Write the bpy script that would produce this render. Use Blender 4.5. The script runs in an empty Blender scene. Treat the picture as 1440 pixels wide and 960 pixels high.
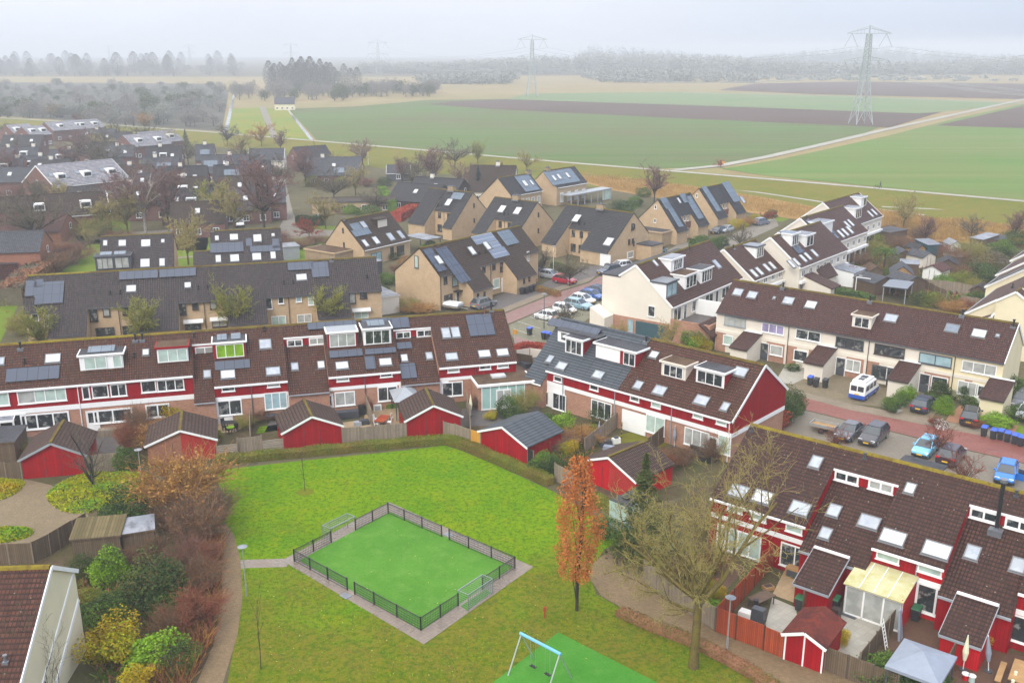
import bpy, math, random
import numpy as np
from mathutils import Vector, Matrix
SC = bpy.context.scene
COL = SC.collection
R = math.radians
# ---------------------------------------------------------------- camera geometry
F0, H0 = 1370.0, 38.0
PIT = math.atan(410 / F0)
CP, SP = math.cos(PIT), math.sin(PIT)
def ray(x, y):
    a = (x - 720) / F0; b = -(y - 480) / F0
    return (a, CP + b * SP, -SP + b * CP)
def px(x, y, z=0.0):
    """point of height z seen at photo pixel (x, y)"""
    d = ray(x, y); t = (z - H0) / d[2]
    return Vector((d[0] * t, d[1] * t, z))
# ---------------------------------------------------------------- scene helpers
def thing(name, label, cat, loc=(0, 0, 0), rotz=0.0, group=None):
    o = bpy.data.objects.new(name, None); COL.objects.link(o)
    o.empty_display_size = 0.3
    o.location = loc; o.rotation_euler = (0, 0, rotz)
    o['label'] = label; o['category'] = cat
    if group: o['group'] = group
    return o
def tag(o, label, cat, group=None):
    o['label'] = label; o['category'] = cat
    if group: o['group'] = group
    return o
def link_mesh(name, me, parent=None, loc=(0, 0, 0), rot=(0, 0, 0), scale=(1, 1, 1)):
    o = bpy.data.objects.new(name, me); COL.objects.link(o)
    o.location = loc; o.rotation_euler = rot; o.scale = scale
    if parent is not None: o.parent = parent
    return o
class MB:
    """collects faces of one part"""
    def __init__(s): s.v = []; s.f = []; s.m = []
    def add(s, pts, m=0):
        i = len(s.v); s.v += [tuple(p) for p in pts]; s.f.append(tuple(range(i, i + len(pts)))); s.m.append(m)
    def hexa(s, p, m=0, top=None):
        """8 points: bottom 0-3 ccw, top 4-7 ccw"""
        i = len(s.v); s.v += [tuple(q) for q in p]
        for k, f in enumerate(((3, 2, 1, 0), (4, 5, 6, 7), (0, 1, 5, 4), (1, 2, 6, 5), (2, 3, 7, 6), (3, 0, 4, 7))):
            s.f.append(tuple(i + j for j in f)); s.m.append(top if (k == 1 and top is not None) else m)
    def box(s, x0, x1, y0, y1, z0, z1, m=0, top=None):
        s.hexa([(x0, y0, z0), (x1, y0, z0), (x1, y1, z0), (x0, y1, z0), (x0, y0, z1), (x1, y0, z1), (x1, y1, z1), (x0, y1, z1)], m, top)
    def bar(s, a, b, w, h, m=0):
        """box beam from a to b, w wide, h high (h hangs centred)"""
        a = Vector(a); b = Vector(b); d = (b - a)
        if d.length < 1e-6: return
        d.normalize(); up = Vector((0, 0, 1)) if abs(d.z) < .95 else Vector((0, 1, 0))
        r = d.cross(up).normalized(); u = r.cross(d).normalized()
        r *= w / 2; u *= h / 2
        s.hexa([a - r - u, a + r - u, b + r - u, b - r - u, a - r + u, a + r + u, b + r + u, b - r + u], m)
    def tube(s, a, b, r0, r1=None, n=8, m=0, cap=True):
        a = Vector(a); b = Vector(b); d = (b - a).normalized(); r1 = r0 if r1 is None else r1
        up = Vector((0, 0, 1)) if abs(d.z) < .9 else Vector((1, 0, 0))
        x = d.cross(up).normalized(); y = x.cross(d).normalized(); i = len(s.v)
        for c, r in ((a, r0), (b, r1)):
            for k in range(n):
                t = 2 * math.pi * k / n
                s.v.append(tuple(c + x * (r * math.cos(t)) - y * (r * math.sin(t))))
        for k in range(n):
            s.f.append((i + k, i + (k + 1) % n, i + n + (k + 1) % n, i + n + k)); s.m.append(m)
        if cap:
            s.f.append(tuple(i + n - 1 - k for k in range(n))); s.m.append(m)
            s.f.append(tuple(i + n + k for k in range(n))); s.m.append(m)
    def extr(s, poly, x0, x1, m=0, axis='x', mcap=None):
        """extrude a 2D polygon (a,b) along x (a=y,b=z) or y (a=x,b=z)"""
        n = len(poly); i = len(s.v)
        for c in (x0, x1):
            for a, b in poly: s.v.append((c, a, b) if axis == 'x' else (a, c, b))
        for k in range(n):
            s.f.append((i + k, i + (k + 1) % n, i + n + (k + 1) % n, i + n + k)); s.m.append(m)
        mc = m if mcap is None else mcap
        s.f.append(tuple(i + n - 1 - k for k in range(n))); s.m.append(mc)
        s.f.append(tuple(i + n + k for k in range(n))); s.m.append(mc)
    def mesh(s, name, mats, smooth=False, fix=True):
        me = bpy.data.meshes.new(name); me.from_pydata(s.v, [], s.f)
        for mt in mats: me.materials.append(mt)
        me.polygons.foreach_set('material_index', s.m)
        if fix:
            import bmesh
            bm = bmesh.new(); bm.from_mesh(me)
            bmesh.ops.recalc_face_normals(bm, faces=bm.faces[:]); bm.to_mesh(me); bm.free()
        auto_uv(me)
        if smooth: me.polygons.foreach_set('use_smooth', [True] * len(me.polygons))
        me.update(); return me
    def build(s, name, mats, parent=None, loc=(0, 0, 0), rot=(0, 0, 0), smooth=False, fix=True):
        if not isinstance(mats, (list, tuple)): mats = [mats]
        return link_mesh(name, s.mesh(name, mats, smooth, fix), parent, loc, rot)
def auto_uv(me):
    uvl = me.uv_layers.new(name='UVMap').data
    Z = Vector((0, 0, 1)); co = me.vertices
    out = [0.0] * (2 * len(me.loops))
    for p in me.polygons:
        n = p.normal
        u = Z.cross(n) if abs(n.z) < .985 else Vector((1, 0, 0))
        u.normalize(); v = n.cross(u)
        for li in p.loop_indices:
            q = co[me.loops[li].vertex_index].co
            out[2 * li] = q.dot(u); out[2 * li + 1] = q.dot(v)
    uvl.foreach_set('uv', out)
# ---------------------------------------------------------------- materials
def lin(c):
    c /= 255.0
    return c / 12.92 if c <= .04045 else ((c + .055) / 1.055) ** 2.4
def ph(r, g, b, k=1 / 1.55):
    return tuple(min(.88, max(.002, lin(x) * k)) for x in (r, g, b)) + (1,)
def wl(r, g, b): return ph(r, g, b, 1 / 1.0)
class NT:
    def __init__(s, name):
        s.mat = bpy.data.materials.new(name); s.mat.use_nodes = True
        s.t = s.mat.node_tree; s.n = s.t.nodes; s.p = s.n['Principled BSDF']
    def nd(s, ty, **kw):
        n = s.n.new(ty)
        for k, v in kw.items():
            if k.startswith('i_'): 
                key = k[2:].replace('_', ' ')
                n.inputs[int(key) if key.isdigit() else key].default_value = v
            else: setattr(n, k, v)
        return n
    def ln(s, a, b, oa=0, ib=0):
        o = a.outputs[oa]; i = b.inputs[ib]
        s.t.links.new(o, i)
    def mix(s, a, b, fac, mode='MIX'):
        m = s.nd('ShaderNodeMix', data_type='RGBA', blend_type=mode)
        for sock, val in ((m.inputs[6], a), (m.inputs[7], b), (m.inputs[0], fac)):
            if hasattr(val, 'is_output') or isinstance(val, bpy.types.NodeSocket): s.t.links.new(val, sock)
            else: sock.default_value = val
        return m.outputs[2]
    def ramp(s, src, stops, interp='LINEAR'):
        r = s.nd('ShaderNodeValToRGB'); e = r.color_ramp.elements; r.color_ramp.interpolation = interp
        while len(e) < len(stops): e.new(.5)
        for k, (p, c) in enumerate(stops):
            e[k].position = p; e[k].color = c if len(c) == 4 else tuple(c) + (1,)
        s.t.links.new(src, r.inputs[0]); return r.outputs[0]
    def noise(s, vec, scale, detail=3.0, rough=.55):
        n = s.nd('ShaderNodeTexNoise', i_Scale=scale, i_Detail=detail, i_Roughness=rough)
        s.t.links.new(vec, n.inputs['Vector']); return n.outputs[0]
    def coord(s, kind='Object'): return s.nd('ShaderNodeTexCoord').outputs[kind]
    def world(s): return s.nd('ShaderNodeNewGeometry').outputs['Position']
    def bump(s, h, strength=.3, dist=.02):
        b = s.nd('ShaderNodeBump', i_Strength=strength, i_Distance=dist)
        s.t.links.new(h, b.inputs['Height']); s.t.links.new(b.outputs[0], s.p.inputs['Normal'])
    def out(s, col=None, rough=.8, metal=0.0, spec=.5, coat=0.0):
        if col is not None:
            if isinstance(col, bpy.types.NodeSocket): s.t.links.new(col, s.p.inputs['Base Color'])
            else: s.p.inputs['Base Color'].default_value = col
        s.p.inputs['Roughness'].default_value = rough; s.p.inputs['Metallic'].default_value = metal
        s.p.inputs['Specular IOR Level'].default_value = spec; s.p.inputs['Coat Weight'].default_value = coat
        return s.mat
def sc(c, k): return tuple(min(.9, x * k) for x in c[:3]) + (1,)
W1 = (1, 1, 1, 1); K0 = (0, 0, 0, 1)
def m_plain(name, c, rough=.6, var=.12, scale=3.0, metal=0.0, spec=.5, coat=0.0, fine=0):
    t = NT(name); w = t.world()
    f = t.noise(w, scale, 4)
    col = t.mix(sc(c, 1 - var), sc(c, 1 + var), t.ramp(f, [(.3, K0), (.7, W1)]))
    if fine: col = t.mix(col, sc(c, .55), t.ramp(t.noise(w, fine, 2), [(.52, K0), (.75, (.6, .6, .6))]))
    return t.out(col, rough, metal, spec, coat)
def m_tile(name, c, tw=.23, th=.34, moss=.25, lich=.3, mossc=ph(120, 112, 50), contrast=.2, rough=.6, streak=.25, grid=1.0):
    t = NT(name); uv = t.coord('UV'); w = t.world()
    b = t.nd('ShaderNodeTexBrick', offset=0.0, squash=1.0, i_Scale=1.0, i_Mortar_Size=.034, i_Mortar_Smooth=.35, i_Brick_Width=tw, i_Row_Height=th, i_Bias=-.1)
    b.inputs['Color1'].default_value = sc(c, 1 - contrast * 1.35); b.inputs['Color2'].default_value = (c[0] * (1 + contrast * 2.1), c[1] * (1 + contrast * 1.5), c[2] * (1 + contrast * 1.3), 1)
    b.inputs['Mortar'].default_value = sc(c, 1 - .8 * grid)
    t.t.links.new(uv, b.inputs['Vector'])
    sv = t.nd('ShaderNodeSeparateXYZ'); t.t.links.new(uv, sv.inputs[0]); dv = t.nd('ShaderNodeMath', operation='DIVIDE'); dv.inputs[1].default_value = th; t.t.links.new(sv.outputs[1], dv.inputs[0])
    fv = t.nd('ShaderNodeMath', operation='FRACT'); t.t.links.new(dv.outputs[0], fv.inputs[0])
    rowc = t.mix(b.outputs[0], sc(c, .22), t.ramp(fv.outputs[0], [(.0, (.85 * grid,) * 3), (.22, (.75 * grid,) * 3), (.4, K0)]))  # dark band per course: shadow of the tile overlap painted into the colour
    big = t.noise(w, .35, 5, .65)
    col = t.mix(rowc, sc(c, .62), t.ramp(big, [(.45, K0), (.75, (streak * 2,) * 3)]))
    n2 = t.noise(w, 2.3, 6, .7)
    col = t.mix(col, mossc, t.ramp(n2, [(.55, K0), (.78, (moss,) * 3)]))
    vor = t.nd('ShaderNodeTexVoronoi', i_Scale=1.7); t.t.links.new(w, vor.inputs['Vector'])
    spots = t.ramp(vor.outputs[0], [(.05, (lich,) * 3), (.1, K0)])
    col = t.mix(col, ph(215, 205, 185), spots)
    sep = t.nd('ShaderNodeSeparateXYZ'); t.t.links.new(uv, sep.inputs[0])
    mx = t.nd('ShaderNodeMath', operation='MULTIPLY'); mx.inputs[1].default_value = 2 * math.pi / tw; t.t.links.new(sep.outputs[0], mx.inputs[0])
    sn = t.nd('ShaderNodeMath', operation='SINE'); t.t.links.new(mx.outputs[0], sn.inputs[0])
    my = t.nd('ShaderNodeMath', operation='MULTIPLY'); my.inputs[1].default_value = 1 / th; t.t.links.new(sep.outputs[1], my.inputs[0])
    fr = t.nd('ShaderNodeMath', operation='FRACT'); t.t.links.new(my.outputs[0], fr.inputs[0])
    ad = t.nd('ShaderNodeMath', operation='MULTIPLY_ADD'); ad.inputs[1].default_value = -1.6
    t.t.links.new(fr.outputs[0], ad.inputs[0]); t.t.links.new(sn.outputs[0], ad.inputs[2])
    t.bump(ad.outputs[0], .8, .022)
    return t.out(col, rough, 0, .22)
def m_brick(name, c, mort, bw=.22, bh=.07, var=.22, rough=.85, patch=.2):
    t = NT(name); uv = t.coord('UV'); w = t.world()
    b = t.nd('ShaderNodeTexBrick', i_Scale=1.0, i_Mortar_Size=.008, i_Brick_Width=bw, i_Row_Height=bh, i_Bias=0.0)
    b.inputs['Color1'].default_value = sc(c, 1 - var); b.inputs['Color2'].default_value = sc(c, 1 + var); b.inputs['Mortar'].default_value = mort
    t.t.links.new(uv, b.inputs['Vector'])
    col = t.mix(b.outputs[0], sc(c, .6), t.ramp(t.noise(w, .8, 5, .65), [(.4, K0), (.75, (patch * 2,) * 3)]))
    return t.out(col, rough, 0, .2)
def m_boards(name, c, bw=.14, vertical=True, var=.15, rough=.7, gap=.35, dirt=.25):
    t = NT(name); uv = t.coord('UV'); w = t.world()
    b = t.nd('ShaderNodeTexBrick', offset=0.0, i_Scale=1.0, i_Mortar_Size=.012, i_Brick_Width=bw if vertical else 4.0, i_Row_Height=30.0 if vertical else bw)
    b.inputs['Color1'].default_value = sc(c, 1 - var); b.inputs['Color2'].default_value = sc(c, 1 + var); b.inputs['Mortar'].default_value = sc(c, gap)
    mp = t.nd('ShaderNodeMapping'); mp.inputs['Location'].default_value = (0, 12, 0); t.t.links.new(uv, mp.inputs[0]); t.t.links.new(mp.outputs[0], b.inputs['Vector'])
    col = t.mix(b.outputs[0], sc(c, .55), t.ramp(t.noise(w, 1.7, 5, .7), [(.42, K0), (.8, (dirt * 2,) * 3)]))
    return t.out(col, rough, 0, .15)
def m_lawn(name):
    t = NT(name); w = t.world(); s3 = t.nd('ShaderNodeSeparateXYZ'); t.t.links.new(w, s3.inputs[0])
    a = t.mix(ph(142, 174, 4), ph(110, 160, 3), t.ramp(t.noise(w, .16, 5, .62), [(.36, K0), (.64, W1)])); a = t.mix(a, ph(166, 172, 12), t.ramp(t.noise(w, .7, 6, .68), [(.5, K0), (.72, (.75,) * 3)]))
    b = t.mix(ph(140, 144, 26), ph(148, 138, 48), t.ramp(t.noise(w, .35, 5, .62), [(.36, K0), (.64, W1)])); b = t.mix(b, ph(112, 100, 58), t.ramp(t.noise(w, 1.1, 6, .7), [(.5, K0), (.74, (.8,) * 3)])); b = t.mix(b, ph(104, 134, 16), t.ramp(t.noise(w, .8, 6, .7), [(.5, K0), (.68, (.9,) * 3)]))
    m = t.nd('ShaderNodeMapRange'); m.inputs['From Min'].default_value = 78; m.inputs['From Max'].default_value = 52; t.t.links.new(s3.outputs[1], m.inputs[0])
    ad = t.nd('ShaderNodeMath', operation='ADD'); t.t.links.new(m.outputs[0], ad.inputs[0]); n2 = t.nd('ShaderNodeMath', operation='MULTIPLY_ADD'); n2.inputs[1].default_value = 2.2; n2.inputs[2].default_value = -1.1; t.t.links.new(t.noise(w, .12, 6, .7), n2.inputs[0]); t.t.links.new(n2.outputs[0], ad.inputs[1])
    col = t.mix(a, b, t.ramp(ad.outputs[0], [(.25, K0), (.75, W1)])); col = t.mix(col, ph(74, 116, 2), t.ramp(t.noise(w, 2.4, 6, .78), [(.46, K0), (.62, (.85,) * 3)])); col = t.mix(col, ph(162, 176, 56), t.ramp(t.noise(w, 3.1, 5, .8), [(.56, K0), (.7, (.55,) * 3)]))
    t.bump(t.noise(w, 9.0, 5, .75), .9, .1); return t.out(col, .95, 0, .05)
def m_ground(name, cols, scales=(.06, .7, 9.0), rough=.95, bump=.0, spec=.08):
    """three noise layers blending the listed colours"""
    t = NT(name); w = t.world(); c = cols
    f = t.ramp(t.noise(w, scales[0], 5, .6), [(.38, K0), (.62, W1)])
    col = t.mix(c[0], c[1], f)
    if len(c) > 2: col = t.mix(col, c[2], t.ramp(t.noise(w, scales[1], 6, .65), [(.48, K0), (.68, (.85,) * 3)]))
    if len(c) > 3: col = t.mix(col, c[3], t.ramp(t.noise(w, scales[2], 4, .7), [(.52, K0), (.72, (.75,) * 3)]))
    if bump: t.bump(t.noise(w, scales[2] * 1.5, 4, .7), bump, .08)
    return t.out(col, rough, 0, spec)
def m_pave(name, c, bw=.3, bh=.3, rot=0.0, var=.15, offset=.5, mortar=.55, rough=.75, wet=0.0, patch=.3):
    t = NT(name); w = t.world()
    mp = t.nd('ShaderNodeMapping'); mp.inputs['Rotation'].default_value = (0, 0, rot); t.t.links.new(w, mp.inputs[0])
    b = t.nd('ShaderNodeTexBrick', offset=offset, i_Scale=1.0, i_Mortar_Size=.012, i_Brick_Width=bw, i_Row_Height=bh)
    b.inputs['Color1'].default_value = sc(c, 1 - var); b.inputs['Color2'].default_value = sc(c, 1 + var); b.inputs['Mortar'].default_value = sc(c, mortar)
    t.t.links.new(mp.outputs[0], b.inputs['Vector'])
    n = t.noise(w, .45, 6, .65)
    col = t.mix(b.outputs[0], sc(c, .55), t.ramp(n, [(.42, K0), (.72, (patch * 2,) * 3)]))
    col = t.mix(col, sc(c, 1.5), t.ramp(t.noise(w, 1.3, 5, .7), [(.55, K0), (.8, (.5,) * 3)]))
    if wet:
        r = t.ramp(n, [(.4, (rough,) * 3), (.6, (rough - wet,) * 3)]); t.t.links.new(r, t.p.inputs['Roughness'])
        m = t.out(col, rough); return m
    return t.out(col, rough)
def m_leaf(name, c1, c2, c3=None, scale=.9, rough=.75, trans=.0):
    t = NT(name); w = t.world()
    col = t.mix(c1, c2, t.ramp(t.noise(w, scale, 3, .6), [(.35, K0), (.65, W1)]))
    col = t.mix(col, c3 or sc(c1, .5), t.ramp(t.noise(w, 7.0, 2, .6), [(.45, K0), (.7, (.8,) * 3)]))
    return t.out(col, rough, 0, .08)
def m_glass(name, c, rough=.08, spec=.7, var=.3, c2=None):
    t = NT(name); w = t.world()
    col = t.mix(sc(c, 1 - var), sc(c, 1 + var), t.ramp(t.noise(w, 1.1, 2), [(.4, K0), (.6, W1)]))
    if c2: col = t.mix(col, c2, t.ramp(t.noise(w, 1.6, 3, .6), [(.54, K0), (.64, (.75,) * 3)]))
    return t.out(col, rough, 0, spec)
M = {}
# roofs
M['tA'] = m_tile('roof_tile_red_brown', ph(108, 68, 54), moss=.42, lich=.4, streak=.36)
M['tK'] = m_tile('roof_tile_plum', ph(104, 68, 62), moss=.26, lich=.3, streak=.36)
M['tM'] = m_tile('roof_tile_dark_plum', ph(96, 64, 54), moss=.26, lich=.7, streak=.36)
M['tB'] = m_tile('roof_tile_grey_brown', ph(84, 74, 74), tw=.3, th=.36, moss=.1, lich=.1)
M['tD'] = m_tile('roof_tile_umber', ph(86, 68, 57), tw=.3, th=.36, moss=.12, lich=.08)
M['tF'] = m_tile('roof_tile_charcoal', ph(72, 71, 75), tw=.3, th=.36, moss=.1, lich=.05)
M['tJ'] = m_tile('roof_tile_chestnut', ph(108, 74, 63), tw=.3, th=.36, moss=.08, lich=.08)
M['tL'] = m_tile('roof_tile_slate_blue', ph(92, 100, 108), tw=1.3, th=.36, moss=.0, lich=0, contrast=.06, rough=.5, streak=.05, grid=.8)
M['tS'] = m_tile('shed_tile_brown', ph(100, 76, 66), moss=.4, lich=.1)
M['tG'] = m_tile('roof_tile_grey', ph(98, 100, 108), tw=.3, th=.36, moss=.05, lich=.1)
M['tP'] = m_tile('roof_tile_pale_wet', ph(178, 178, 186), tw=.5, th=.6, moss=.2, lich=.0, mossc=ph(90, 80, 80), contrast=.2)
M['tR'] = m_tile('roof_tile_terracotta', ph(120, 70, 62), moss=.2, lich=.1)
M['moss'] = m_ground('ridge_moss', [ph(135, 122, 55), ph(112, 96, 52), ph(120, 82, 66), ph(150, 140, 70)], (.8, 3, 12))
M['mossy'] = m_ground('ridge_moss_yellow', [ph(165, 148, 50), ph(140, 122, 50), ph(120, 88, 60), ph(180, 165, 60)], (.8, 3, 12))
M['bit'] = m_ground('roof_felt', [ph(78, 78, 82), ph(100, 100, 106), ph(60, 60, 64), ph(120, 120, 126)], (.3, 1.2, 5), .55)
M['bitw'] = m_ground('wet_flat_roof', [ph(150, 155, 165), ph(185, 188, 196), ph(110, 112, 120)], (.4, 1.0, 4), .35)
M['bitb'] = m_ground('moss_flat_roof', [ph(120, 96, 76), ph(98, 76, 62), ph(130, 112, 90), ph(80, 70, 60)], (.4, 1.4, 6), .8)
M['bitr'] = m_ground('red_brown_felt', [ph(130, 66, 56), ph(92, 54, 52), ph(160, 76, 56), ph(70, 50, 54)], (.5, 1.2, 6), .8)
M['zinc'] = m_plain('zinc_sheet', ph(165, 170, 178), .4, .1, 2, .6)
# walls
M['red'] = m_boards('red_cladding', wl(152, 12, 24), .24, True, .14, .6, .5, .3)
M['redb'] = m_boards('bright_red_cladding', wl(190, 22, 30), .16, True, .06, .6, .65, .1)
M['reds'] = m_boards('red_shed_boards', wl(162, 14, 24), .3, True, .16, .6, .5, .3)
M['redbr'] = m_brick('red_painted_brick', wl(178, 48, 42), wl(150, 50, 46), .22, .07, .12)
M['bro'] = m_brick('orange_brown_brick', wl(172, 122, 98), wl(170, 150, 132))
M['brr'] = m_brick('red_brick', wl(158, 98, 74), wl(150, 128, 112))
M['brd'] = m_brick('dark_red_brick', wl(118, 80, 72), wl(120, 104, 98))
M['bei'] = m_brick('beige_brick', wl(194, 166, 130), wl(180, 162, 140), var=.12)
M['beg'] = m_brick('weathered_beige_brick', wl(172, 148, 116), wl(158, 142, 122), var=.14, patch=.35)
M['crm'] = m_plain('cream_render', wl(224, 215, 200), .8, .04, .5)
M['yel'] = m_plain('yellow_cream_render', wl(226, 213, 176), .8, .04, .5)
M['ivo'] = m_plain('ivory_render', wl(226, 215, 182), .8, .05, .5)
M['wht'] = m_plain('white_paint', wl(240, 240, 238), .5, .03, 1.5)
M['gry'] = m_plain('grey_paint', wl(150, 155, 160), .5, .06, 1.5)
M['skf'] = m_plain('skylight_frame', wl(118, 120, 122), .5, .06, 1.5)
M['dgr'] = m_plain('dark_grey_paint', wl(72, 76, 82), .5, .1, 1.5)
M['drk'] = m_plain('dark_brown_paint', wl(62, 50, 46), .5, .1, 1.5)
M['blk'] = m_plain('black_coating', wl(34, 35, 37), .5, .1, 2)
M['grn'] = m_plain('green_steel_door', wl(52, 84, 92), .5, .08, 1.5)
M['mint'] = m_plain('mint_container', wl(172, 194, 186), .55, .05, 1)
# glass
M['gl'] = m_glass('window_glass', wl(50, 55, 58), .06, .7, .3, wl(150, 152, 146))  # pale patches painted in as curtains and reflections
M['glc'] = m_glass('curtained_glass', wl(168, 170, 165), .12, .6, .15)
M['glb'] = m_glass('blue_curtain_glass', wl(152, 180, 186), .12, .6, .12)
M['gln'] = m_glass('net_curtain_glass', wl(178, 198, 188), .15, .6, .1)
M['glg'] = m_glass('green_blind_glass', wl(128, 170, 40), .15, .6, .15)
M['glp'] = m_glass('lilac_curtain_glass', wl(150, 140, 175), .15, .6, .15)
M['sky'] = m_glass('skylight_glass', ph(214, 222, 232, 1 / 1.75), .12, .6, .1, ph(178, 190, 206))  # pale base colour stands in for sky reflected in the glass
M['skw'] = m_glass('skylight_white_reflection', ph(246, 248, 250, 1 / 1.5), .15, .6, .05, ph(216, 222, 228))  # near-white base: bright sky reflection painted into the pane colour
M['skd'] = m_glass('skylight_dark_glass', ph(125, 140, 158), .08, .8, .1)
def m_solar(name, c, line, pw=1.0, phh=1.65, lw=.03, cell=False):
    t = NT(name); uv = t.coord('UV')
    b = t.nd('ShaderNodeTexBrick', offset=0.0, i_Scale=1.0, i_Mortar_Size=lw, i_Mortar_Smooth=0.0, i_Brick_Width=pw, i_Row_Height=phh)
    b.inputs['Color1'].default_value = sc(c, .93); b.inputs['Color2'].default_value = sc(c, 1.07); b.inputs['Mortar'].default_value = line
    t.t.links.new(uv, b.inputs['Vector'])
    return t.out(b.outputs[0], .18, 0, .5)
M['sol'] = m_solar('solar_panel_black', ph(82, 92, 112), ph(46, 50, 60))
M['solg'] = m_solar('solar_panel_grey', ph(120, 136, 152), ph(84, 94, 104), 1.0, 1.2)
M['solw'] = m_solar('solar_panel_gridded', ph(116, 132, 158), ph(215, 220, 226), .5, .82, .035)
# ground surfaces
M['earth'] = m_ground('town_ground', [ph(120, 112, 84), ph(104, 100, 70), ph(96, 84, 66), ph(132, 126, 98)], (.05, .5, 3))
M['garden'] = m_ground('garden_soil', [ph(112, 96, 74), ph(98, 100, 62), ph(90, 74, 58), ph(140, 124, 98)], (.2, .9, 5))
M['lawn'] = m_lawn('park_grass')
M['lawn2'] = m_ground('verge_grass', [ph(126, 152, 48), ph(112, 142, 38), ph(142, 140, 60), ph(92, 110, 34)], (.1, .6, 4), bump=.4)
M['worn'] = m_ground('worn_grass', [ph(128, 138, 30), ph(136, 128, 44), ph(118, 112, 52), ph(104, 128, 22)], (.3, 1.0, 6), bump=.6)
M['turf'] = m_ground('artificial_turf', [ph(102, 160, 56), ph(92, 150, 50), ph(116, 166, 70), ph(74, 128, 42)], (.22, .8, 7))
M['turf2'] = m_ground('playground_turf', [ph(88, 160, 56), ph(78, 150, 50), ph(100, 164, 66), ph(64, 128, 40)], (.22, .8, 7))
M['goal'] = m_plain('goal_steel', wl(140, 148, 150), .4, .08, 2, .4)
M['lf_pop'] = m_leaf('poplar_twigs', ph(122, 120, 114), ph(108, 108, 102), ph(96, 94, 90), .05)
M['pad'] = m_pave('wet_tiles', ph(158, 142, 128), .3, .3, R(41), .08, 0, .7, .6, .45, .25)
M['path'] = m_pave('brown_klinker_path', ph(156, 130, 94), .21, .105, R(20), .18, .5, .6, .85, 0, .2)
M['yard'] = m_pave('grey_klinker', ph(154, 134, 102), .21, .105, R(35), .15, .5, .6, .85, 0, .2)
M['kl'] = m_pave('red_klinker_road', ph(164, 98, 84), .21, .105, R(50), .15, .5, .65, .6, .25, .22)
M['kl2'] = m_pave('pink_klinker_road', ph(166, 124, 116), .21, .105, R(50), .12, .5, .7, .6, .25, .2)
M['park'] = m_pave('parking_klinker', ph(154, 142, 124), .21, .105, R(50), .15, .5, .65, .7, .2, .25)
M['park2'] = m_pave('mossy_parking_tiles', ph(142, 138, 112), .3, .3, R(30), .14, .5, .7, .8, 0, .25)
M['side'] = m_pave('pavement_tiles', ph(158, 142, 120), .3, .3, R(-38), .1, .5, .7, .8, 0, .25)
M['drive'] = m_pave('driveway_klinker', ph(152, 136, 106), .21, .105, R(-38), .15, .5, .6, .85, 0, .3)
M['slab'] = m_pave('light_patio_slabs', ph(196, 190, 176), .6, .6, R(-40), .08, 0, .75, .8, 0, .15)
M['tan'] = m_pave('tan_patio_slabs', ph(206, 178, 138), .5, .5, R(-40), .08, .5, .75, .8, 0, .15)
M['bpat'] = m_pave('brown_patio_bricks', ph(120, 88, 66), .21, .105, R(-40), .15, .5, .6, .8, 0, .2)
M['rpat'] = m_pave('orange_patio_bricks', ph(188, 134, 98), .21, .105, R(-40), .12, .5, .7, .8, 0, .2)
M['gpat'] = m_pave('grey_patio_bricks', ph(120, 112, 108), .21, .21, R(15), .12, .5, .65, .8, 0, .25)
M['conc'] = m_ground('concrete_road', [ph(205, 200, 188), ph(190, 186, 172), ph(178, 172, 156)], (.1, .8, 4))
M['lane'] = m_pave('grey_lane', ph(158, 148, 132), .21, .105, R(50), .12, .5, .7, .8, 0, .3)
M['line'] = m_plain('road_paint', ph(225, 222, 212), .7, .1, 4)
def m_field(name, cols, ang, sp=1.5):
    t = NT(name); w = t.world()
    mp = t.nd('ShaderNodeMapping'); mp.inputs['Rotation'].default_value = (0, 0, R(ang)); mp.inputs['Scale'].default_value = (.012, 1 / sp, 1); t.t.links.new(w, mp.inputs[0])
    n = t.noise(mp.outputs[0], .22, 6, .8)
    col = t.mix(cols[0], cols[1], t.ramp(n, [(.35, K0), (.65, W1)]))
    col = t.mix(col, cols[2], t.ramp(t.noise(w, .012, 5, .6), [(.42, K0), (.7, (.8,) * 3)]))
    mp2 = t.nd('ShaderNodeMapping'); mp2.inputs['Rotation'].default_value = (0, 0, R(ang)); mp2.inputs['Scale'].default_value = (.004, .16, 1); t.t.links.new(w, mp2.inputs[0]); col = t.mix(col, sc(cols[2], 1.15), t.ramp(t.noise(mp2.outputs[0], .5, 3, .8), [(.5, K0), (.62, (.6,) * 3)]))
    return t.out(col, .95, 0, .1)
M['fgreen'] = m_field('young_crop', [ph(88, 122, 52), ph(120, 142, 78), ph(120, 114, 78)], 35)
M['fgrass'] = m_field('bright_crop', [ph(98, 136, 52), ph(122, 154, 70), ph(134, 140, 78)], 30)
M['fbrown'] = m_field('ploughed_soil', [ph(104, 84, 76), ph(120, 98, 88), ph(96, 82, 70)], 15, 2)
M['fpale'] = m_field('pale_crop', [ph(122, 150, 96), ph(132, 156, 106), ph(140, 150, 104)], 10)
M['freed'] = m_ground('rough_grassland', [ph(168, 156, 104), ph(186, 162, 116), ph(160, 134, 100), ph(140, 140, 84)], (.01, .04, .3))
M['fyel'] = m_ground('meadow', [ph(156, 160, 62), ph(132, 156, 52), ph(172, 144, 62), ph(120, 140, 50)], (.02, .09, .5))
M['dike'] = m_ground('dike_grass', [ph(138, 132, 52), ph(122, 128, 44), ph(150, 128, 60), ph(110, 110, 44)], (.03, .25, 2.0), bump=.4)
M['reedg'] = m_ground('reed_floor', [ph(180, 144, 88), ph(168, 130, 78), ph(196, 160, 104), ph(146, 120, 72)], (.06, .4, 3))
M['water'] = NT('canal_water').out(ph(150, 158, 160), .08, 0, .8)
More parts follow.
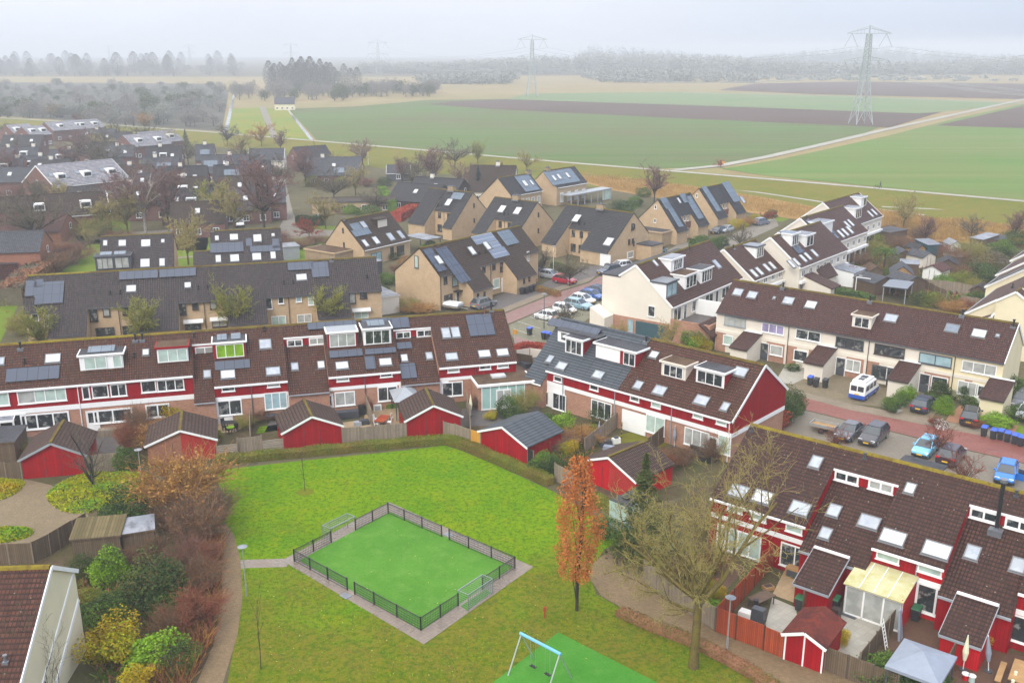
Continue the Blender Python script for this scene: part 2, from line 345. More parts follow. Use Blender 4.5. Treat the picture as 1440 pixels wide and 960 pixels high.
# plants
M['bark'] = m_ground('mossy_bark', [ph(140, 123, 66), ph(121, 107, 68), ph(105, 92, 72), ph(154, 140, 66)], (.8, 3, 9))
M['barkg'] = m_ground('grey_bark', [ph(92, 84, 72), ph(78, 72, 62), ph(104, 98, 84)], (.8, 3, 9))
M['barkb'] = m_ground('birch_bark', [ph(205, 196, 184), ph(188, 176, 164), ph(120, 105, 98)], (.8, 3, 9))
M['tw_och'] = m_leaf('ochre_twigs', ph(206, 188, 112), ph(186, 170, 106), ph(150, 138, 96), 1.2)
M['tw_gry'] = m_leaf('grey_twigs', ph(146, 134, 115), ph(127, 117, 96), ph(100, 93, 79))
M['tw_pur'] = m_leaf('purple_twigs', ph(170, 124, 117), ph(146, 112, 105), ph(120, 96, 91))
M['tw_org'] = m_leaf('orange_twigs', ph(226, 178, 96), ph(204, 148, 80), ph(168, 124, 78))
M['tw_brn'] = m_leaf('brown_twigs', ph(196, 142, 106), ph(168, 122, 88), ph(140, 100, 76))
M['tw_red'] = m_leaf('russet_twigs', ph(187, 105, 77), ph(160, 92, 75), ph(130, 80, 70))
M['tw_grn'] = m_leaf('green_twigs', ph(184, 182, 80), ph(158, 161, 80), ph(135, 135, 78))
M['lf_org'] = m_leaf('copper_leaves', ph(244, 156, 82), ph(226, 134, 68), ph(170, 98, 56), 1.0)
M['lf_red'] = m_leaf('red_leaves', ph(204, 84, 62), ph(175, 74, 62), ph(132, 60, 52), 1.0)
M['lf_grn'] = m_leaf('green_leaves', ph(128, 160, 58), ph(99, 134, 50), ph(63, 88, 39), 1.0)
M['lf_drk'] = m_leaf('dark_green_leaves', ph(84, 107, 56), ph(69, 91, 48), ph(45, 61, 35), 1.0)
M['lf_brt'] = m_leaf('bright_green_leaves', ph(167, 206, 57), ph(138, 184, 46), ph(103, 140, 36), 1.0)
M['lf_yel'] = m_leaf('yellow_leaves', ph(230, 197, 44), ph(197, 170, 40), ph(156, 132, 38), 1.0)
M['lf_ygr'] = m_leaf('lime_groundcover', ph(215, 213, 37), ph(180, 195, 33), ph(149, 129, 44), 1.2)
M['lf_hdg'] = m_leaf('box_hedge_leaves', ph(156, 172, 54), ph(132, 152, 46), ph(112, 104, 44), .8)
M['lf_hbr'] = m_leaf('brown_hedge_leaves', ph(160, 137, 70), ph(137, 137, 60), ph(112, 90, 55), .8)
M['lf_con'] = m_leaf('conifer_needles', ph(112, 122, 62), ph(92, 106, 56), ph(66, 74, 44), 1.0)
M['lf_blu'] = m_leaf('blue_spruce_needles', ph(82, 104, 104), ph(66, 88, 90), ph(46, 62, 66), 1.0)
M['lf_red2'] = m_leaf('beech_hedge_leaves', ph(209, 105, 66), ph(184, 89, 59), ph(138, 71, 52), 1.0)
M['lf_reed'] = m_leaf('reed_stalks', ph(216, 178, 108), ph(198, 158, 92), ph(166, 134, 80), .15)
M['lf_ree2'] = m_leaf('pale_reed_stalks', ph(232, 196, 120), ph(210, 168, 96), ph(176, 140, 80), .15)
M['lf_far'] = m_leaf('far_wood', ph(172, 174, 162), ph(158, 162, 150), ph(140, 144, 134), .05)  # paled so distant haze is partly painted into the foliage colour
M['lf_fpur'] = m_leaf('far_bare_wood', ph(172, 164, 156), ph(156, 150, 142), ph(138, 132, 124), .05)  # twig colour lightened to add painted haze over the distance
M['allot'] = m_ground('allotment_soil', [ph(112, 108, 98), ph(98, 98, 86), ph(120, 112, 100), ph(88, 86, 78)], (.02, .1, 1))
# wood, metal, misc
M['wgr'] = m_boards('weathered_fence_boards', wl(148, 134, 116), .14, True, .18, .85, .4, .3)
M['wgh'] = m_boards('weathered_slats', wl(160, 148, 132), .16, False, .15, .85, .35, .3)
M['wor'] = m_boards('orange_fence_boards', wl(166, 76, 46), .13, True, .2, .75, .4, .3)
M['wyl'] = m_boards('yellow_fence_boards', wl(214, 154, 62), .13, True, .12, .75, .5, .2)
M['wbr'] = m_boards('brown_fence_boards', wl(112, 96, 78), .14, True, .18, .85, .4, .3)
M['wpl'] = m_plain('timber', wl(168, 132, 88), .75, .15, 2)
M['wdk'] = m_plain('dark_timber', wl(92, 72, 56), .75, .15, 2)
M['steel'] = m_plain('galvanised_steel', wl(176, 182, 184), .35, .08, 2, .5)
M['blue'] = m_plain('light_blue_paint', wl(112, 178, 226), .4, .05, 2)
M['pyl'] = m_plain('pylon_steel', wl(168, 176, 174), .5, .06, 1, .2)
M['wire'] = m_plain('power_line', wl(160, 166, 166), .5, .05, 1)
M['rub'] = m_plain('tyre_rubber', wl(34, 34, 36), .85, .1, 3)
M['rim'] = m_plain('wheel_rim', wl(165, 168, 172), .35, .08, 3, .7)
M['cgl'] = m_glass('car_glass', wl(52, 60, 66), .05, .9, .1)
M['tail'] = m_plain('tail_lamp', wl(200, 28, 40), .2, .1, 2)
M['head'] = m_plain('head_lamp', wl(225, 228, 230), .15, .05, 2)
M['plate'] = m_plain('yellow_plate', wl(240, 190, 30), .5, .05, 2)
M['binb'] = m_plain('bin_body', wl(46, 48, 52), .5, .12, 2)
M['binl'] = m_plain('blue_bin_lid', wl(48, 88, 190), .45, .06, 2)
M['bing'] = m_plain('green_bin_lid', wl(44, 104, 68), .45, .06, 2)
M['tarp'] = m_plain('grey_canvas', wl(138, 146, 160), .7, .08, 1.5)
M['ivory'] = m_plain('cream_canvas', wl(226, 222, 190), .7, .06, 2)
M['char'] = m_plain('charcoal_canvas', wl(62, 64, 70), .8, .12, 2)
M['corr'] = m_boards('corrugated_sheet', ph(134, 120, 84), .24, True, .3, .85, .2, .35)
M['poly'] = m_ground('algae_polycarbonate', [ph(232, 226, 178), ph(222, 216, 160), ph(206, 196, 120), ph(240, 238, 214)], (.3, .8, 3), .35)
M['teal'] = m_plain('teal_curtain_pane', wl(160, 194, 186), .2, .08, 1.2)
M['terr'] = m_plain('terracotta', wl(170, 96, 66), .8, .1, 2)
M['skin'] = m_plain('skin', wl(205, 160, 135), .6, .05, 3)
M['leafy'] = m_plain('fallen_leaf', ph(214, 196, 96), .8, .2, 2)
M['cush'] = m_plain('white_plastic', wl(232, 232, 228), .5, .04, 2)
_pc = {}
def paint(r, g, b):
    k = (r, g, b)
    if k not in _pc: _pc[k] = m_plain('car_paint', wl(r, g, b), .25, .03, 2, .15, .5, .6)
    return _pc[k]
_wc = {}
def window_mesh(w, h, fr, gl, nx, fw, split):
    key = (round(w, 2), round(h, 2), fr, gl, nx, fw, split)
    if key in _wc: return _wc[key]
    b = MB(); x = w / 2; z = h / 2
    b.box(-x, x, -.07, .02, -z, -z + fw); b.box(-x, x, -.07, .02, z - fw, z)
    b.box(-x, -x + fw, -.07, .02, -z + fw, z - fw); b.box(x - fw, x, -.07, .02, -z + fw, z - fw)
    b.box(-x - .06, x + .06, -.13, .0, -z - .06, -z)
    for k in range(1, nx):
        c = -x + w * k / nx; b.box(c - fw * .45, c + fw * .45, -.07, .02, -z + fw, z - fw)
    if split: b.box(-x + fw, x - fw, -.066, .02, z - h * split - fw * .3, z - h * split + fw * .3)
    p = MB(); p.box(-x + fw * .6, x - fw * .6, -.03, -.01, -z + fw * .6, z - fw * .6)
    _wc[key] = (b.mesh('window', [M[fr]]), p.mesh('pane', [M[gl]])); return _wc[key]
def sky_mesh(w, h, gl):
    key = ('sky', w, h, gl)
    if key in _wc: return _wc[key]
    b = MB(); x = w / 2; y = h / 2; f = .08
    b.box(-x, x, -y, -y + f, -.05, .13); b.box(-x, x, y - f, y, -.05, .13)
    b.box(-x, -x + f, -y + f, y - f, -.05, .13); b.box(x - f, x, -y + f, y - f, -.05, .13)
    b.box(-x - .04, x + .04, -y - .1, -y, -.05, .05)
    p = MB(); p.box(-x + f, x - f, -y + f, y - f, .06, .1)
    _wc[key] = (b.mesh('skylight', [M['skf']]), p.mesh('pane', [M[gl]])); return _wc[key]
class House:
    def __init__(s, name, label, cat, A, hr, th, wall, roof, group=None, rootname=None, at=None):
        P = px(A[0], A[1], hr) if at is None else Vector((at[0], at[1], 0))
        s.th = R(th); s.hr = hr; s.wm = wall; s.rm = roof
        s.c, s.sn = math.cos(s.th), math.sin(s.th); s.o = (P.x, P.y)
        s.root = thing(name, label, cat, (P.x, P.y, 0), s.th, group)
        s.w = MB(); s.r = MB(); s.cap = MB(); s.bb = MB()
        s.O = s.loc(Vector((0, 0, H0)))
    def loc(s, P):
        dx, dy = P.x - s.o[0], P.y - s.o[1]
        return Vector((dx * s.c + dy * s.sn, -dx * s.sn + dy * s.c, P.z))
    def world(s, a, b, z=0): return Vector((s.o[0] + a * s.c - b * s.sn, s.o[1] + a * s.sn + b * s.c, z))
    def dir(s, p):
        d = ray(*p); return Vector((d[0] * s.c + d[1] * s.sn, -d[0] * s.sn + d[1] * s.c, d[2]))
    def F(s, p, t):
        d = s.dir(p); k = (t - s.O.y) / d.y; return s.O + d * k
    def Gp(s, p, x):
        d = s.dir(p); k = (x - s.O.x) / d.x; return s.O + d * k
    def Z(s, p, z):
        d = s.dir(p); k = (z - s.O.z) / d.z; return s.O + d * k
    def Rf(s, p, seg):
        (t0, z0), (t1, z1) = seg; m = (z1 - z0) / (t1 - t0)
        d = s.dir(p)  # z = z0 + m (y - t0)
        k = (z0 + m * (s.O.y - t0) - s.O.z) / (d.z - m * d.y); return s.O + d * k
    # -- shell
    def sec(s, s0, s1, front, back=None, oh=.3, roof=None, wall=None, g0=.0, g1=.0, gut='gry', gh=.12, cap='moss', bb=None, floor=0.0):
        tr, zr = front[0]
        if back is None: back = [(2 * tr - t, z) for t, z in front]
        T = .14; wp = []
        def edge(pts, sg):
            q = list(pts); (ta, za), (tb, zb) = q[-2], q[-1]
            if oh > 0 and abs(tb - ta) > .4:
                k = oh / abs(tb - ta); q[-1] = (tb + (ta - tb) * k, zb + (za - zb) * k)
            return [(t, z - .1) for t, z in q]
        f = edge(front, -1); b = edge(back, 1)
        poly = [(f[-1][0], floor)] + f[::-1] + b[1:] + [(b[-1][0], floor)]
        s.w.extr(poly, s0, s1, s._m(s.w, wall or s.wm))
        bbs = {}
        for pts, sg in ((front, -1), (back, 1)):
            for (ta, za), (tb, zb) in zip(pts, pts[1:]):
                if abs(tb - ta) < .3: continue
                a, c = s0 - g0, s1 + g1
                s.r.hexa([(a, ta, za - T), (c, ta, za - T), (c, tb, zb - T), (a, tb, zb - T), (a, ta, za), (c, ta, za), (c, tb, zb), (a, tb, zb)] if sg > 0 else
                         [(a, tb, zb - T), (c, tb, zb - T), (c, ta, za - T), (a, ta, za - T), (a, tb, zb), (c, tb, zb), (c, ta, za), (a, ta, za)], s._m(s.r, roof or s.rm))
                if bb:
                    for x, on in ((a, g0), (c, g1)):
                        if on: bbs.setdefault(x, MB()).bar((x, ta, za - .1), (x, tb, zb - .1), .07, .26)
            if gut:
                t, z = pts[-1]; gb = MB(); gb.box(s0, s1, t - (.12 if sg < 0 else -.0), t + (.0 if sg < 0 else .12), z - gh - .02, z - .02); gb.build('gutter', M[gut], s.root)
        for q_ in bbs.values(): q_.build('bargeboard', M[bb], s.root)
        if cap: s.cap.extr([(tr - .2, zr - .1), (tr - .1, zr + .07), (tr + .1, zr + .07), (tr + .2, zr - .1)], s0, s1, s._m(s.cap, cap))
        return front
    def _m(s, mb, key):
        if not hasattr(mb, 'keys'): mb.keys = []
        if key not in mb.keys: mb.keys.append(key)
        return mb.keys.index(key)
    def done(s):
        for mb, n in ((s.w, 'wall'), (s.r, 'roof'), (s.cap, 'ridge_cap')):
            if mb.f: 
                o = mb.build(n, [M[k] for k in mb.keys], s.root)
                if n == 'roof': s.roof = o
        return s.root
    # -- parts
    def panel(s, s0, s1, z0, z1, t, mat, name='cladding', d=.035, face='F'):
        b = MB()
        if face == 'F': b.box(s0, s1, t - d, t + .01, z0, z1)
        elif face == 'G1': b.box(t - .01, t + d, s0, s1, z0, z1)
        elif face == 'G0': b.box(t - d, t + .01, s0, s1, z0, z1)
        return b.build(name, M[mat], s.root)
    def win(s, p, t, w, h, fr='wht', gl='gl', nx=1, face='F', fw=.08, split=None, name='window', lab=None):
        q = s.F(p, t) if face == 'F' else s.Gp(p, t)
        rz = {'F': 0, 'G0': -math.pi / 2, 'G1': math.pi / 2}[face]
        me, pm = window_mesh(w, h, fr, gl, nx, fw, split)
        z = max(q.z, h / 2 + .05)
        off = {'F': (0, -.04, 0), 'G0': (-.04, 0, 0), 'G1': (.04, 0, 0)}[face]
        o = link_mesh(name, me, s.root, (q.x + off[0], q.y + off[1], z), (0, 0, rz)); link_mesh('pane', pm, o)
        return o
    def door(s, p, t, w=1.0, h=2.15, leaf='wht', gl='gl', face='F', solid=False):
        q = s.F(p, t) if face == 'F' else s.Gp(p, t)
        rz = {'F': 0, 'G0': -math.pi / 2, 'G1': math.pi / 2}[face]
        b = MB(); x = w / 2
        b.box(-x - .07, -x, -.09, 0, 0, h + .07, 1); b.box(x, x + .07, -.09, 0, 0, h + .07, 1); b.box(-x, x, -.09, 0, h, h + .07, 1)
        b.box(-x, x, -.05, 0, .02, h, 0)
        if not solid: b.box(-x + .14, x - .14, -.06, -.04, h * .45, h - .14, 2)
        o = b.build('door', [M[leaf], M['wht'], M[gl]], s.root, (q.x, q.y - (.045 if face == 'F' else 0), .02), (0, 0, rz))
        k = MB(); k.box(x - .14, x - .1, -.11, -.05, 1.0, 1.16); k.build('handle', M['steel'], o)
        return o
    def _seg(s, seg):
        (t0, z0), (t1, z1) = seg
        a = math.atan2(z0 - z1, abs(t0 - t1)); front = t1 < t0
        return a, front
    def skyl(s, p, seg, w=.9, h=1.1, gl='sky'):
        q = s.Rf(p, seg); a, fr = s._seg(seg)
        me, pm = sky_mesh(w, h, gl)
        o = link_mesh('skylight', me, s.root, q, (a, 0, 0 if fr else math.pi)); link_mesh('pane', pm, o); return o
    def solar(s, p, seg, w, h, mat='sol', lift=.1, z=0.0):
        q = s.Rf(p, seg); a, fr = s._seg(seg)
        b = MB(); b.box(0, w, 0, h, lift, lift + .04, 0)
        for k in range(int(w) + 1): b.box(min(k + .1, w - .1), min(k + .16, w - .04), 0.1, h - .1, 0, lift, 1)
        up = Vector((0, math.cos(a), math.sin(a))) if fr else Vector((0, -math.cos(a), math.sin(a)))
        ax = Vector((1, 0, 0)) if fr else Vector((-1, 0, 0))
        return b.build('solar_array', [M[mat], M['blk']], s.root, q - ax * (w / 2) - up * (h / 2) + Vector((0, 0, z)), (a, 0, 0 if fr else math.pi))
    def dormer(s, p, seg, w, h, face='wht', cheek='wht', roof='bit', trim='wht', wins=((.06, .94, 3),), fr='wht', gl='gl', oh=.18, sol=None):
        """p: pixel at the middle of the dormer's front foot; wins: (x0, x1, panes) in fractions"""
        q = s.Rf(p, seg); (t0, z0), (t1, z1) = seg; m = (z1 - z0) / (t1 - t0)
        sg = -1 if t1 < t0 else 1
        tf, zb = q.y, q.z - .05; zt = zb + h; L = h / abs(m) + .1
        tb = tf - sg * L; a, c = q.x - w / 2, q.x + w / 2
        b = MB()
        b.extr([(tf, zb - .3), (tf, zt), (tb, zt), (tb, zt - .3)], a, c, 0, mcap=1)
        d = b.build('dormer', [M[face], M[cheek]], s.root)
        r = MB(); ta = tf + sg * (oh + .05)
        r.hexa([(a - oh, min(ta, tb), zt), (c + oh, min(ta, tb), zt), (c + oh, max(ta, tb), zt), (a - oh, max(ta, tb), zt)] +
               [(a - oh, min(ta, tb), zt + .2), (c + oh, min(ta, tb), zt + .2), (c + oh, max(ta, tb), zt + .2), (a - oh, max(ta, tb), zt + .2)], 0)
        r.box(a - oh + .12, c + oh - .12, min(ta, tb) + .12, max(ta, tb) - .02, zt + .2, zt + .215, 1)
        r.build('dormer_roof', [M[trim], M[roof]], d)
        ws = MB(); f = .08
        for x0, x1, n in wins:
            X0, X1 = a + w * x0, a + w * x1; Z0, Z1 = zb + .12, zt - .1
            y0, y1 = sorted((tf + sg * .01, tf + sg * .09)); g0, g1 = sorted((tf + sg * .0, tf + sg * .05))
            gm = 1
            if n == 0: ws.box(X0, X1, y0, y1, Z0, Z1, 0); continue
            ws.box(X0, X1, y0, y1, Z0, Z0 + f); ws.box(X0, X1, y0, y1, Z1 - f, Z1)
            for k in range(n + 1):
                xx = X0 + (X1 - X0 - f) * k / n; ws.box(xx, xx + f, y0, y1, Z0 + f, Z1 - f)
            ws.box(X0 + .03, X1 - .03, g0, g1, Z0 + .03, Z1 - .03, 1)
        if wins: ws.build('dormer_window', [M[fr], M[gl]], d)
        if sol:
            for fx, wd in sol:
                cx = a + w * fx; t_ = tf - sg * L * .45
                pm = MB(); pm.hexa([(cx - wd / 2, t_ - .6, zt + .25), (cx + wd / 2, t_ - .6, zt + .25), (cx + wd / 2, t_ + .6, zt + .55), (cx - wd / 2, t_ + .6, zt + .55),
                                    (cx - wd / 2, t_ - .6, zt + .3), (cx + wd / 2, t_ - .6, zt + .3), (cx + wd / 2, t_ + .6, zt + .6), (cx - wd / 2, t_ + .6, zt + .6)])
                pm.build('solar_array', M['solg'], d)
        return d
    def pipe(s, x, t, z0, z1, mat='gry'):
        b = MB(); b.tube((x, t - .1, z0), (x, t - .1, z1), .05, n=6); return b.build('downpipe', M[mat], s.root)
    def vents(s, ps, seg, mat='blk'):
        for p in ps:
            q = s.Rf(p, seg); b = MB(); b.box(-.16, .16, -.16, .16, -.2, .04, 0); b.tube((0, 0, 0), (0, 0, .35), .08, n=8); b.tube((0, 0, .35), (0, 0, .45), .13, n=8)
            b.build('roof_vent', M[mat], s.root, q)
    def chimney(s, x, t=0, w=1.1, d=.7, h=1.0, mat='beg', zb=None):
        b = MB(); z = (s.hr if zb is None else zb)
        b.box(x - w / 2, x + w / 2, t - d / 2, t + d / 2, z - .7, z + h, 0); b.box(x - w / 2 - .05, x + w / 2 + .05, t - d / 2 - .05, t + d / 2 + .05, z + h, z + h + .1, 1)
        b.box(x - w / 2 - .08, x + w / 2 + .08, t - d / 2 - .2, t + d / 2 + .2, z - .35, z - .05, 2)
        for k in (-.25, .25): b.tube((x + k * w, t, z + h + .1), (x + k * w, t, z + h + .4), .12, n=8, m=1)
        b.build('chimney', [M[mat], M['dgr'], M['zinc']], s.root)
    def flue(s, x, t, z, h=.7, mat='blk'):
        b = MB(); b.box(x - .3, x + .3, t - .3, t + .3, z - .35, z + .02, 1); b.tube((x, t, z), (x, t, z + h), .1, n=8); b.tube((x, t, z + h), (x, t, z + h + .12), .16, n=8)
        b.build('flue', [M[mat], M['zinc']], s.root)
    def lean(s, s0, s1, t0, t1, z0, z1, wall='wht', roof='tK', name='porch', trim=None):
        """lean-to: roof falls from (t0,z0) at the house to (t1,z1)"""
        b = MB(); sg = 1 if t1 > t0 else -1
        b.extr([(t0, 0), (t1, 0), (t1, z1 - .1), (t0, z0 - .1)], s0 + .08, s1 - .08, 0)
        o = b.build(name, M[wall], s.root)
        r = MB(); e = t1 + sg * .25; ze = z1 + (z1 - z0) / abs(t1 - t0) * .25
        p = [(s0, e, ze - .08), (s1, e, ze - .08), (s1, t0, z0 - .08), (s0, t0, z0 - .08), (s0, e, ze + .06), (s1, e, ze + .06), (s1, t0, z0 + .06), (s0, t0, z0 + .06)]
        if sg > 0: p = [p[3], p[2], p[1], p[0], p[7], p[6], p[5], p[4]]
        r.hexa(p, 0)
        if trim:
            r.bar((s0, e, ze - .05), (s1, e, ze - .05), .1, .18, 1)
            r.bar((s0 - .02, e, ze), (s0 - .02, t0, z0), .04, .14, 1); r.bar((s1 + .02, e, ze), (s1 + .02, t0, z0), .04, .14, 1)
            r.bar((s0, t0 + sg * .1, z0 + .08), (s1, t0 + sg * .1, z0 + .08), .28, .1, 2)
        r.build(name + '_roof', [M[roof], M[trim or 'wht'], M['wht']], o)
        return o
# ================================================================ row A: red row behind the park
h = House('terraced_row', 'long red boarded terrace with brown tiled roof and dormers behind the park', 'terraced houses', (0, 484.2), 8.8, 15.3, 'bro', 'tA')
RA = [(0, 8.8), (-4.75, 5.3)]; RA2 = [(0, 8.8), (-6.1, 4.3)]; RN = [(0, 8.8), (-1.5, 7.69), (-1.5, 6.75), (-6.6, 2.8)]
bk = [(0, 8.8), (5.0, 5.1)]
for a, b, f, g in ((-9, 18.9, RA, 'wht'), (18.9, 21, RN, 'gry'), (21, 28.5, RA2, 'wht'), (28.5, 32.8, RN, 'gry'), (32.8, 40.6, RA2, 'wht'), (40.6, 44.9, RN, 'gry'), (44.9, 53.8, RA2, 'wht')):
    h.sec(a, b, f, bk, gut=g, gh=.2 if g == 'wht' else .1, oh=.25, cap='mossy' if a < 18 else 'moss', g1=.1 if b > 53 else 0, bb='tA' if b > 53 else None)
TL, TR = -4.5, -5.85
for a, b, t, z1 in ((-9, 18.9, TL, 5.15), (21, 28.5, TR, 4.2), (32.8, 40.6, TR, 4.2), (44.9, 53.8, TR, 4.2)):
    h.panel(a, b, 3.0 if t == TR else 3.15, z1, t, 'red'); h.panel(a, b, 2.62, 3.0 if t == TR else 3.15, t, 'wht', 'fascia_band', .06)
h.panel(53.8, 53.8, 0, 0, 0, 'red') if False else None
for cx, cy, w, hh, nx, gl in ((37.5, 558, 1.7, 1.4, 1, 'glc'), (71, 555, 3.0, 1.4, 3, 'gln'), (1, 561, 1.6, 1.4, 1, 'gln'), (121, 552, .75, 1.4, 1, 'gl'), (141, 550, 1.6, 1.35, 1, 'gl'), (166.7, 548, 1.6, 1.35, 2, 'gl'), (209, 543, 1.5, 1.3, 1, 'gl'), (240, 541, 2.7, 1.25, 3, 'gl')):
    h.win((cx, cy), TL, w, hh, 'wht', gl, nx, fw=.11)
for cx, cy, w, hh, nx, gl in ((64, 591, 4.6, 1.7, 3, 'gl'), (159, 584, 3.8, 1.5, 2, 'gl'), (222, 577, 2.4, 1.5, 2, 'gl'), (18, 592, 2.6, 1.6, 2, 'gl')):
    h.win((cx, cy), TL, w, hh, 'wht', gl, nx, fw=.16)
h.door((131, 591), TL, 1.1, 2.2)
for cx, cy in ((321, 546), (384.5, 540), (482, 532), (543, 526), (637.5, 519.5), (682, 515.5), (707, 513.2)):
    h.win((cx, cy), TR, 1.35, .62, 'wht', 'gl' if cx in (321, 543, 682) else 'glc', 1, fw=.1)
for cx, cy, w, hh, nx, gl in ((323, 572.5, 2.5, 1.7, 2, 'gl'), (283.5, 578, 1.2, 1.8, 1, 'gl'), (388, 563, 2.4, 1.9, 3, 'glb'), (425, 560, 1.0, 1.9, 1, 'glb'), (448, 558, 1.3, 1.7, 2, 'gln'), (485, 560, 2.2, 1.6, 2, 'glc'), (545, 553, 2.2, 1.7, 2, 'gl'), (577, 550, 2.0, 1.3, 2, 'gl'), (600.5, 548, 1.0, 1.8, 1, 'gl'), (636, 546.5, 2.4, 1.7, 2, 'gl')):
    h.win((cx, cy), TR, w, hh, 'wht', gl, nx, fw=.12)
for cx, cy, lf in ((299, 577, 'wht'), (413.5, 566, 'wht'), (461, 559, 'wht'), (614, 549, 'wht')): h.door((cx, cy), TR, 1.0, 2.2, lf)
for s0, s1, z in ((20.9, 22.6, 2.6), (28.4, 32.5, 2.6), (40.4, 46, 2.6)): h.panel(s0, s1, .0, z, TR, 'wht', 'white_front', .02)
for p in ((350, 470), (421.5, 483.5), (466, 478)): pass
CL = -1.5  # clerestories under the upper roof
for cx, cy, w in ((288, 492.5, 2.0), (414.5, 482, 1.7), (446, 479.3, 1.8), (567, 471, 1.7), (596.5, 468.3, 1.8)): h.win((cx, cy), CL, w, .85, 'wht', 'glc' if cx in (288, 446) else 'gl', 2, fw=.13)
for a, b in ((18.9, 21), (28.5, 32.8), (40.6, 44.9)): h.panel(a, b, 6.75, 7.6, CL, 'red'); h.panel(a, b, 7.55, 7.72, CL - .03, 'wht', 'fascia_band', .08)
# dormers
h.dormer((144, 519), RA, 4.2, 1.55, wins=((.1, .62, 2), (.76, .97, 1)), gl='gln', sol=((.5, 2.6),), cheek='zinc')
h.dormer((244, 509), RA, 3.1, 1.6, trim='red', cheek='zinc', wins=((.03, .97, 3),), gl='gln', roof='bitb')
h.dormer((324, 503), RA2, 3.3, 1.7, face='red', cheek='zinc', wins=((.08, .94, 3),), gl='glg', sol=((.28, 1.0), (.72, 1.0)))
h.dormer((482, 488), RA2, 3.2, 1.7, face='red', cheek='zinc', wins=((.06, .95, 3),), gl='glc', roof='gry')
h.dormer((531, 484), RA2, 3.1, 1.8, cheek='wht', wins=((.06, .95, 3),), gl='gl', sol=((.5, 1.9),))
for cx, cy, w, hh, sg, gl in ((74.5, 504, 1.5, 1.15, RA, 'skw'), (205, 495.5, .7, .85, RA, 'skw'), (373, 484, 1.3, 1.3, RA2, 'sky'), (320.5, 526.5, 1.5, 1.1, RA2, 'skw'), (384, 522, 1.5, 1.05, RA2, 'sky'), (481, 514, 1.4, 1.0, RA2, 'skw'), (542, 509, 1.4, 1.0, RA2, 'skw'), (0, 508, .9, 1.0, RA, 'sky'),
        (627, 468.5, 1.0, 1.5, RA2, 'sky'), (640.5, 467.5, 1.0, 1.5, RA2, 'sky'), (635, 501.5, 1.4, 1.0, RA2, 'sky'), (681, 497.5, 1.4, 1.0, RA2, 'skw'), (706.5, 495.5, 1.4, 1.0, RA2, 'skw')): h.skyl((cx, cy), sg, w, hh, gl)
RNl = RN[2:]
for cx, cy, gl in ((291.5, 526, 'sky'), (414.5, 515.5, 'sky'), (451.5, 513, 'skw'), (568.5, 503.5, 'skw'), (603.5, 500.5, 'sky')): h.skyl((cx, cy), RNl, .8, 1.0, gl)
h.solar((46.5, 526), RA, 5.0, 1.7, 'sol'); h.solar((327, 513.5), RA2, 3.6, 1.15, 'sol'); h.solar((467, 457.5), RA2, 5.4, .95, 'sol'); h.solar((486.5, 497.5), RA2, 3.6, .95, 'sol')
h.solar((529, 453.5), RA2, 3.3, 1.0, 'sol'); h.solar((563, 454.5), RA2, 2.0, 1.5, 'sol'); h.solar((535, 494), RA2, 3.4, .75, 'sol'); h.solar((520.5, 510.5), RA2, 1.1, 1.75, 'sol'); h.solar((568.5, 486.5), RNl, 1.7, .9, 'sol'); h.solar((574, 522), RNl, 1.7, 2.0, 'sol')
h.solar((675.5, 457.5), RA2, 3.0, 3.1, 'sol')
h.vents([(35, 509), (189, 501), (273, 473), (372, 464)], RA)
for x in (2, 13.2, 13.9): h.flue(x, -.6, 8.4, .6)
h.flue(51.5, -.5, 8.5, .8, 'brd'); h.flue(52.4, 0, 8.8, .9)
for x, t, z in ((7.6, TL, 5.1), (24.7, TR, 4.2), (36.7, TR, 4.2), (49.1, TR, 4.2)): h.pipe(x, t, .1, z, 'wht' if t == TL else 'dgr')
# end extension with glass front
q0 = h.F((663, 560), TR).x
b = MB(); b.box(q0, q0 + 6.2, -9.2, TR, 0, 2.75, 0); e = b.build('extension', M['bro'], h.root)
b = MB(); b.box(q0 - .15, q0 + 6.4, -9.5, TR - .01, 2.75, 3.02, 0); b.box(q0, q0 + 6.2, -9.3, TR - .06, 3.02, 3.035, 1); b.build('extension_roof', [M['wht'], M['bitb']], e)
b = MB(); b.box(q0 + .35, q0 + 5.3, -9.26, -9.2, .15, 2.6, 0)
for k in range(6): b.box(q0 + .35 + k * .97, q0 + .45 + k * .97, -9.32, -9.2, .1, 2.65, 1)
b.box(q0 + .3, q0 + 5.35, -9.32, -9.2, .02, .15, 1); b.build('glass_front', [M['teal'], M['wht']], e)
b = MB(); b.box(q0 + 2.0, q0 + 3.7, -9.38, -9.3, .05, 2.3, 0); b.box(q0 + 2.12, q0 + 2.78, -9.4, -9.36, .5, 2.15, 1); b.box(q0 + 2.92, q0 + 3.58, -9.4, -9.36, .5, 2.15, 1); b.build('door', [M['wht'], M['glc']], e)
b = MB(); b.box(q0 + 2.0, q0 + 3.6, -7.6, -6.6, 3.03, 3.25, 0); b.build('rooflight', M['skw'], e)
h.done()
# awning at the far left of the row
b = MB(); a0 = h.F((2, 585), TL)
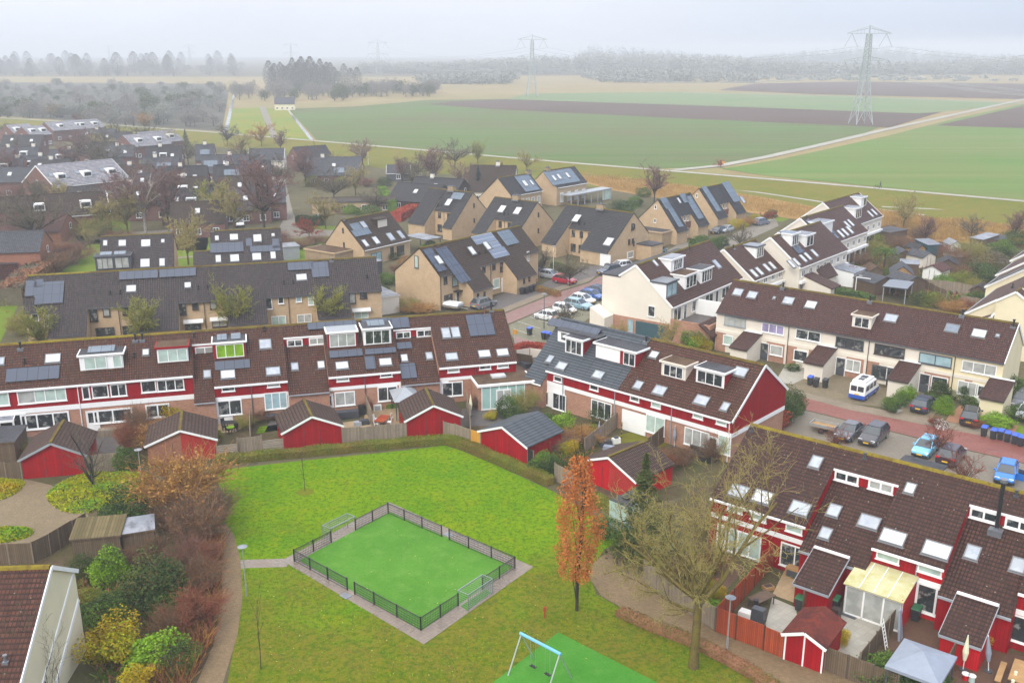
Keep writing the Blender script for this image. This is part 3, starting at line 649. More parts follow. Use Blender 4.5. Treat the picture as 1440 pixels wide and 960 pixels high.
# ================================================================ row K: cream row across the street
h = House('terraced_row', 'cream rendered terrace with plum tiled roof and four lean-to porches across the street', 'terraced houses', (1032, 392.7), 8.75, -38.8, 'crm', 'tK')
RK = [(0, 8.75), (-4.6, 5.2)]; TK = -4.35
h.sec(0, 28, RK, None, oh=.25, gut='dgr', cap='moss'); h.sec(28, 34.7, RK, None, oh=.25, gut='dgr', cap='moss', wall='yel', g1=.1, bb='wht')
x = h.F((1110, 460), TK).x; x2 = h.F((1223, 480), TK).x; x3 = h.F((1344, 502), TK).x
for k in (x, x2, x3): h.pipe(k, TK, .1, 5.0, 'drk')
for cx, cy, w, fr, gl, nx in ((1034, 452, 3.0, 'gry', 'glc', 2), (1087, 462, 3.0, 'wht', 'glp', 3), (1136.7, 471.5, 3.2, 'wht', 'gl', 2), (1195, 483, 3.4, 'dgr', 'gl', 3), (1251, 493.5, 3.5, 'drk', 'gl', 2), (1315.5, 506, 3.6, 'dgr', 'glb', 2), (1377, 517.5, 3.6, 'wht', 'glc', 3)): h.win((cx, cy), TK, w, 1.25, fr, gl, nx, fw=.1)
h.panel(0, 34.7, 2.55, 2.95, TK, 'crm', 'concrete_band', .09)
for a, b_ in ((.1, 1.5), (7.2, 9.6), (9.9, 11.2), (12.8, 14.6), (17.5, 19.6), (20.0, 21.4), (24.6, 26.0), (26.6, 29.4), (31, 31.8)): h.panel(a, b_, .0, 2.55, TK, 'bro', 'brick_panel', .05)
for cx, cy, w, hh, fr, gl, nx in ((1024, 478, 1.4, 1.3, 'wht', 'gln', 1), (1092, 492.5, 1.7, 1.3, 'wht', 'glc', 1), (1126, 500, 1.8, 1.4, 'wht', 'gl', 1), (1200, 514, 1.8, 1.5, 'wht', 'glc', 2), (1237.5, 523, 1.9, 1.6, 'dgr', 'gl', 2), (1321, 539.5, 1.8, 1.7, 'wht', 'gl', 1), (1361, 546, 2.2, 1.6, 'wht', 'glc', 2)): h.win((cx, cy), TK - .05, w, hh, fr, gl, nx, fw=.1)
for cx, cy, lf in ((1075, 493, 'dgr'), (1182, 516, 'dgr'), (1254, 525, 'drk'), (1299.5, 541, 'dgr'), (1379, 556, 'wht')): h.door((cx, cy), TK, 1.05, 2.2, lf)
for n, (pl, pr) in enumerate((((1047.5, 463.5), (1072.5, 467.5)), ((1151, 482), (1178, 488)), ((1266, 506), (1296, 510)), ((1393, 530.5), (1427.5, 537)))):
    s0, s1 = h.F(pl, TK).x, h.F(pr, TK).x
    h.lean(s0, s1, TK - .04, TK - 4.0, 3.35, 2.25, 'crm' if n < 3 else 'yel', 'tK', trim='drk')
for cx, cy, w, gl in ((1038, 411, 1.3, 'sky'), (1058, 415, 1.3, 'sky'), (1109, 423, 1.4, 'sky'), (1140.5, 428.7, 1.4, 'skw'), (1253, 447.5, 1.5, 'sky'), (1339, 461.7, 1.5, 'skd'), (1377, 469, 1.5, 'skw'), (1089, 419, .4, 'sky'), (1403, 472, .45, 'sky')): h.skyl((cx, cy), RK, w, 1.15 if w > 1 else .4, gl)
h.dormer((1211, 461), RK, 2.3, 1.45, face='crm', cheek='crm', trim='crm', roof='bitb', wins=((.12, .9, 2),), fr='wht')
for k, z in ((7.0, 8.75), (18.2, 8.75), (28.8, 8.75)): h.flue(k, -.2, z, .55)
h.flue(34.3, -.4, 8.4, .7)
# rooftop plaque and stair pegs on the last porch wall left out; garage gutter only
h.done(); HK = h
# ================================================================ block L: slate and brown roof, red gable
h = House('terraced_row', 'red boarded block with half slate blue and half brown roof and red gable end', 'terraced houses', (788, 446), 8.6, -42.5, 'bro', 'tA')
RL = [(0, 8.6), (-5.85, 4.3)]; TLw = -5.6
h.sec(.2, 2.9, [(0, 8.6), (-6.7, 2.8)], RL and [(0, 8.6), (5.2, 4.8)], roof='tL', cap='tL', gut='wht')
h.sec(2.9, 12.6, RL, [(0, 8.6), (5.2, 4.8)], roof='tL', cap='tL', gut='wht', gh=.16)
h.sec(12.6, 25.9, RL, [(0, 8.6), (5.2, 4.8)], gut='wht', gh=.16, g1=.15, bb='wht')
h.panel(2.9, 25.9, 3.05, 4.2, TLw, 'red'); h.panel(2.9, 25.93, 2.6, 3.05, TLw, 'wht', 'fascia_band', .06)
# gable cladding
b = MB(); b.extr([(-5.6, 3.0), (-5.6, 4.3), (0, 8.42), (4.95, 4.75), (4.95, 3.0)], 25.9, 25.94); b.build('gable_cladding', M['red'], h.root)
b = MB(); b.box(25.9, 25.97, -5.62, 4.96, 2.55, 3.0); b.build('fascia_band', M['wht'], h.root)
for cx, cy in ((785, 532.5), (836, 544.5), (893, 560), (923, 569), (982, 584), (1015, 593)): h.win((cx, cy), TLw, 1.15, .62, 'wht', 'gl' if cx < 900 else 'gln', 1, fw=.1)
h.panel(.3, 5.4, .02, 2.6, TLw, 'wht', 'white_front', .03)
for cx, cy, w, hh, nx, gl in ((761, 557, 2.3, 1.6, 2, 'gl'), (787, 565, 1.9, 1.9, 2, 'gl'), (846, 576, 2.7, 1.9, 3, 'gl'), (922, 597, 2.3, 1.9, 2, 'gln'), (980, 616, 2.8, 1.8, 3, 'glc'), (1019, 625, 1.4, 1.9, 1, 'gln')): h.win((cx, cy), TLw - .03, w, hh, 'wht', gl, nx, fw=.1)
q = h.F((893, 588), TLw); h.panel(q.x - 1.6, q.x + 1.4, .1, 2.35, TLw - .03, 'wht', 'roller_shutter', .06)
h.door((1003, 622), TLw, 1.0, 2.15, 'wht')
h.dormer((807, 498), RL, 2.5, 1.75, cheek='red', wins=((.05, .95, 3),), roof='bit')
h.dormer((865, 509.5), RL, 5.4, 1.6, face='red', cheek='red', wins=((.03, .62, 0), (.7, .98, 2)), roof='bit')
h.dormer((946.6, 531), RL, 2.9, 1.45, face='crm', cheek='crm', trim='crm', wins=((.1, .9, 3),), roof='bitb')
h.dormer((998, 541.5), RL, 3.2, 1.5, cheek='red', wins=((.05, .95, 3),), roof='bit')
for cx, cy, w, hh, gl in ((841.8, 527, 1.3, 1.0, 'sky'), (920, 499, 1.0, .9, 'skw'), (898, 541.5, .95, 1.0, 'sky'), (928, 549, 1.4, 1.1, 'sky'), (987, 563, 1.5, 1.1, 'sky'), (1020, 572, .8, 1.0, 'sky'), (1041.6, 523, 1.4, 1.1, 'sky'), (773.7, 505, .8, 1.0, 'sky'), (790, 514.7, 1.3, 1.0, 'sky')): h.skyl((cx, cy), RL, w, hh, gl)
h.solar((808, 462), [(0, 8.6), (-5.85, 4.3)], 7.2, 1.1, 'sol', .3)
b = MB(); b.box(1.6, 3.6, -2.35, -.3, 6.6, 7.9, 0); d = b.build('dormer', M['wht'], h.root); b = MB(); b.box(1.4, 7.2, -2.5, -.2, 7.9, 8.05, 0); b.build('dormer_roof', M['bit'], d); b = MB(); b.box(2.1, 3.1, -2.38, -2.34, 6.9, 7.7, 0); b.build('dormer_window', M['gl'], d)
for x in (5.2, 12.2, 19.2): h.pipe(x, TLw, .1, 4.2, 'gry')
h.pipe(25.7, TLw, .1, 4.2, 'wht'); h.flue(12.3, -.5, 8.3, .5)
h.done(); HL = h
# ================================================================ row M: red row in the right foreground
h = House('terraced_row', 'red terrace in the front right corner with dark plum roof and sunken roof bays', 'terraced houses', (1053, 595), 8.5, -39, 'red', 'tM')
RM = [(0, 8.5), (-6.5, 4.3)]; RMN = [(0, 8.5), (-1.75, 7.37), (-1.75, 6.45), (-7.4, 2.8)]; TM = -6.2
n1a, n1b = h.Z((1174, 658), 7.3).x, h.F((1226, 770), -6.5).x; n2a = h.Z((1365, 708), 7.3).x
for a, b, f in ((0.2, n1a, RM), (n1a, n1b, RMN), (n1b, n2a, RM), (n2a, n2a + 4.6, RMN), (n2a + 4.6, n2a + 12, RM)):
    h.sec(a, b, f, [(0, 8.5), (5, 5.0)], gut='wht' if f is RM else 'gry', gh=.16, oh=.28, cap='mossy')
for a, b in ((.2, n1a), (n1b, n2a), (n2a + 4.6, n2a + 12)):
    h.panel(a, b, 2.6, 2.98, TM, 'wht', 'fascia_band', .07)
h.panel(n1b + 3.2, n2a, 0, 4.15, TM, 'redb'); h.panel(n1b + 3.2, n2a, 2.62, 2.96, TM - .02, 'wht', 'fascia_band', .07)
h.panel(n1a, n1b, 6.45, 7.25, -1.75, 'red'); h.panel(n2a, n2a + 4.6, 6.45, 7.25, -1.75, 'red')
h.panel(n1a, n1b, 7.2, 7.36, -1.8, 'wht', 'fascia_band', .08); h.panel(n2a, n2a + 4.6, 7.2, 7.36, -1.8, 'wht', 'fascia_band', .08)
for cx, cy, nx in ((1191, 671, 2), (1239, 683.5, 2), (1384, 724, 2), (1434, 738, 2)): h.win((cx, cy), -1.75, 1.85, .78, 'wht', 'gl' if cx != 1239 else 'glc', nx, fw=.14)
for cx, cy, w, hh in ((1034, 714, 1.3, .62), (1067, 726, 1.3, .62), (1117, 743, 1.3, .62), (1249, 782, 1.6, .72), (1308, 800, 1.6, .72)): h.win((cx, cy), TM, w, hh, 'wht', 'gln', 1, fw=.1)
for cx, cy, w, hh, nx, gl in ((1046, 764, 2.9, 2.0, 3, 'gln'), (1118, 783, 2.3, 1.9, 2, 'gl'), (1423, 880, 2.7, 1.9, 2, 'gl')): h.win((cx, cy), TM, w, hh, 'wht', gl, nx, fw=.1)
h.win((1316, 845), TM - .04, 2.7, 2.2, 'wht', 'gl', 2, fw=.16)
h.door((1017.5, 752), TM, .95, 2.1, 'wht', 'glc')
for cx, cy, w, hh, sg, gl in ((1147.5, 650, .9, 1.15, RM, 'sky'), (1039, 691, 1.5, 1.15, RM, 'sky'), (1072.5, 699, 1.5, 1.15, RM, 'skw'), (1125, 715, 1.5, 1.15, RM, 'sky'), (1280, 687, .75, .95, RM, 'skw'), (1256, 755.5, 1.7, 1.15, RM, 'skw'), (1317.5, 773.5, 1.8, 1.2, RM, 'skw'),
        (1173, 718, .95, 1.1, RMN[2:], 'sky'), (1222.5, 734, 1.5, 1.1, RMN[2:], 'sky'), (1161, 750, .85, 1.0, RMN[2:], 'sky'), (1367.5, 777, .95, 1.15, RMN[2:], 'sky'), (1432, 795, .95, 1.15, RMN[2:], 'sky')): h.skyl((cx, cy), sg, w, hh, gl)
q = h.Rf((1401, 745), RMN[2:]); b = MB(); b.tube((q.x, q.y, q.z - .2), (q.x, q.y, q.z + 3.6), .14, n=10); b.tube((q.x, q.y, q.z + 3.6), (q.x, q.y, q.z + 3.85), .26, n=10, m=1); b.tube((q.x, q.y, q.z + .1), (q.x, q.y, q.z + .2), .2, n=10, m=1); b.box(q.x - .45, q.x + .45, q.y - .5, q.y + .5, q.z - .45, q.z + .12, 1); b.build('stove_pipe', [M['blk'], M['zinc']], h.root)
h.vents([(1057, 606), (1216, 644), (1429, 697)], RM, 'dgr')
for pl, pr, dz in (((1148, 771), (1197, 787), 0), ((1347, 836), (1406, 854), 0)):
    s0, s1 = h.Z(pl, 2.95).x, h.Z(pr, 2.95).x
    h.lean(s0, s1, TM - .9, TM - 4.2, 3.25, 1.95, 'redb' if pl[0] > 1300 else 'red', 'tM', 'lean_to', trim='gry')
# glass garden room with algae covered roof
c0 = h.F((1196, 835), TM - 2.9); s0 = c0.x - .4; s1 = s0 + 3.9
b = MB()
for x in (s0, s0 + 1.25, s0 + 2.6, s1 - .1): b.box(x, x + .12, TM - 2.9, TM - 2.78, 0, 2.25, 0)
b.box(s0, s1, TM - 2.9, TM - 2.78, 2.2, 2.38, 0); b.box(s0, s1, TM - 2.9, TM - 2.78, 0, .14, 0)
b.box(s0, s0 + .08, TM - 2.9, TM, 0, 2.3, 0); b.box(s1 - .08, s1, TM - 2.9, TM, 0, 2.5, 2); b.box(s0 + .1, s1 - .1, TM - 2.84, TM - 2.82, .14, 2.2, 1)
e = b.build('garden_room', [M['wht'], M['glc'], M['redb']], h.root)
b = MB(); b.hexa([(s0 - .1, TM - 3.1, 2.36), (s1 + .1, TM - 3.1, 2.36), (s1 + .1, TM - .05, 2.98), (s0 - .1, TM - .05, 2.98), (s0 - .1, TM - 3.1, 2.44), (s1 + .1, TM - 3.1, 2.44), (s1 + .1, TM - .05, 3.06), (s0 - .1, TM - .05, 3.06)], 0)
for k in range(1, 4): x = s0 + k * (s1 - s0) / 4; b.bar((x, TM - 3.1, 2.46), (x, TM - .1, 3.07), .05, .05, 1)
b.build('garden_room_roof', [M['poly'], M['wht']], e)
h.pipe(n1b + 3.1, TM, .1, 4.1, 'gry'); h.done(); HM = h
# ================================================================ row B: beige brick row
h = House('terraced_row', 'beige brick terrace with long grey roof behind the red boarded terrace', 'terraced houses', (38, 387), 9.1, 15.3, 'bei', 'tB')
RB = [(0, 9.1), (-5.4, 5.3)]; RBL = [(0, 9.1), (-9.0, 2.75)]; TB = -5.15
xs = [0.1] + [h.Z((x, y), 5.3).x for x, y in ((70, 438), (124, 433), (195, 429), (251, 426), (319, 422), (374, 419), (443, 415), (490, 411))] + [46.6]
for k in range(9): h.sec(xs[k], xs[k + 1], RB if k % 2 == 0 else RBL, [(0, 9.1), (5.4, 5.2)], gut='dgr', cap='mossy' if k < 2 else 'moss', g0=.1 if k == 0 else 0, g1=.1 if k == 8 else 0)
for cx, cy, w, hh, fr, gl in ((131.7, 443, .95, 1.7, 'drk', 'gl'), (149.7, 439, .85, 1.1, 'drk', 'glc'), (176.7, 437.5, .85, 1.1, 'drk', 'gl'), (193, 440, .7, 1.6, 'gry', 'glc'), (49.5, 446, .9, 1.0, 'wht', 'gl'), (66, 449, .7, 1.8, 'wht', 'glc'), (256.7, 434.4, .9, 1.7, 'drk', 'gl'), (274.4, 430, .8, 1.0, 'drk', 'gl'), (300, 429, .9, 1.1, 'drk', 'glc'),
        (378, 426.5, .9, 1.6, 'wht', 'gl'), (395, 422, .8, 1.0, 'wht', 'gl'), (420, 420, .8, .9, 'wht', 'glb'), (437, 421, .8, 1.6, 'wht', 'gln'), (495.5, 418.4, .9, 1.7, 'drk', 'glc'), (511, 414.4, 1.0, 1.1, 'drk', 'gl'), (148, 467.5, 2.3, 1.4, 'drk', 'gl'), (185, 464, 2.2, 1.3, 'drk', 'gl'), (271.5, 458, 2.1, 1.3, 'drk', 'gl'), (309, 454, 2.0, 1.1, 'drk', 'glc'), (392, 450.4, 2.0, 1.3, 'wht', 'gln'), (428, 447.5, 2.0, 1.2, 'wht', 'glc'), (508, 441, 2.0, 1.4, 'wht', 'gln')): h.win((cx, cy), TB, w, hh, fr, gl, 2 if w > 1.9 else 1, fw=.09)
for cx, cy in ((272, 450.5), (309, 447), (508, 434.5)):
    q = h.F((cx, cy), TB); b = MB(); b.hexa([(q.x - 1.3, TB - .7, q.z - .25), (q.x + 1.3, TB - .7, q.z - .25), (q.x + 1.3, TB, q.z + .05), (q.x - 1.3, TB, q.z + .05), (q.x - 1.3, TB - .7, q.z - .12), (q.x + 1.3, TB - .7, q.z - .12), (q.x + 1.3, TB, q.z + .18), (q.x - 1.3, TB, q.z + .18)]); b.build('awning', M['cush'], h.root)
for cx, cy, w, hh in ((55, 412.5, 1.0, 1.2), (184.5, 406, 1.3, 1.2), (264, 401, .9, 1.0), (424, 390, 1.5, 1.2)): h.skyl((cx, cy), RB, w, hh, 'skw')
h.solar((70, 412), RB, 3.4, 3.9, 'sol'); h.solar((43.5, 406), RB, 1.3, 2.8, 'sol'); h.solar((55, 399), RB, 1.1, 1.4, 'sol'); h.solar((55, 424.5), RB, 1.1, 1.1, 'sol')
h.solar((195, 387), RB, 5.0, 1.5, 'sol'); h.solar((250, 384), RB, 4.8, 1.5, 'sol'); h.solar((422.7, 374.6), RB, 3.6, 1.5, 'sol'); h.solar((450, 379.6), RB, 2.4, 2.9, 'sol')
h.vents([(155, 413), (169, 412), (279, 405), (292, 404.5), (399.5, 398), (412, 397.5), (516, 389.5)], RB)
for x in (8.2, 18.6, 30.6): 
    h.pipe(h.F((167 if x < 10 else 288 if x < 20 else 407, 440), TB).x, TB, .1, 5.1, 'drk')
h.flue(h.Z((466, 366), 9.0).x, -.3, 8.9, .3, 'zinc')
h.done(); HB = h
# ================================================================ D: beige pair with solar roofs
h = House('semi_detached_house', 'big beige brick pair with black and gridded solar panels beside the red street', 'house', (590, 348.5), 9.2, 52, 'bei', 'tD')
RD = [(0, 9.2), (-4.2, 5.3)]; RDL = [(0, 9.2), (-7.1, 2.6)]; TD = -3.95; bD = [(0, 9.2), (5.6, 4.9)]
for a, b, f in ((0, 4.3, RD), (4.3, 9, RDL), (9, 15.2, RD), (15.2, 20.4, RDL), (20.4, 24.9, RD)):
    h.sec(a, b, f, bD, gut='dgr', g0=.08 if a == 0 else 0, g1=.08 if b > 24 else 0, oh=.2)
h.win((586, 368), 0, .8, 1.9, 'dgr', 'gln', 1, 'G0')
for cx, cy, w, hh, fr, gl, nx in ((626, 394, .8, 1.2, 'drk', 'gl', 1), (639.5, 395.5, 1.3, 1.6, 'drk', 'glb', 1), (630, 420, 1.9, 1.4, 'drk', 'gl', 2), (680, 378, .8, 1.2, 'drk', 'gl', 1), (694, 374, .8, 1.2, 'drk', 'gl', 1), (706.5, 375, 1.4, 1.6, 'drk', 'gl', 1), (697.5, 398.5, 1.7, 1.6, 'wht', 'gln', 1)): h.win((cx, cy), TD, w, hh, fr, gl, nx)
for cx, cy in ((672, 416), (681, 413.5), (736.7, 395), (744, 392)): h.win((cx, cy), -6.9, .4, .8, 'drk', 'gl', 1)
h.door((645, 423), TD, 1.3, 2.2, 'grn'); h.door((711, 404), TD, 2.1, 2.3, 'wht', solid=True)
h.win((742, 360), TD, .6, 1.6, 'wht', 'glc')
b = MB(); b.box(3.0, 4.3, TD - .9, TD, 2.35, 2.5); b.build('door_canopy', M['blk'], h.root)
h.solar((611, 366), RD, 1.9, 4.4, 'sol'); h.solar((637, 373), RDL, 2.6, 6.9, 'sol'); h.solar((680, 336), RDL, 5.2, 1.7, 'solw'); h.solar((697, 346), RDL, 2.4, 1.7, 'solw'); h.solar((701.5, 356), RDL, 4.0, 1.7, 'solw'); h.solar((714, 334.5), RDL, 3.4, 3.0, 'solg')
for cx, cy, gl in ((617, 367.5, 'skw'), (663.5, 354.5, 'skw'), (684.5, 347.5, 'skw')): h.skyl((cx, cy), RDL, 1.1, 1.6, gl).location.z += .22
h.vents([(674, 357), (682, 355)], RDL); h.pipe(.15, TD, .1, 5.1, 'drk'); h.pipe(12.1, TD, .1, 5.1, 'drk')
h.done(); HD = h
# ================================================================ E
h = House('semi_detached_house', 'beige gabled house with cream dormer, grey solar panels and flat annex behind the beige row', 'house', (480, 309), 8.1, 55, 'bei', 'tD')
RE = [(0, 8.1), (-5.6, 3.0)]; h.sec(0, 12.7, RE, [(0, 8.1), (4.6, 3.2)], gut='wht', g0=.08, g1=.08, oh=.2); TE = -5.4
for cx, cy, w, hh, gl in ((511, 316, 1.2, 1.5, 'sky'), (513.5, 342, 1.0, 1.6, 'skw'), (528.5, 338, 1.2, 1.7, 'skw'), (549, 333, 1.4, 1.8, 'sky'), (563.5, 330, 1.1, 1.9, 'sky')): h.skyl((cx, cy), RE, w, hh, gl)
h.solar((508, 327), RE, 4.4, 1.5, 'solg'); h.solar((500, 319), RE, 2.4, 1.5, 'solg')
h.dormer((538, 319), RE, 2.6, 1.5, face='crm', cheek='tD', roof='tD', trim='tD', wins=())
h.win((482.5, 324), 0, .35, .9, 'drk', 'gl', 1, 'G0', .06); h.win((484, 344), 0, .35, .9, 'drk', 'gl', 1, 'G0', .06)
for cx, cy, w, gl in ((529, 362, 2.8, 'glb'), (551, 354, .9, 'gl'), (563, 352, 2.0, 'gl')): h.win((cx, cy), TE, w, 1.9, 'grn' if w > 2.5 else 'drk', gl, 2 if w > 1 else 1)
b = MB(); b.box(-4.6, -.02, -2.5, 5.2, 0, 2.7); an = b.build('annex', M['beg'], h.root); b = MB(); b.box(-4.8, 0, -2.7, 5.4, 2.7, 2.95, 0); b.box(-4.6, -.02, -2.5, 5.2, 2.95, 2.965, 1); b.build('annex_roof', [M['bei'], M['bitb']], an)
h.flue(.5, 0, 8.0, .5, 'zinc'); h.done()
# ================================================================ F1-F3 charcoal roofed pairs
def pairF(label, A, hr, th, L, front, low, ex, ext=()):
    h = House('semi_detached_house', label, 'house', A, hr, th, 'bei', 'tF')
    RH, RL_ = [(0, hr), (-3.9, 5.3)], [(0, hr), low]; T = -3.65; bk = [(0, hr), (5.2, 4.6)]
    a, b = front
    for s0, s1, f in ((0, a, RL_), (a, b, RH), (b, L, RL_)): h.sec(s0, s1, f, bk, gut='dgr', g0=.08 if s0 == 0 else 0, g1=.08 if s1 == L else 0, oh=.2)
    n = max(2, int((b - a) / 1.7))
    for k in range(n):
        x = a + (b - a) * (k + .5) / n
        for z, hh in ((4.25, 1.2), (1.5, 1.5)):
            me, pm = window_mesh(.8 if z > 3 else 1.2, hh, 'drk', 'gl', 1, .08, None); o = link_mesh('window', me, h.root, (x, T - .04, z)); link_mesh('pane', pm, o)
    h.pipe((a + b) / 2, T, .1, 5.1, 'drk')
    h.chimney(L * .52, 0, 1.5, .9, .8)
    for z in (6.4, 3.2):
        me, pm = window_mesh(.35, .9, 'drk', 'gl', 1, .06, None); o = link_mesh('window', me, h.root, (L + .04, .3, z), (0, 0, math.pi / 2)); link_mesh('pane', pm, o)
    return h, RH, RL_, T
h, RH, RLo, T = pairF('charcoal roofed beige pair with a small grey solar panel beside a red beech hedge', (604, 264), 9.2, -36, 12.0, (4.6, 9.6), (-7.4, 2.6), 0)
h.skyl((631, 284.5), RLo, 1.4, 1.8, 'skw'); h.solar((643.5, 276), RLo, 3.0, 1.8, 'solg'); h.vents([(616, 289), (621, 289)], RH)
h.done()
h, RH, RLo, T = pairF('charcoal roofed beige pair with two white skylights standing behind the big solar roofed pair', (696, 276.5), 9.0, -40, 11.2, (3.4, 8.2), (-7.2, 2.6), 0)
h.skyl((706, 294), RLo, 1.5, 1.8, 'skw'); h.skyl((728, 296.5), RLo, 1.5, 1.8, 'skw'); h.vents([(709, 301), (715, 301.5)], RH); h.done()
h, RH, RLo, T = pairF('charcoal roofed beige pair with white garage door facing the red street bend', (798, 287), 9.0, -42, 15.8, (3.6, 9.4), (-7.9, 2.6), 0)
h.skyl((811, 307), RLo, 1.5, 1.8, 'skw'); h.skyl((856, 340), RLo, 1.6, 1.9, 'skw'); h.vents([(815, 315), (822, 315)], RH)
h.door((851.5, 368), -7.7, 2.2, 2.2, 'wht', solid=True)
for p, w, hh in (((889.5, 319), .8, 1.3), ((884.5, 340), .6, 1.0), ((889.5, 339), .6, 1.0), ((886, 358), 1.9, 1.2)):
    h.win(p, 15.8, w, hh, 'wht' if w > 1 else 'drk', 'glc' if w > 1 else 'gl', 1, 'G1')
b = MB(); b.box(15.86, 19.2, 1.2, 5.0, 0, 2.9); e = b.build('annex', M['bei'], h.root); b = MB(); b.box(15.86, 19.3, 1.1, 5.1, 2.9, 3.1); b.build('annex_roof', M['bit'], e)
h.done()
# ================================================================ H1, H2: beige pairs with maroon panels
def pairH(label, A, hr, th, L, low):
    h = House('semi_detached_house', label, 'house', A, hr, th, 'bei', 'tF')
    RH, RL_ = [(0, hr), (-2.9, 5.2)], [(0, hr), low]; T = -2.65
    a, b = L * .33, L * .66
    for s0, s1, f in ((0, a, RL_), (a, b, RH), (b, L, RL_)): h.sec(s0, s1, f, [(0, hr), (4.6, 4.4)], gut='dgr', g0=.08 if s0 == 0 else 0, g1=.08 if s1 == L else 0, oh=.2)
    for k, z in ((.38, 4.4), (.5, 4.4), (.6, 4.3), (.45, 1.5), (.58, 1.4)):
        me, pm = window_mesh(.7 if z > 3 else 1.2, 1.1 if z > 3 else 1.6, 'wht', 'gl', 1, .1, None); o = link_mesh('window', me, h.root, (L * k, T - .04, z)); link_mesh('pane', pm, o)
    h.panel(L * .52, b, 2.4, 3.6, T - .3, 'brd', 'maroon_panel', .1)
    for z in (7.2, 4.4):
        me, pm = window_mesh(.5, .8, 'wht', 'gl', 1, .08, None); o = link_mesh('window', me, h.root, (-.04, .4, z)); o.rotation_euler.z = -math.pi / 2; link_mesh('pane', pm, o)
    return h, RH, RL_
h, RH, RLo = pairH('beige pair with grey solar strips, round gable windows and flat garage on the left', (925, 280.5), 8.8, 50, 13.0, (-5.0, 2.6))
h.solar((947, 302), RLo, 1.9, 6.0, 'solg'); h.solar((936, 286), RLo, 2.4, 2.6, 'solg'); h.solar((976, 292), RLo, 2.4, 5.6, 'solg'); h.solar((962, 279), RLo, 2.2, 2.2, 'solg'); h.skyl((954.5, 282), RLo, .8, 1.3, 'skw')
b = MB(); b.box(-3.6, -.02, -3.6, 5.0, 0, 2.7); e = b.build('garage', M['beg'], h.root); b = MB(); b.box(-3.8, 0, -3.8, 5.2, 2.7, 2.95, 0); b.box(-3.6, -.02, -3.6, 5, 2.95, 2.965, 1); b.build('garage_roof', [M['bei'], M['bit']], e)
h.done()
h, RH, RLo = pairH('farther beige pair with broad blue grey solar roof beside the reed ditch', (983, 265), 8.8, 50, 13.0, (-5.2, 2.6))
h.solar((1000, 280), RLo, 2.2, 6.6, 'solg'); h.solar((1028, 270), RLo, 3.4, 5.4, 'solg'); h.skyl((1044, 281), RLo, 1.2, 1.8, 'sky'); h.done()
# ================================================================ I: white house with dormers
h = House('terraced_row', 'cream gabled row with chestnut roof and clustered white dormers over a brick garage', 'terraced houses', (894.5, 372), 10.0, 53, 'crm', 'tJ')
RI = [(0, 10.0), (-5.9, 4.9)]; TI = -5.6
h.sec(0, 22.4, RI, [(0, 10), (2.6, 8.2)], gut='wht', g0=.08, bb='wht', oh=.25)
b = MB(); b.box(.02, 22.4, 2.3, 5.3, 0, 7.9); e = b.build('back_wing', M['crm'], h.root); b = MB(); b.box(-.05, 22.4, 2.35, 5.4, 7.9, 8.1); b.build('wing_roof', M['bit'], e)
h.dormer((944, 416.5), RI, 3.2, 2.0, cheek='wht', trim='dgr', wins=((.05, .95, 2),), fr='dgr', gl='glb', roof='zinc')
h.dormer((971, 404), RI, 3.6, 1.9, cheek='wht', wins=((.08, .95, 3),), roof='bitb'); h.dormer((993, 396), RI, 3.6, 1.9, cheek='wht', wins=((.06, .95, 4),), roof='bit')
h.dormer((952, 379.5), RI, 3.8, 1.7, cheek='wht', wins=((.2, .85, 4),), roof='bitw')
h.skyl((921, 370), RI, .7, 1.1, 'skw'); h.skyl((1007.5, 371.5), RI, 1.2, 1.6, 'sky'); h.vents([(970, 350)], RI)
h.win((916.5, 437.5), 0, 1.1, 1.5, 'wht', 'gl', 1, 'G0')
for cx, cy, w, hh in ((952, 440, 2.2, 1.9), (963, 436, .9, 2.3), (978, 423, 2.4, 1.6), (997, 413, 2.6, 1.9), (1008, 408, 1.0, 2.0), (1020, 402, 2.4, 1.6)): o = h.win((cx, cy), TI, w, hh, 'wht', 'gl', 2 if w > 1.5 else 1, fw=.1); o.location.z = 4.5 - hh / 2
b = MB(); b.box(-.14, -.01, -5.5, 4.0, 0, 2.5); b.build('brick_base', M['bro'], h.root)
b = MB(); b.box(-.2, -.13, -4.9, -.4, .05, 2.2); b.build('garage_door', M['grn'], h.root)
h.win((887, 458), -.13, .9, 1.8, 'gry', 'glb', 1, 'G0')
b = MB(); b.box(-.1, 14, -11.5, -5.65, 0, 2.5, 0, 1); b.box(-.1, 14, -11.5, -11.3, 2.5, 3.3, 0); b.box(-.1, .1, -11.3, -5.65, 2.5, 3.3, 0); b.build('terrace_deck', [M['bro'], M['gpat']], h.root)
b = MB(); b.hexa([(-1, -12.3, 2.0), (4, -12.3, 2.0), (4, -10.2, 3.4), (-1, -10.2, 3.4), (-1, -12.3, 2.15), (4, -12.3, 2.15), (4, -10.2, 3.55), (-1, -10.2, 3.55)]); b.build('porch_roof', M['tJ'], h.root)
b = MB(); b.box(7.2, 7.5, -10.5, -5.7, 2.5, 4.6); b.build('terrace_screen', M['wht'], h.root)
b = MB(); b.box(-2.6, -.2, 3.2, 5.6, 0, 2.5, 0); b.extr([(3.2, 2.5), (5.6, 2.5), (5.6, 3.7)], -2.6, -.2, 0); e = b.build('side_shed', M['crm'], h.root)
h.done()
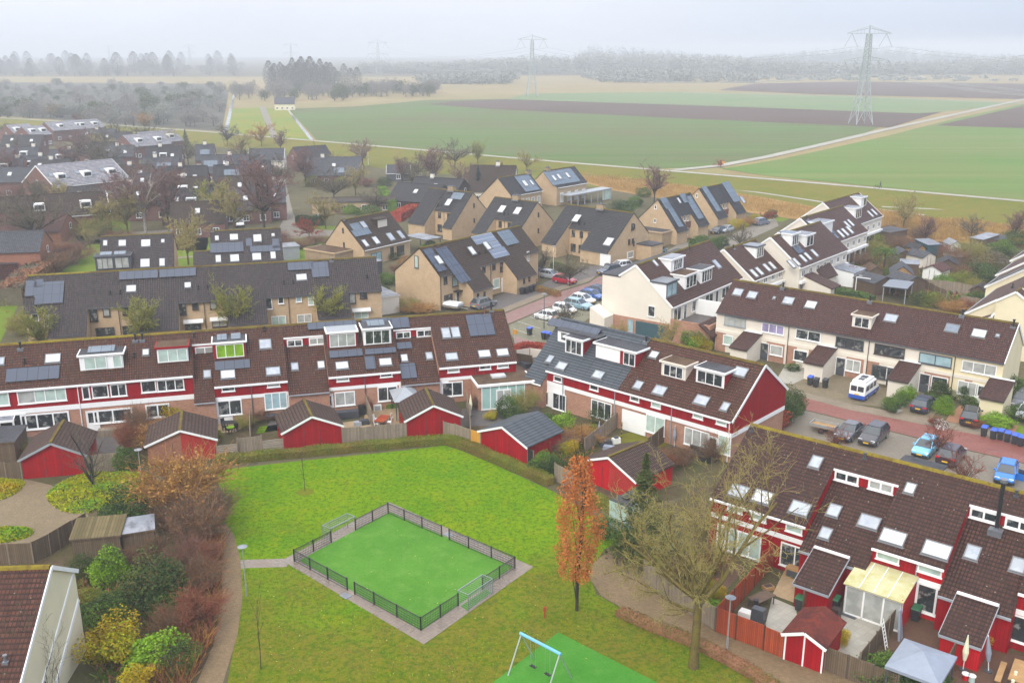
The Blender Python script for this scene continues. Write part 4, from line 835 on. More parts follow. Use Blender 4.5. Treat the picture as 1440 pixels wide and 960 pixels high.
# ================================================================ J: stepped white terrace running to the reeds
h = House('terraced_row', 'long stepped white terrace with chestnut roofs and paired skylights running towards the reeds', 'terraced houses', (1018, 350), 8.7, 50, 'crm', 'tJ')
RJ = [(0, 8.7), (-5.5, 4.5)]
j2 = h.Z((1068, 338), 9.4); j4 = h.Z((1157, 292), 9.4)
def JR(t0, z): return [(t0, z), (t0 - 5.5, z - 4.3)]
def JB(t0, z): return [(t0, z), (t0 + 5, z - 3.9)]
s2, t2 = 10.4, j2.y
h.sec(0, s2, RJ, [(0, 8.7), (5, 4.8)], gut='wht', g0=.12, bb='wht', oh=.2)
R2 = JR(t2, 9.4); s3 = h.Z((1135, 309), 9.4).x
h.sec(s2, s3, R2, JB(t2, 9.4), gut='wht', g0=.12, bb='wht', oh=.2)
t3 = h.Z((1137, 303), 9.6).y; R3 = JR(t3, 9.6); s4 = h.Z((1176, 288), 9.6).x
h.sec(s3, s4, R3, JB(t3, 9.6), gut='wht', g0=.12, bb='wht', oh=.2)
t4 = h.Z((1178, 279), 9.8).y; R4 = JR(t4, 9.8); s5 = h.Z((1200, 270), 9.8).x
h.sec(s4, s5, R4, JB(t4, 9.8), gut='wht', g0=.12, g1=.1, bb='wht', oh=.2)
print('J', s2, s3, s4, s5, t2, t3, t4)
h.dormer((1068, 362), RJ, 2.6, 1.8, cheek='wht', trim='dgr', wins=((.05, .95, 3),), roof='zinc')
h.dormer((1117.5, 345), R2, 2.6, 1.9, cheek='wht', wins=((.05, .95, 3),), roof='solg')
h.solar((1122, 351), R2, 2.4, 1.6, 'sol')
for cx, cy in ((1060, 384.5), (1067.5, 381.5), (1078, 376.5), (1085.5, 373.5)): h.skyl((cx, cy), RJ, 1.0, 1.6, 'skw')
for cx, cy in ((1112.5, 371.5), (1119.5, 368.5), (1129, 363.5), (1135.5, 360.5), (1145, 356)): h.skyl((cx, cy), R2, 1.0, 1.6, 'skw')
h.dormer((1138, 346), R2, 3.2, 1.9, cheek='wht', wins=((.1, .9, 2),), roof='bitw')
h.dormer((1163, 330), R3, 4.4, 2.2, cheek='wht', wins=(), roof='bitw')
h.solar((1150, 325), R3, 1.6, 5.4, 'solg'); h.solar((1167, 326), R3, 2.6, 1.6, 'sol'); h.solar((1172, 333), R3, 2.6, 1.3, 'solg')
for cx, cy in ((1182, 329), (1188, 326.5), (1194.5, 323.5)): h.skyl((cx, cy), R3, 1.1, 1.8, 'skw')
h.dormer((1206, 307), R4, 3.4, 2.0, cheek='wht', wins=((.1, .95, 3),), roof='bitw'); h.dormer((1214, 290), R4, 2.6, 1.8, cheek='wht', wins=((.4, .95, 1),), roof='zinc')
for cx, cy in ((1191, 316), (1196, 313.5), (1223.5, 301), (1229, 298.5)): h.skyl((cx, cy), R3 if cx < 1200 else R4, 1.0, 1.7, 'skw')
for s0, s1, t in ((0, s2, -5.3), (s2, s3, t2 - 5.3), (s3, s4, t3 - 5.3), (s4, s5, t4 - 5.3)):
    n = max(2, int((s1 - s0) / 2.6))
    for k in range(n):
        x = s0 + (s1 - s0) * (k + .5) / n
        for z, w, hh, fr in ((4.0, 1.2, 1.0, 'wht'), (1.4, 1.5, 1.9, 'dgr')):
            me, pm = window_mesh(w, hh, fr, 'gl', 2, .09, None); o = link_mesh('window', me, h.root, (x, t - .04, z)); link_mesh('pane', pm, o)
    h.panel(s0 + .1, s1 - .1, 2.5, 2.9, t, 'wht', 'balcony_band', .5)
for x, t in ((2.5, 0), (s2 + 3, t2), (s3 + 2, t3)): h.flue(x, t - .3, 8.4 if x < 5 else 9.2, .5)
h.lean(s2 + 1.5, s2 + 5, t2 - 5.3, t2 - 10, 3.6, 2.2, 'crm', 'tJ', 'porch'); h.lean(s3 - 6, s3 - 1, t2 - 5.3, t2 - 9, 2.9, 2.5, 'wht', 'bitw', 'veranda')
h.done()
# ================================================================ O: stepped roofs at the right edge
h = House('terraced_row', 'stepped terrace at the right edge with brown roofs and pale gables falling towards the fences', 'terraced houses', (1430, 409), 8.9, 52, 'ivo', 'tJ')
h.sec(-.2, 2.4, [(0, 8.9), (-5.5, 5.2)], [(0, 8.9), (2.2, 7.4)], gut=None, g0=.15, bb='wht', oh=.1)
for s0, s1, te in ((2.4, 20.2, 6.2), (20.2, 29.5, 7.9), (29.5, 42.6, 8.5), (42.6, 55, 9.2)):
    h.sec(s0, s1, [(te - 6.5, 8.9), (te - 12, 5.2)], [(te - 6.5, 8.9), (te, 4.5)], gut='gry', g0=.15, bb='wht', oh=.2)
h.lean(-.2, 2.3, 2.3, 6.2, 5.2, 3.2, 'ivo', 'tJ', 'porch', trim='wht')
h.solar((1419, 387), [(1.4, 8.9), (7.9, 4.5)], 2.6, 5.5, 'sol'); h.vents([(1424, 403)], [(0, 8.9), (6.5, 4.5)]); h.done()
# ================================================================ N: roof in the lower left corner
h = House('terraced_row', 'pale yellow gable end with dark red tiled roof in the lower left corner', 'terraced houses', (-60, 800), 8.2, 4, 'ivo', 'tA')
pe = h.Z((72, 793), 8.2); Ln = pe.x
h.sec(-4, Ln, [(0, 8.2), (-7, 3.6)], [(0, 8.2), (3.6, 5.9)], gut='wht', cap='mossy', g1=.12, bb='wht', oh=.25)
for f, n in ((0, 6.2), (1, 4.0)):
    b = MB(); b.bar((Ln + .03, 3.3, n - .1), (Ln + .03, -4.5, n - 5.2 + .6), .06, .16 + .1 * f, 0); b.build('gable_trim', M['wht'], h.root)
RNn = [(0, 8.2), (-7, 3.6)]; h.vents([(8, 930)], RNn, 'zinc'); h.done()
# ================================================================ C1, C2 grey roofed pairs
h = House('semi_detached_house', 'grey tiled pair with wide glass dormer and solar panels left of the bare park tree', 'house', (142, 332), 8.4, 15.3, 'bei', 'tB')
RC = [(0, 8.4), (-7.2, 3.0)]; h.sec(0, 11.4, RC, [(0, 8.4), (5, 4.6)], gut='dgr', g0=.08, g1=.08)
for cx, cy, w, hh in ((148, 342, .7, 1.2), (172, 342, 1.2, 1.4), (205, 342, 1.5, 1.6), (229, 339, .6, .8), (204, 370, 1.5, 1.8), (228, 369, .9, 1.7)): h.skyl((cx, cy), RC, w, hh, 'skw')
h.dormer((160, 378), RC, 5.4, 2.0, face='dgr', cheek='zinc', trim='dgr', wins=((.05, .5, 3), (.55, .95, 2)), fr='dgr', gl='glc', sol=((.3, 1.8), (.7, 1.8))); h.flue(11, .2, 8.3, .5, 'zinc'); h.done()
h = House('semi_detached_house', 'grey tiled pair with black solar band and porch on its left behind the beige row', 'house', (296, 324.5), 8.4, 15.3, 'bei', 'tB')
h.sec(0, 11.6, RC, [(0, 8.4), (5, 4.6)], gut='dgr', g0=.08, g1=.08); h.sec(-3, 0, [(-3, 5.6), (-7.0, 3.0)], [(-3, 5.6), (1.5, 3.0)], gut='dgr')
for cx, cy, w, hh in ((305, 335, .7, 1.1), (329, 333.5, 1.4, 1.4), (362, 335, 1.4, 1.7), (384, 330.5, .6, .7), (307, 364, .9, 1.6), (330, 363, 1.5, 1.6), (361, 361, 1.5, 1.6), (384, 359, .9, 1.6)): h.skyl((cx, cy), RC, w, hh, 'skw')
h.solar((319, 348.5), RC, 5.4, 2.2, 'sol'); h.solar((373, 350), RC, 5.0, 1.4, 'sol'); h.solar((350, 341), RC, 1.0, 1.8, 'sol'); h.solar((388, 343), RC, 1.2, 2.2, 'sol')
b = MB(); b.box(-2.9, -.4, -7.0, -6.9, .0, 2.9); b.build('porch_front', M['wht'], h.root); b = MB(); b.box(-2.5, -.8, -7.06, -7.0, .1, 2.4); b.build('garage_door', M['blk'], h.root); h.flue(.3, 0, 8.3, .6); h.done()
# ================================================================ G1, G2 by the dike
h = House('detached_house', 'beige house with one grey solar slope beside the blue spruce', 'house', (700, 250), 8.6, 50, 'bei', 'tF')
RG = [(0, 8.6), (-4.4, 4.6)]; h.sec(0, 12, RG, [(0, 8.6), (6.5, 3.0)], g0=.08, gut='wht')
h.solar((741, 258), RG, 5.6, 5.0, 'solg'); h.skyl((738, 259), RG, 1.3, 1.8, 'skw').location.z += .2; h.skyl((747.5, 258), RG, .8, 1.6, 'skw').location.z += .2
for k in range(5): me, pm = window_mesh(1.2, 1.7, 'wht', 'glc', 1, .1, None); o = link_mesh('window', me, h.root, (2 + k * 2.1, -4.25, 2.6)); link_mesh('pane', pm, o)
h.chimney(11.6, 0, 1.3, .8, .6); h.done()
h = House('detached_house', 'beige house with blue grey solar roof and long white pergola nearest the dike path', 'house', (765, 240), 8.6, 50, 'bei', 'tF')
h.sec(0, 13, RG, [(0, 8.6), (6, 3.4)], g0=.08, gut='wht'); h.solar((790, 249), RG, 11.6, 4.6, 'solg')
for cx, cy in ((779, 251.5), (786, 249.5), (798, 247.5)): h.skyl((cx, cy), RG, 1.1, 1.7, 'skw').location.z += .2
for k in range(4): me, pm = window_mesh(1.4, 2.4, 'wht', 'cush', 1, .1, None); o = link_mesh('window', me, h.root, (2 + k * 3.1, -4.25, 2.0)); link_mesh('pane', pm, o)
h.chimney(1.5, 0, 1.3, .8, .6)
b = MB(); b.box(1, 19, -8.0, -4.6, 2.7, 2.95, 0)
for k in range(7): b.box(1.2 + k * 2.9, 1.4 + k * 2.9, -7.9, -7.7, 0, 2.7, 0)
b.build('pergola', M['gry'], h.root); b = MB(); b.box(15, 19, -7.85, -7.8, .1, 2.6); b.build('glass_screen', M['gln'], h.root); h.done()
# ================================================================ more distant houses
def simple(label, p, hr, th, L, df, he, wall='brd', roof='tG', db=None, heb=None, sky=2, wins=3, ch=None, cat='house', name='detached_house', group=None, bb=None, sol=None, dorm=0, gw=True, skt='skw'):
    h = House(name, label, cat, p, hr, th, wall, roof, group)
    Rr = [(0, hr), (-df, he)]; h.sec(0, L, Rr, [(0, hr), (db or df, he if heb is None else heb)], gut='wht' if bb else 'dgr', g0=.1, g1=.1, bb=bb, cap=roof)
    a = math.atan2(hr - he, df)
    def onroof(k, f): t = -df * f; return (L * k, t, hr - (hr - he) * f)
    for k in range(sky):
        me, pm = sky_mesh(1.1, 1.5, skt); o = link_mesh('skylight', me, h.root, onroof((k + .5) / sky, .45 + .12 * (k % 2)), (a, 0, 0)); link_mesh('pane', pm, o)
    for k in range(wins):
        x = L * (k + .5) / wins
        for z in ((1.5, 4.0) if he > 4.6 else (1.4,)):
            me, pm = window_mesh(1.3, 1.3, 'wht', 'gl', 2, .1, None); o = link_mesh('window', me, h.root, (x, -df + .3 - .04, z)); link_mesh('pane', pm, o)
    if gw:
        for sx, rz in ((-.04, -1), (L + .04, 1)):
            me, pm = window_mesh(.9, 1.2, 'wht', 'gl', 1, .1, None); o = link_mesh('window', me, h.root, (sx, .5, hr * .55), (0, 0, rz * math.pi / 2)); link_mesh('pane', pm, o)
    if ch is not None: h.chimney(L * ch, 0, 1.0, .8, .9, 'crm')
    if sol:
        k, f, w, d = sol; q = Vector(onroof(k, f)); bq = MB(); bq.box(-w / 2, w / 2, -d / 2, d / 2, .1, .15); bq.build('solar_array', M['solg'], h.root, q, (a, 0, 0))
    for k in range(dorm):
        x, t, z = onroof((k + .5) / dorm, .7); bq = MB(); bq.extr([(t, z - .3), (t, z + 1.5), (t + 2.4, z + 1.5), (t + 2.4, z)], x - 1.1, x + 1.1)
        d = bq.build('dormer', M['wht'], h.root); bq = MB(); bq.box(x - .9, x + .9, t - .05, t, z + .3, z + 1.2); bq.build('dormer_window', M['gl'], d)
    h.done(); return h
simple('white fronted gable house below the copper tree by the dike', (350, 209), 8, 8, 11, 5, 4.6, 'crm', 'tG', ch=None, sky=0, bb='wht', wins=4)
simple('dark hipped barn roof house right of the white fronted gable house', (412, 207), 7.5, 40, 12, 6, 2.8, 'brd', 'tF', sky=0)
h = simple('wide slate roofed villa with white balcony dormer and chimney', (432, 221), 7.5, 5, 16, 8, 3.0, 'brd', 'tG', sky=1, ch=.28, sol=(.6, .75, 3, 2.5), wins=4)
simple('small dark roofed garden house with white bargeboards among bare trees', (544, 232), 4.6, 4, 7, 3.5, 2.4, 'dgr', 'tG', sky=0, bb='wht', wins=1)
simple('low black roofed bungalow left of the beech hedge', (560, 256), 6.2, -24, 13, 6, 2.6, 'drk', 'tF', sky=1, wins=2)
simple('black roofed bungalow with small chimney behind the charcoal pairs', (585, 248), 6.4, -24, 14, 6, 2.6, 'drk', 'tF', sky=1, wins=2, ch=.35)
simple('steep brown roofed house with white chimney behind the blue spruce', (662, 232), 9.0, -6, 12, 7, 3.0, 'crm', 'tD', sky=0, ch=.6, wins=2)
simple('low flat brown roofed house behind the conical hedge left of the street', (440, 278), 3.4, 6, 20, 4, 2.9, 'bei', 'tD', sky=0, wins=4)
# tight dark cluster behind the birches
cl = [(205, 206, 9, 13, 'tF', 2, None, .4), (275, 203, 9, 7, 'tG', 1, (.5, .5, 3, 2), .5), (200, 221, 9, 12, 'tG', 1, (.6, .5, 4, 2.5), .35), (283, 218, 9, 16, 'tG', 1, (.2, .5, 4, 2.5), .6), (222, 234, 9, 15, 'tF', 2, None, .45), (300, 232, 9, 14, 'tF', 1, (.4, .4, 4, 2), .3), (222, 249, 9, 14, 'tD', 2, None, .5), (305, 248, 8.6, 13, 'tD', 1, None, None), (228, 266, 8.8, 15, 'tF', 2, None, None), (310, 266, 8.4, 13, 'tG', 1, None, None), (240, 284, 8, 13, 'tD', 1, None, None)]
nm = ['back left', 'back middle', 'second row left', 'second row with two solar panels', 'third row left', 'third row right', 'fourth row left', 'fourth row right', 'fifth row left', 'fifth row right', 'nearest']
for (x, y, hr, L, rf, sk, so, ch), n in zip(cl, nm):
    simple('dark roofed brick house behind the birches, ' + n + ' of the cluster', (x, y), hr - 1, 12, L * .85, 5.4, 3.2, 'brd', rf, sky=sk, sol=so, ch=ch, wins=3, group='dark roofed houses behind the birches', dorm=1 if sk == 2 else 0)
for k, (x, y, th, L, rf) in enumerate(((0, 236, 8, 12, 'tG'), (44, 224, 8, 11, 'tF'), (110, 200, 12, 12, 'tF'), (140, 205, 12, 11, 'tG'), (120, 226, 50, 11, 'tF'), (150, 232, 12, 12, 'tD'), (95, 262, 8, 12, 'tF'), (150, 258, 8, 11, 'tG'), (188, 244, 12, 9, 'tF'), (180, 262, 12, 10, 'tD'), (335, 226, 12, 9, 'tF'), (345, 262, 12, 9, 'tG'), (5, 190, 8, 14, 'tF'), (110, 182, 10, 14, 'tG'), (140, 186, 10, 12, 'tF'))):
    simple('small dark roofed house packed into the misty left village', (x, y), 7.5, th, L, 5, 4.2, 'brd', rf, sky=2, wins=2, group='small packed houses of the left village', ch=.5 if k % 2 else None)
# wet pale roofs of the far left village
vl = [(8, 176, 8, 55, 10, 'far left tip'), (30, 178, 8, 55, 9, 'second from the far left tip'), (62, 172, 8, 55, 20, 'long one with many panels'), (90, 170, 8, 55, 16, 'right end of the far rank'), (172, 190, 8.5, 55, 16, 'below the amber tree'), (192, 186, 8.5, 55, 16, 'behind the amber tree row')]
for x, y, hr, th, L, n in vl:
    simple('pale wet roofed terrace in the misty far left village, ' + n, (x, y), hr, th, L, 6.5, 4.6, 'brd', 'tP', sky=5, cat='terraced houses', name='terraced_row', group='pale wet roofed terraces', skt='skd', wins=4, dorm=2)
simple('long terrace with pale wet roof, skylights and dormers angled towards the white canvas', (50, 233), 9.5, 52, 21, 8.5, 4.6, 'brd', 'tP', sky=6, cat='terraced houses', name='terraced_row', skt='skd', dorm=3, wins=6, bb='wht')
for x, y, L, w, n in ((-30, 207, 14, 'brd', 'leftmost'), (18, 206, 10, 'brd', 'with long green trimmed flat dormer'), (70, 210, 9, 'brd', 'right one'), (-15, 222, 12, 'brr', 'front left'), (28, 219, 9, 'brr', 'front right with white dormer')):
    simple('slate roofed brick house at the left edge, ' + n, (x, y), 8, 8, L * .8, 5, 4.0, w, 'tG', sky=1, group='slate roofed brick houses', dorm=1, wins=3, ch=.8)
simple('long brick terrace with white windows running towards the black shed', (-50, 280), 8.6, 28, 27, 5.5, 4.4, 'brr', 'tD', sky=3, cat='terraced houses', name='terraced_row', bb='wht', wins=9, dorm=3)
simple('red roofed extension wing at the left edge below the brick terrace', (-60, 302), 5.6, 4, 22, 5.5, 2.8, 'brr', 'tR', sky=0, wins=2, name='outbuilding', cat='outbuilding')
simple('brick house with grey green window wall at the left edge', (-50, 327), 7.5, 10, 13, 4.5, 4.6, 'brr', 'tG', sky=0, wins=3)
simple('far white gabled farmhouse below the poplars', (386, 137), 8, 10, 13, 7, 4.0, 'ivo', 'tG', sky=0, name='farmhouse', cat='farmhouse', wins=4)
def poly(name, pts, mat, z, kind='structure', label=None, cat=None, world=False, sub=0):
    P = [Vector((p[0], p[1], 0)) if world else px(*p) for p in pts]
    me = bpy.data.meshes.new(name); me.from_pydata([(p.x, p.y, z) for p in P], [], [tuple(range(len(P)))])
    import bmesh
    bm = bmesh.new(); bm.from_mesh(me); bmesh.ops.triangulate(bm, faces=bm.faces[:]); bm.to_mesh(me); bm.free()
    for p in me.polygons:
        if p.normal.z < 0: p.flip()
    me.materials.append(M[mat]); o = link_mesh(name, me); o['kind'] = kind
    return o
def strip(name, pts, w, mat, z, w1=None):
    """band of constant ground width along a pixel polyline"""
    P = [px(*p) for p in pts]; L = []; Rr = []
    for i, p in enumerate(P):
        d = (P[min(i + 1, len(P) - 1)] - P[max(i - 1, 0)]).normalized(); n = Vector((-d.y, d.x, 0))
        ww = w + ((w1 or w) - w) * i / max(1, len(P) - 1)
        L.append(p + n * ww / 2); Rr.append(p - n * ww / 2)
    return poly(name, [(p.x, p.y) for p in L + Rr[::-1]], mat, z, world=True)
gm = MB(); gm.add([(-3800, -60, 0), (3800, -60, 0), (3800, 5200, 0), (-3800, 5200, 0)])
gnd = gm.build('ground', M['earth'], fix=False); gnd['kind'] = 'structure'
# --- far fields (heights stepped so that sheets never coincide)
poly('grassland', [(-700, 172), (0, 172), (310, 192), (520, 209), (800, 232), (950, 243), (1440, 287), (2300, 360), (3600, 108), (2200, 100), (1440, 104), (900, 106), (480, 108), (-900, 108)], 'freed', .03)
poly('crop_field', [(405, 153), (445, 197), (520, 206), (800, 229), (905, 238), (1010, 235), (1100, 216), (1210, 190), (1270, 166), (1000, 152), (720, 139), (600, 141), (500, 150)], 'fgreen', .06)
poly('ploughed_field', [(600, 147), (640, 143), (713, 140), (960, 148), (1293, 160), (1330, 156), (1250, 180), (1193, 177), (960, 167), (760, 157), (680, 153)], 'fbrown', .10)
poly('crop_field', [(713, 140), (740, 132), (960, 130), (1180, 135), (1440, 145), (1330, 157), (1293, 160), (960, 148)], 'fpale', .14)
poly('ploughed_field', [(1010, 127), (1060, 118), (1200, 115), (1440, 118), (1700, 122), (1700, 146), (1440, 140), (1150, 133)], 'fbrown', .09)
poly('crop_field', [(1015, 238), (1100, 224), (1250, 191), (1340, 168), (1440, 146), (2100, 180), (2100, 345), (1440, 283), (1080, 248)], 'fgrass', .12)
poly('ploughed_field', [(1318, 177), (1370, 165), (1440, 149), (1800, 166), (1800, 200), (1440, 181)], 'fbrown', .16)
poly('meadow', [(326, 153), (366, 151), (383, 193), (314, 188)], 'fyel', .07)
poly('meadow', [(374, 152), (402, 154), (436, 197), (392, 194)], 'fyel', .07)
poly('lane', [(364, 150), (373, 150), (391, 195), (381, 194)], 'lane', .11)
poly('canal', [(329, 128), (332, 128), (320, 188), (314, 188)], 'water', .12)
strip('ditch', [(405, 155), (439, 198)], 1.6, 'water', .13)
strip('field_road', [(960, 131), (1180, 136), (1440, 146), (1700, 158)], 4, 'conc', .2)
strip('field_road', [(948, 240), (1010, 234), (1080, 221), (1160, 203), (1240, 184), (1340, 162), (1440, 140), (1560, 118)], 4.2, 'conc', .22)
poly('allotment_ground', [(-500, 118), (0, 116), (300, 118), (322, 128), (312, 185), (200, 178), (0, 163), (-500, 140)], 'allot', .08)
# --- dike: real embankment with the path on its crown
def embank(name, pts, zc, wt, wb, mat):
    P = [px(*p, zc) for p in pts]; b = MB(); rows = []
    for i, p in enumerate(P):
        d = (P[min(i + 1, len(P) - 1)] - P[max(i - 1, 0)]).normalized(); n = Vector((-d.y, d.x, 0))
        rows.append([p + n * (wt / 2 + wb) + Vector((0, 0, -zc - .1)), p + n * wt / 2, p - n * wt / 2, p - n * (wt / 2 + wb * 2.2) + Vector((0, 0, -zc - .1))])
    for a, c in zip(rows, rows[1:]):
        for k in range(3): b.add([a[k + 1], c[k + 1], c[k], a[k]])
    o = b.build(name, M[mat]); o['kind'] = 'structure'; return o
dk = [(-300, 148), (0, 166), (120, 173), (310, 187), (500, 203), (800, 229), (950, 241), (1200, 262), (1440, 283), (1800, 316)]
embank('dike', dk, 1.6, 6, 7, 'dike')
P_ = [px(*p, 1.6) for p in dk]; L_, R_ = [], []
for i, p in enumerate(P_):
    d = (P_[min(i + 1, len(P_) - 1)] - P_[max(i - 1, 0)]).normalized(); n = Vector((-d.y, d.x, 0)); L_.append(p + n * 1.5); R_.append(p - n * 1.5)
poly('dike_path', [(p.x, p.y) for p in L_ + R_[::-1]], 'conc', 1.66, world=True)
poly('dike_foot', [(-300, 176), (0, 176), (310, 196), (520, 212), (800, 238), (950, 250), (1440, 293), (2000, 340), (2000, 420), (1440, 346), (1300, 322), (1130, 300), (960, 280), (820, 262), (700, 252), (560, 240), (420, 222), (300, 206), (0, 190), (-300, 186)], 'dike', .05)
strip('footpath', [(700, 222), (830, 240), (960, 257), (1073, 272), (1153, 284), (1300, 303)], 1.6, 'conc', .09)
poly('reed_bed', [(812, 238), (860, 243), (960, 260), (1080, 279), (1150, 292), (1140, 312), (1000, 292), (860, 268), (818, 256)], 'reedg', .08)
poly('reed_bed', [(1200, 288), (1300, 306), (1440, 318), (1700, 340), (1700, 380), (1440, 348), (1290, 338), (1190, 318)], 'reedg', .08)
strip('footpath', [(1240, 291), (1440, 300), (1600, 310)], 1.5, 'conc', .07)
# --- verges in the village
for pts in ([(15, 335), (150, 330), (290, 326), (300, 372), (30, 420), (0, 482), (-40, 500), (-40, 440), (60, 400)], [(100, 275), (180, 282), (185, 340), (110, 345)], [(420, 318), (475, 318), (440, 372), (400, 372)], [(1070, 296), (1130, 300), (1100, 312), (1060, 310)], [(240, 316), (300, 316), (290, 352), (242, 352)], [(1395, 585), (1440, 600), (1440, 640), (1380, 600)]):
    poly('verge', pts, 'lawn2', .02)
poly('lane', [(360, 232), (398, 240), (412, 300), (426, 322), (470, 324), (470, 332), (398, 336), (240, 330), (130, 338), (130, 330), (260, 322), (392, 322), (402, 302), (388, 262)], 'lane', .035)
strip('footpath', [(204, 367), (280, 360)], 1.6, 'side', .04); strip('footpath', [(235, 372), (216, 400), (190, 420)], 3.0, 'side', .045)
# --- upper street
poly('street', [(700, 446), (713, 440), (783, 412), (828, 398), (840, 390), (857, 384), (880, 388), (880, 402), (845, 410), (813, 419), (773, 431), (715, 455), (690, 462)], 'kl2', .03)
poly('pavement', [(690, 447), (713, 438), (783, 410), (828, 396), (838, 388), (820, 372), (790, 392), (752, 410), (700, 430)], 'side', .02)
poly('parking', [(716, 457), (773, 432), (813, 420), (845, 410), (850, 430), (800, 470), (770, 492), (726, 480), (718, 470)], 'park2', .024)
poly('forecourt', [(692, 418), (740, 404), (760, 400), (820, 374), (900, 372), (870, 380), (800, 398), (745, 418), (700, 436), (660, 445), (655, 430)], 'gpat', .028)
poly('pavement', [(722, 472), (742, 478), (775, 486), (790, 500), (740, 498), (724, 485)], 'kl2', .034)
poly('lane', [(855, 388), (900, 372), (926, 360), (960, 340), (1000, 345), (1030, 330), (1055, 318), (1090, 306), (1095, 318), (1060, 334), (1010, 356), (960, 380), (900, 395)], 'lane', .036)
for a, b in (((728, 452), (760, 462)), ((745, 446), (778, 456)), ((722, 462), (752, 473))): strip('parking_line', [a, b], .1, 'line', .03)
# --- lower street
poly('street', [(1060, 536), (1090, 547), (1193, 575), (1293, 595), (1440, 623), (1600, 655), (1600, 690), (1440, 651), (1350, 630), (1260, 608), (1160, 583), (1090, 566), (1055, 556)], 'kl', .03)
poly('pavement', [(1045, 528), (1090, 541), (1193, 567), (1293, 586), (1440, 613), (1600, 642), (1600, 656), (1440, 624), (1293, 596), (1193, 576), (1090, 548), (1055, 537)], 'side', .036)
poly('parking', [(1050, 558), (1090, 567), (1160, 584), (1260, 609), (1350, 631), (1440, 652), (1600, 690), (1600, 760), (1440, 705), (1300, 660), (1180, 625), (1060, 600), (1030, 580)], 'park', .026)
poly('driveway', [(1090, 540), (1120, 520), (1145, 510), (1195, 525), (1240, 545), (1240, 572), (1193, 567)], 'drive', .022)
poly('driveway', [(1240, 545), (1275, 545), (1330, 555), (1310, 590), (1240, 575)], 'drive', .0245)
poly('driveway', [(1335, 583), (1350, 570), (1405, 582), (1432, 600), (1425, 610), (1330, 592)], 'rpat', .0265)
poly('driveway', [(1090, 537), (1105, 512), (1140, 512), (1142, 527), (1115, 540)], 'slab', .0255)
for k in range(5):
    a = (1252 + k * 7, 575 - k * 7); strip('driveway_slabs', [a, (a[0] + 14, a[1] + 4)], 1.2, 'slab', .03)
# --- garden floor between the rows, park and paths
poly('garden_ground', [(-60, 700), (60, 690), (130, 668), (200, 655), (310, 650), (480, 630), (620, 620), (700, 650), (780, 680), (860, 720), (1000, 690), (1040, 650), (1000, 610), (880, 590), (760, 540), (700, 500), (500, 530), (200, 560), (-60, 590)], 'garden', .012)
poly('garden_ground', [(1120, 400), (1230, 320), (1440, 345), (1520, 420), (1440, 470), (1300, 440), (1180, 420)], 'garden', .012)
poly('garden_ground', [(-60, 690), (60, 740), (120, 720), (220, 640), (305, 655), (330, 730), (310, 760), (318, 830), (300, 900), (262, 1010), (-60, 1010)], 'garden', .01)
poly('garden_ground', [(860, 770), (900, 780), (960, 830), (1005, 880), (1110, 930), (1240, 990), (1500, 1100), (1700, 900), (1440, 800), (1000, 670)], 'garden', .014)
poly('park_lawn', [(296, 662), (420, 648), (560, 634), (625, 626), (650, 634), (700, 655), (780, 692), (850, 735), (872, 760), (850, 772), (828, 805), (838, 835), (900, 870), (1000, 918), (1060, 955), (1130, 1010), (1100, 1080), (300, 1080), (330, 900), (341, 840), (338, 785), (328, 750), (305, 735), (318, 700)], 'lawn', .018)
poly('footpath', [(296, 735), (318, 738), (329, 752), (338, 785), (341, 840), (334, 893), (313, 962), (290, 1060), (235, 1060), (277, 960), (300, 907), (312, 840), (312, 783), (302, 745)], 'path', .03)
strip('footpath', [(336, 793), (405, 791)], 1.3, 'pad', .026)
poly('pitch_edge', [(396, 788), (547, 706), (750, 797), (596, 906)], 'pad', .035)
poly('pitch_turf', [(421, 788), (548, 720), (722, 797), (592, 887)], 'turf', .045)
poly('pitch_turf', [(648, 852), (684, 828), (690, 834), (657, 859)], 'turf', .046)
poly('playground_turf', [(620, 1016), (785, 889), (925, 960), (1000, 1000), (900, 1120), (700, 1100)], 'turf2', .04)
poly('footpath', [(833, 792), (828, 812), (846, 838), (880, 858), (960, 903), (1040, 938), (1080, 962), (1160, 1010), (1300, 1010), (1235, 962), (1110, 927), (1005, 887), (960, 856), (915, 815), (902, 792), (884, 772), (855, 776)], 'path', .034)
poly('paved_square', [(-40, 700), (28, 672), (72, 682), (120, 715), (125, 728), (60, 762), (-10, 780), (-60, 790)], 'yard', .028)
# --- patios
for pts, m in (([(1086, 840), (1119, 854), (1122, 872), (1108, 905), (1076, 880)], 'slab'), ([(1103, 802), (1130, 812), (1124, 850), (1086, 836)], 'tan'), ([(1172, 868), (1188, 858), (1240, 878), (1214, 932), (1162, 914)], 'slab'), ([(1250, 900), (1275, 858), (1330, 872), (1320, 930), (1280, 960), (1235, 940)], 'bpat'), ([(1330, 930), (1400, 915), (1480, 930), (1480, 1010), (1340, 1000)], 'bpat'), ([(930, 790), (1000, 770), (1050, 800), (1000, 850), (950, 830)], 'bpat'),
               ([(440, 600), (512, 590), (514, 575), (560, 570), (562, 600), (500, 604)], 'tan'), ([(270, 610), (330, 585), (360, 590), (330, 608)], 'tan'), ([(640, 600), (650, 575), (720, 565), (770, 560), (740, 600), (700, 598)], 'gpat'), ([(-20, 615), (100, 605), (170, 605), (180, 640), (60, 640), (-20, 640)], 'gpat'), ([(372, 608), (440, 598), (440, 585), (380, 592)], 'gpat'), ([(700, 500), (765, 500), (760, 530), (720, 540), (700, 520)], 'bpat'),
               ([(860, 615), (930, 595), (960, 620), (890, 640)], 'worn'), ([(360, 610), (400, 604), (400, 596), (365, 600)], 'lawn')):
    poly('patio' if m not in ('worn', 'lawn') else 'garden_lawn', pts, m, .03)
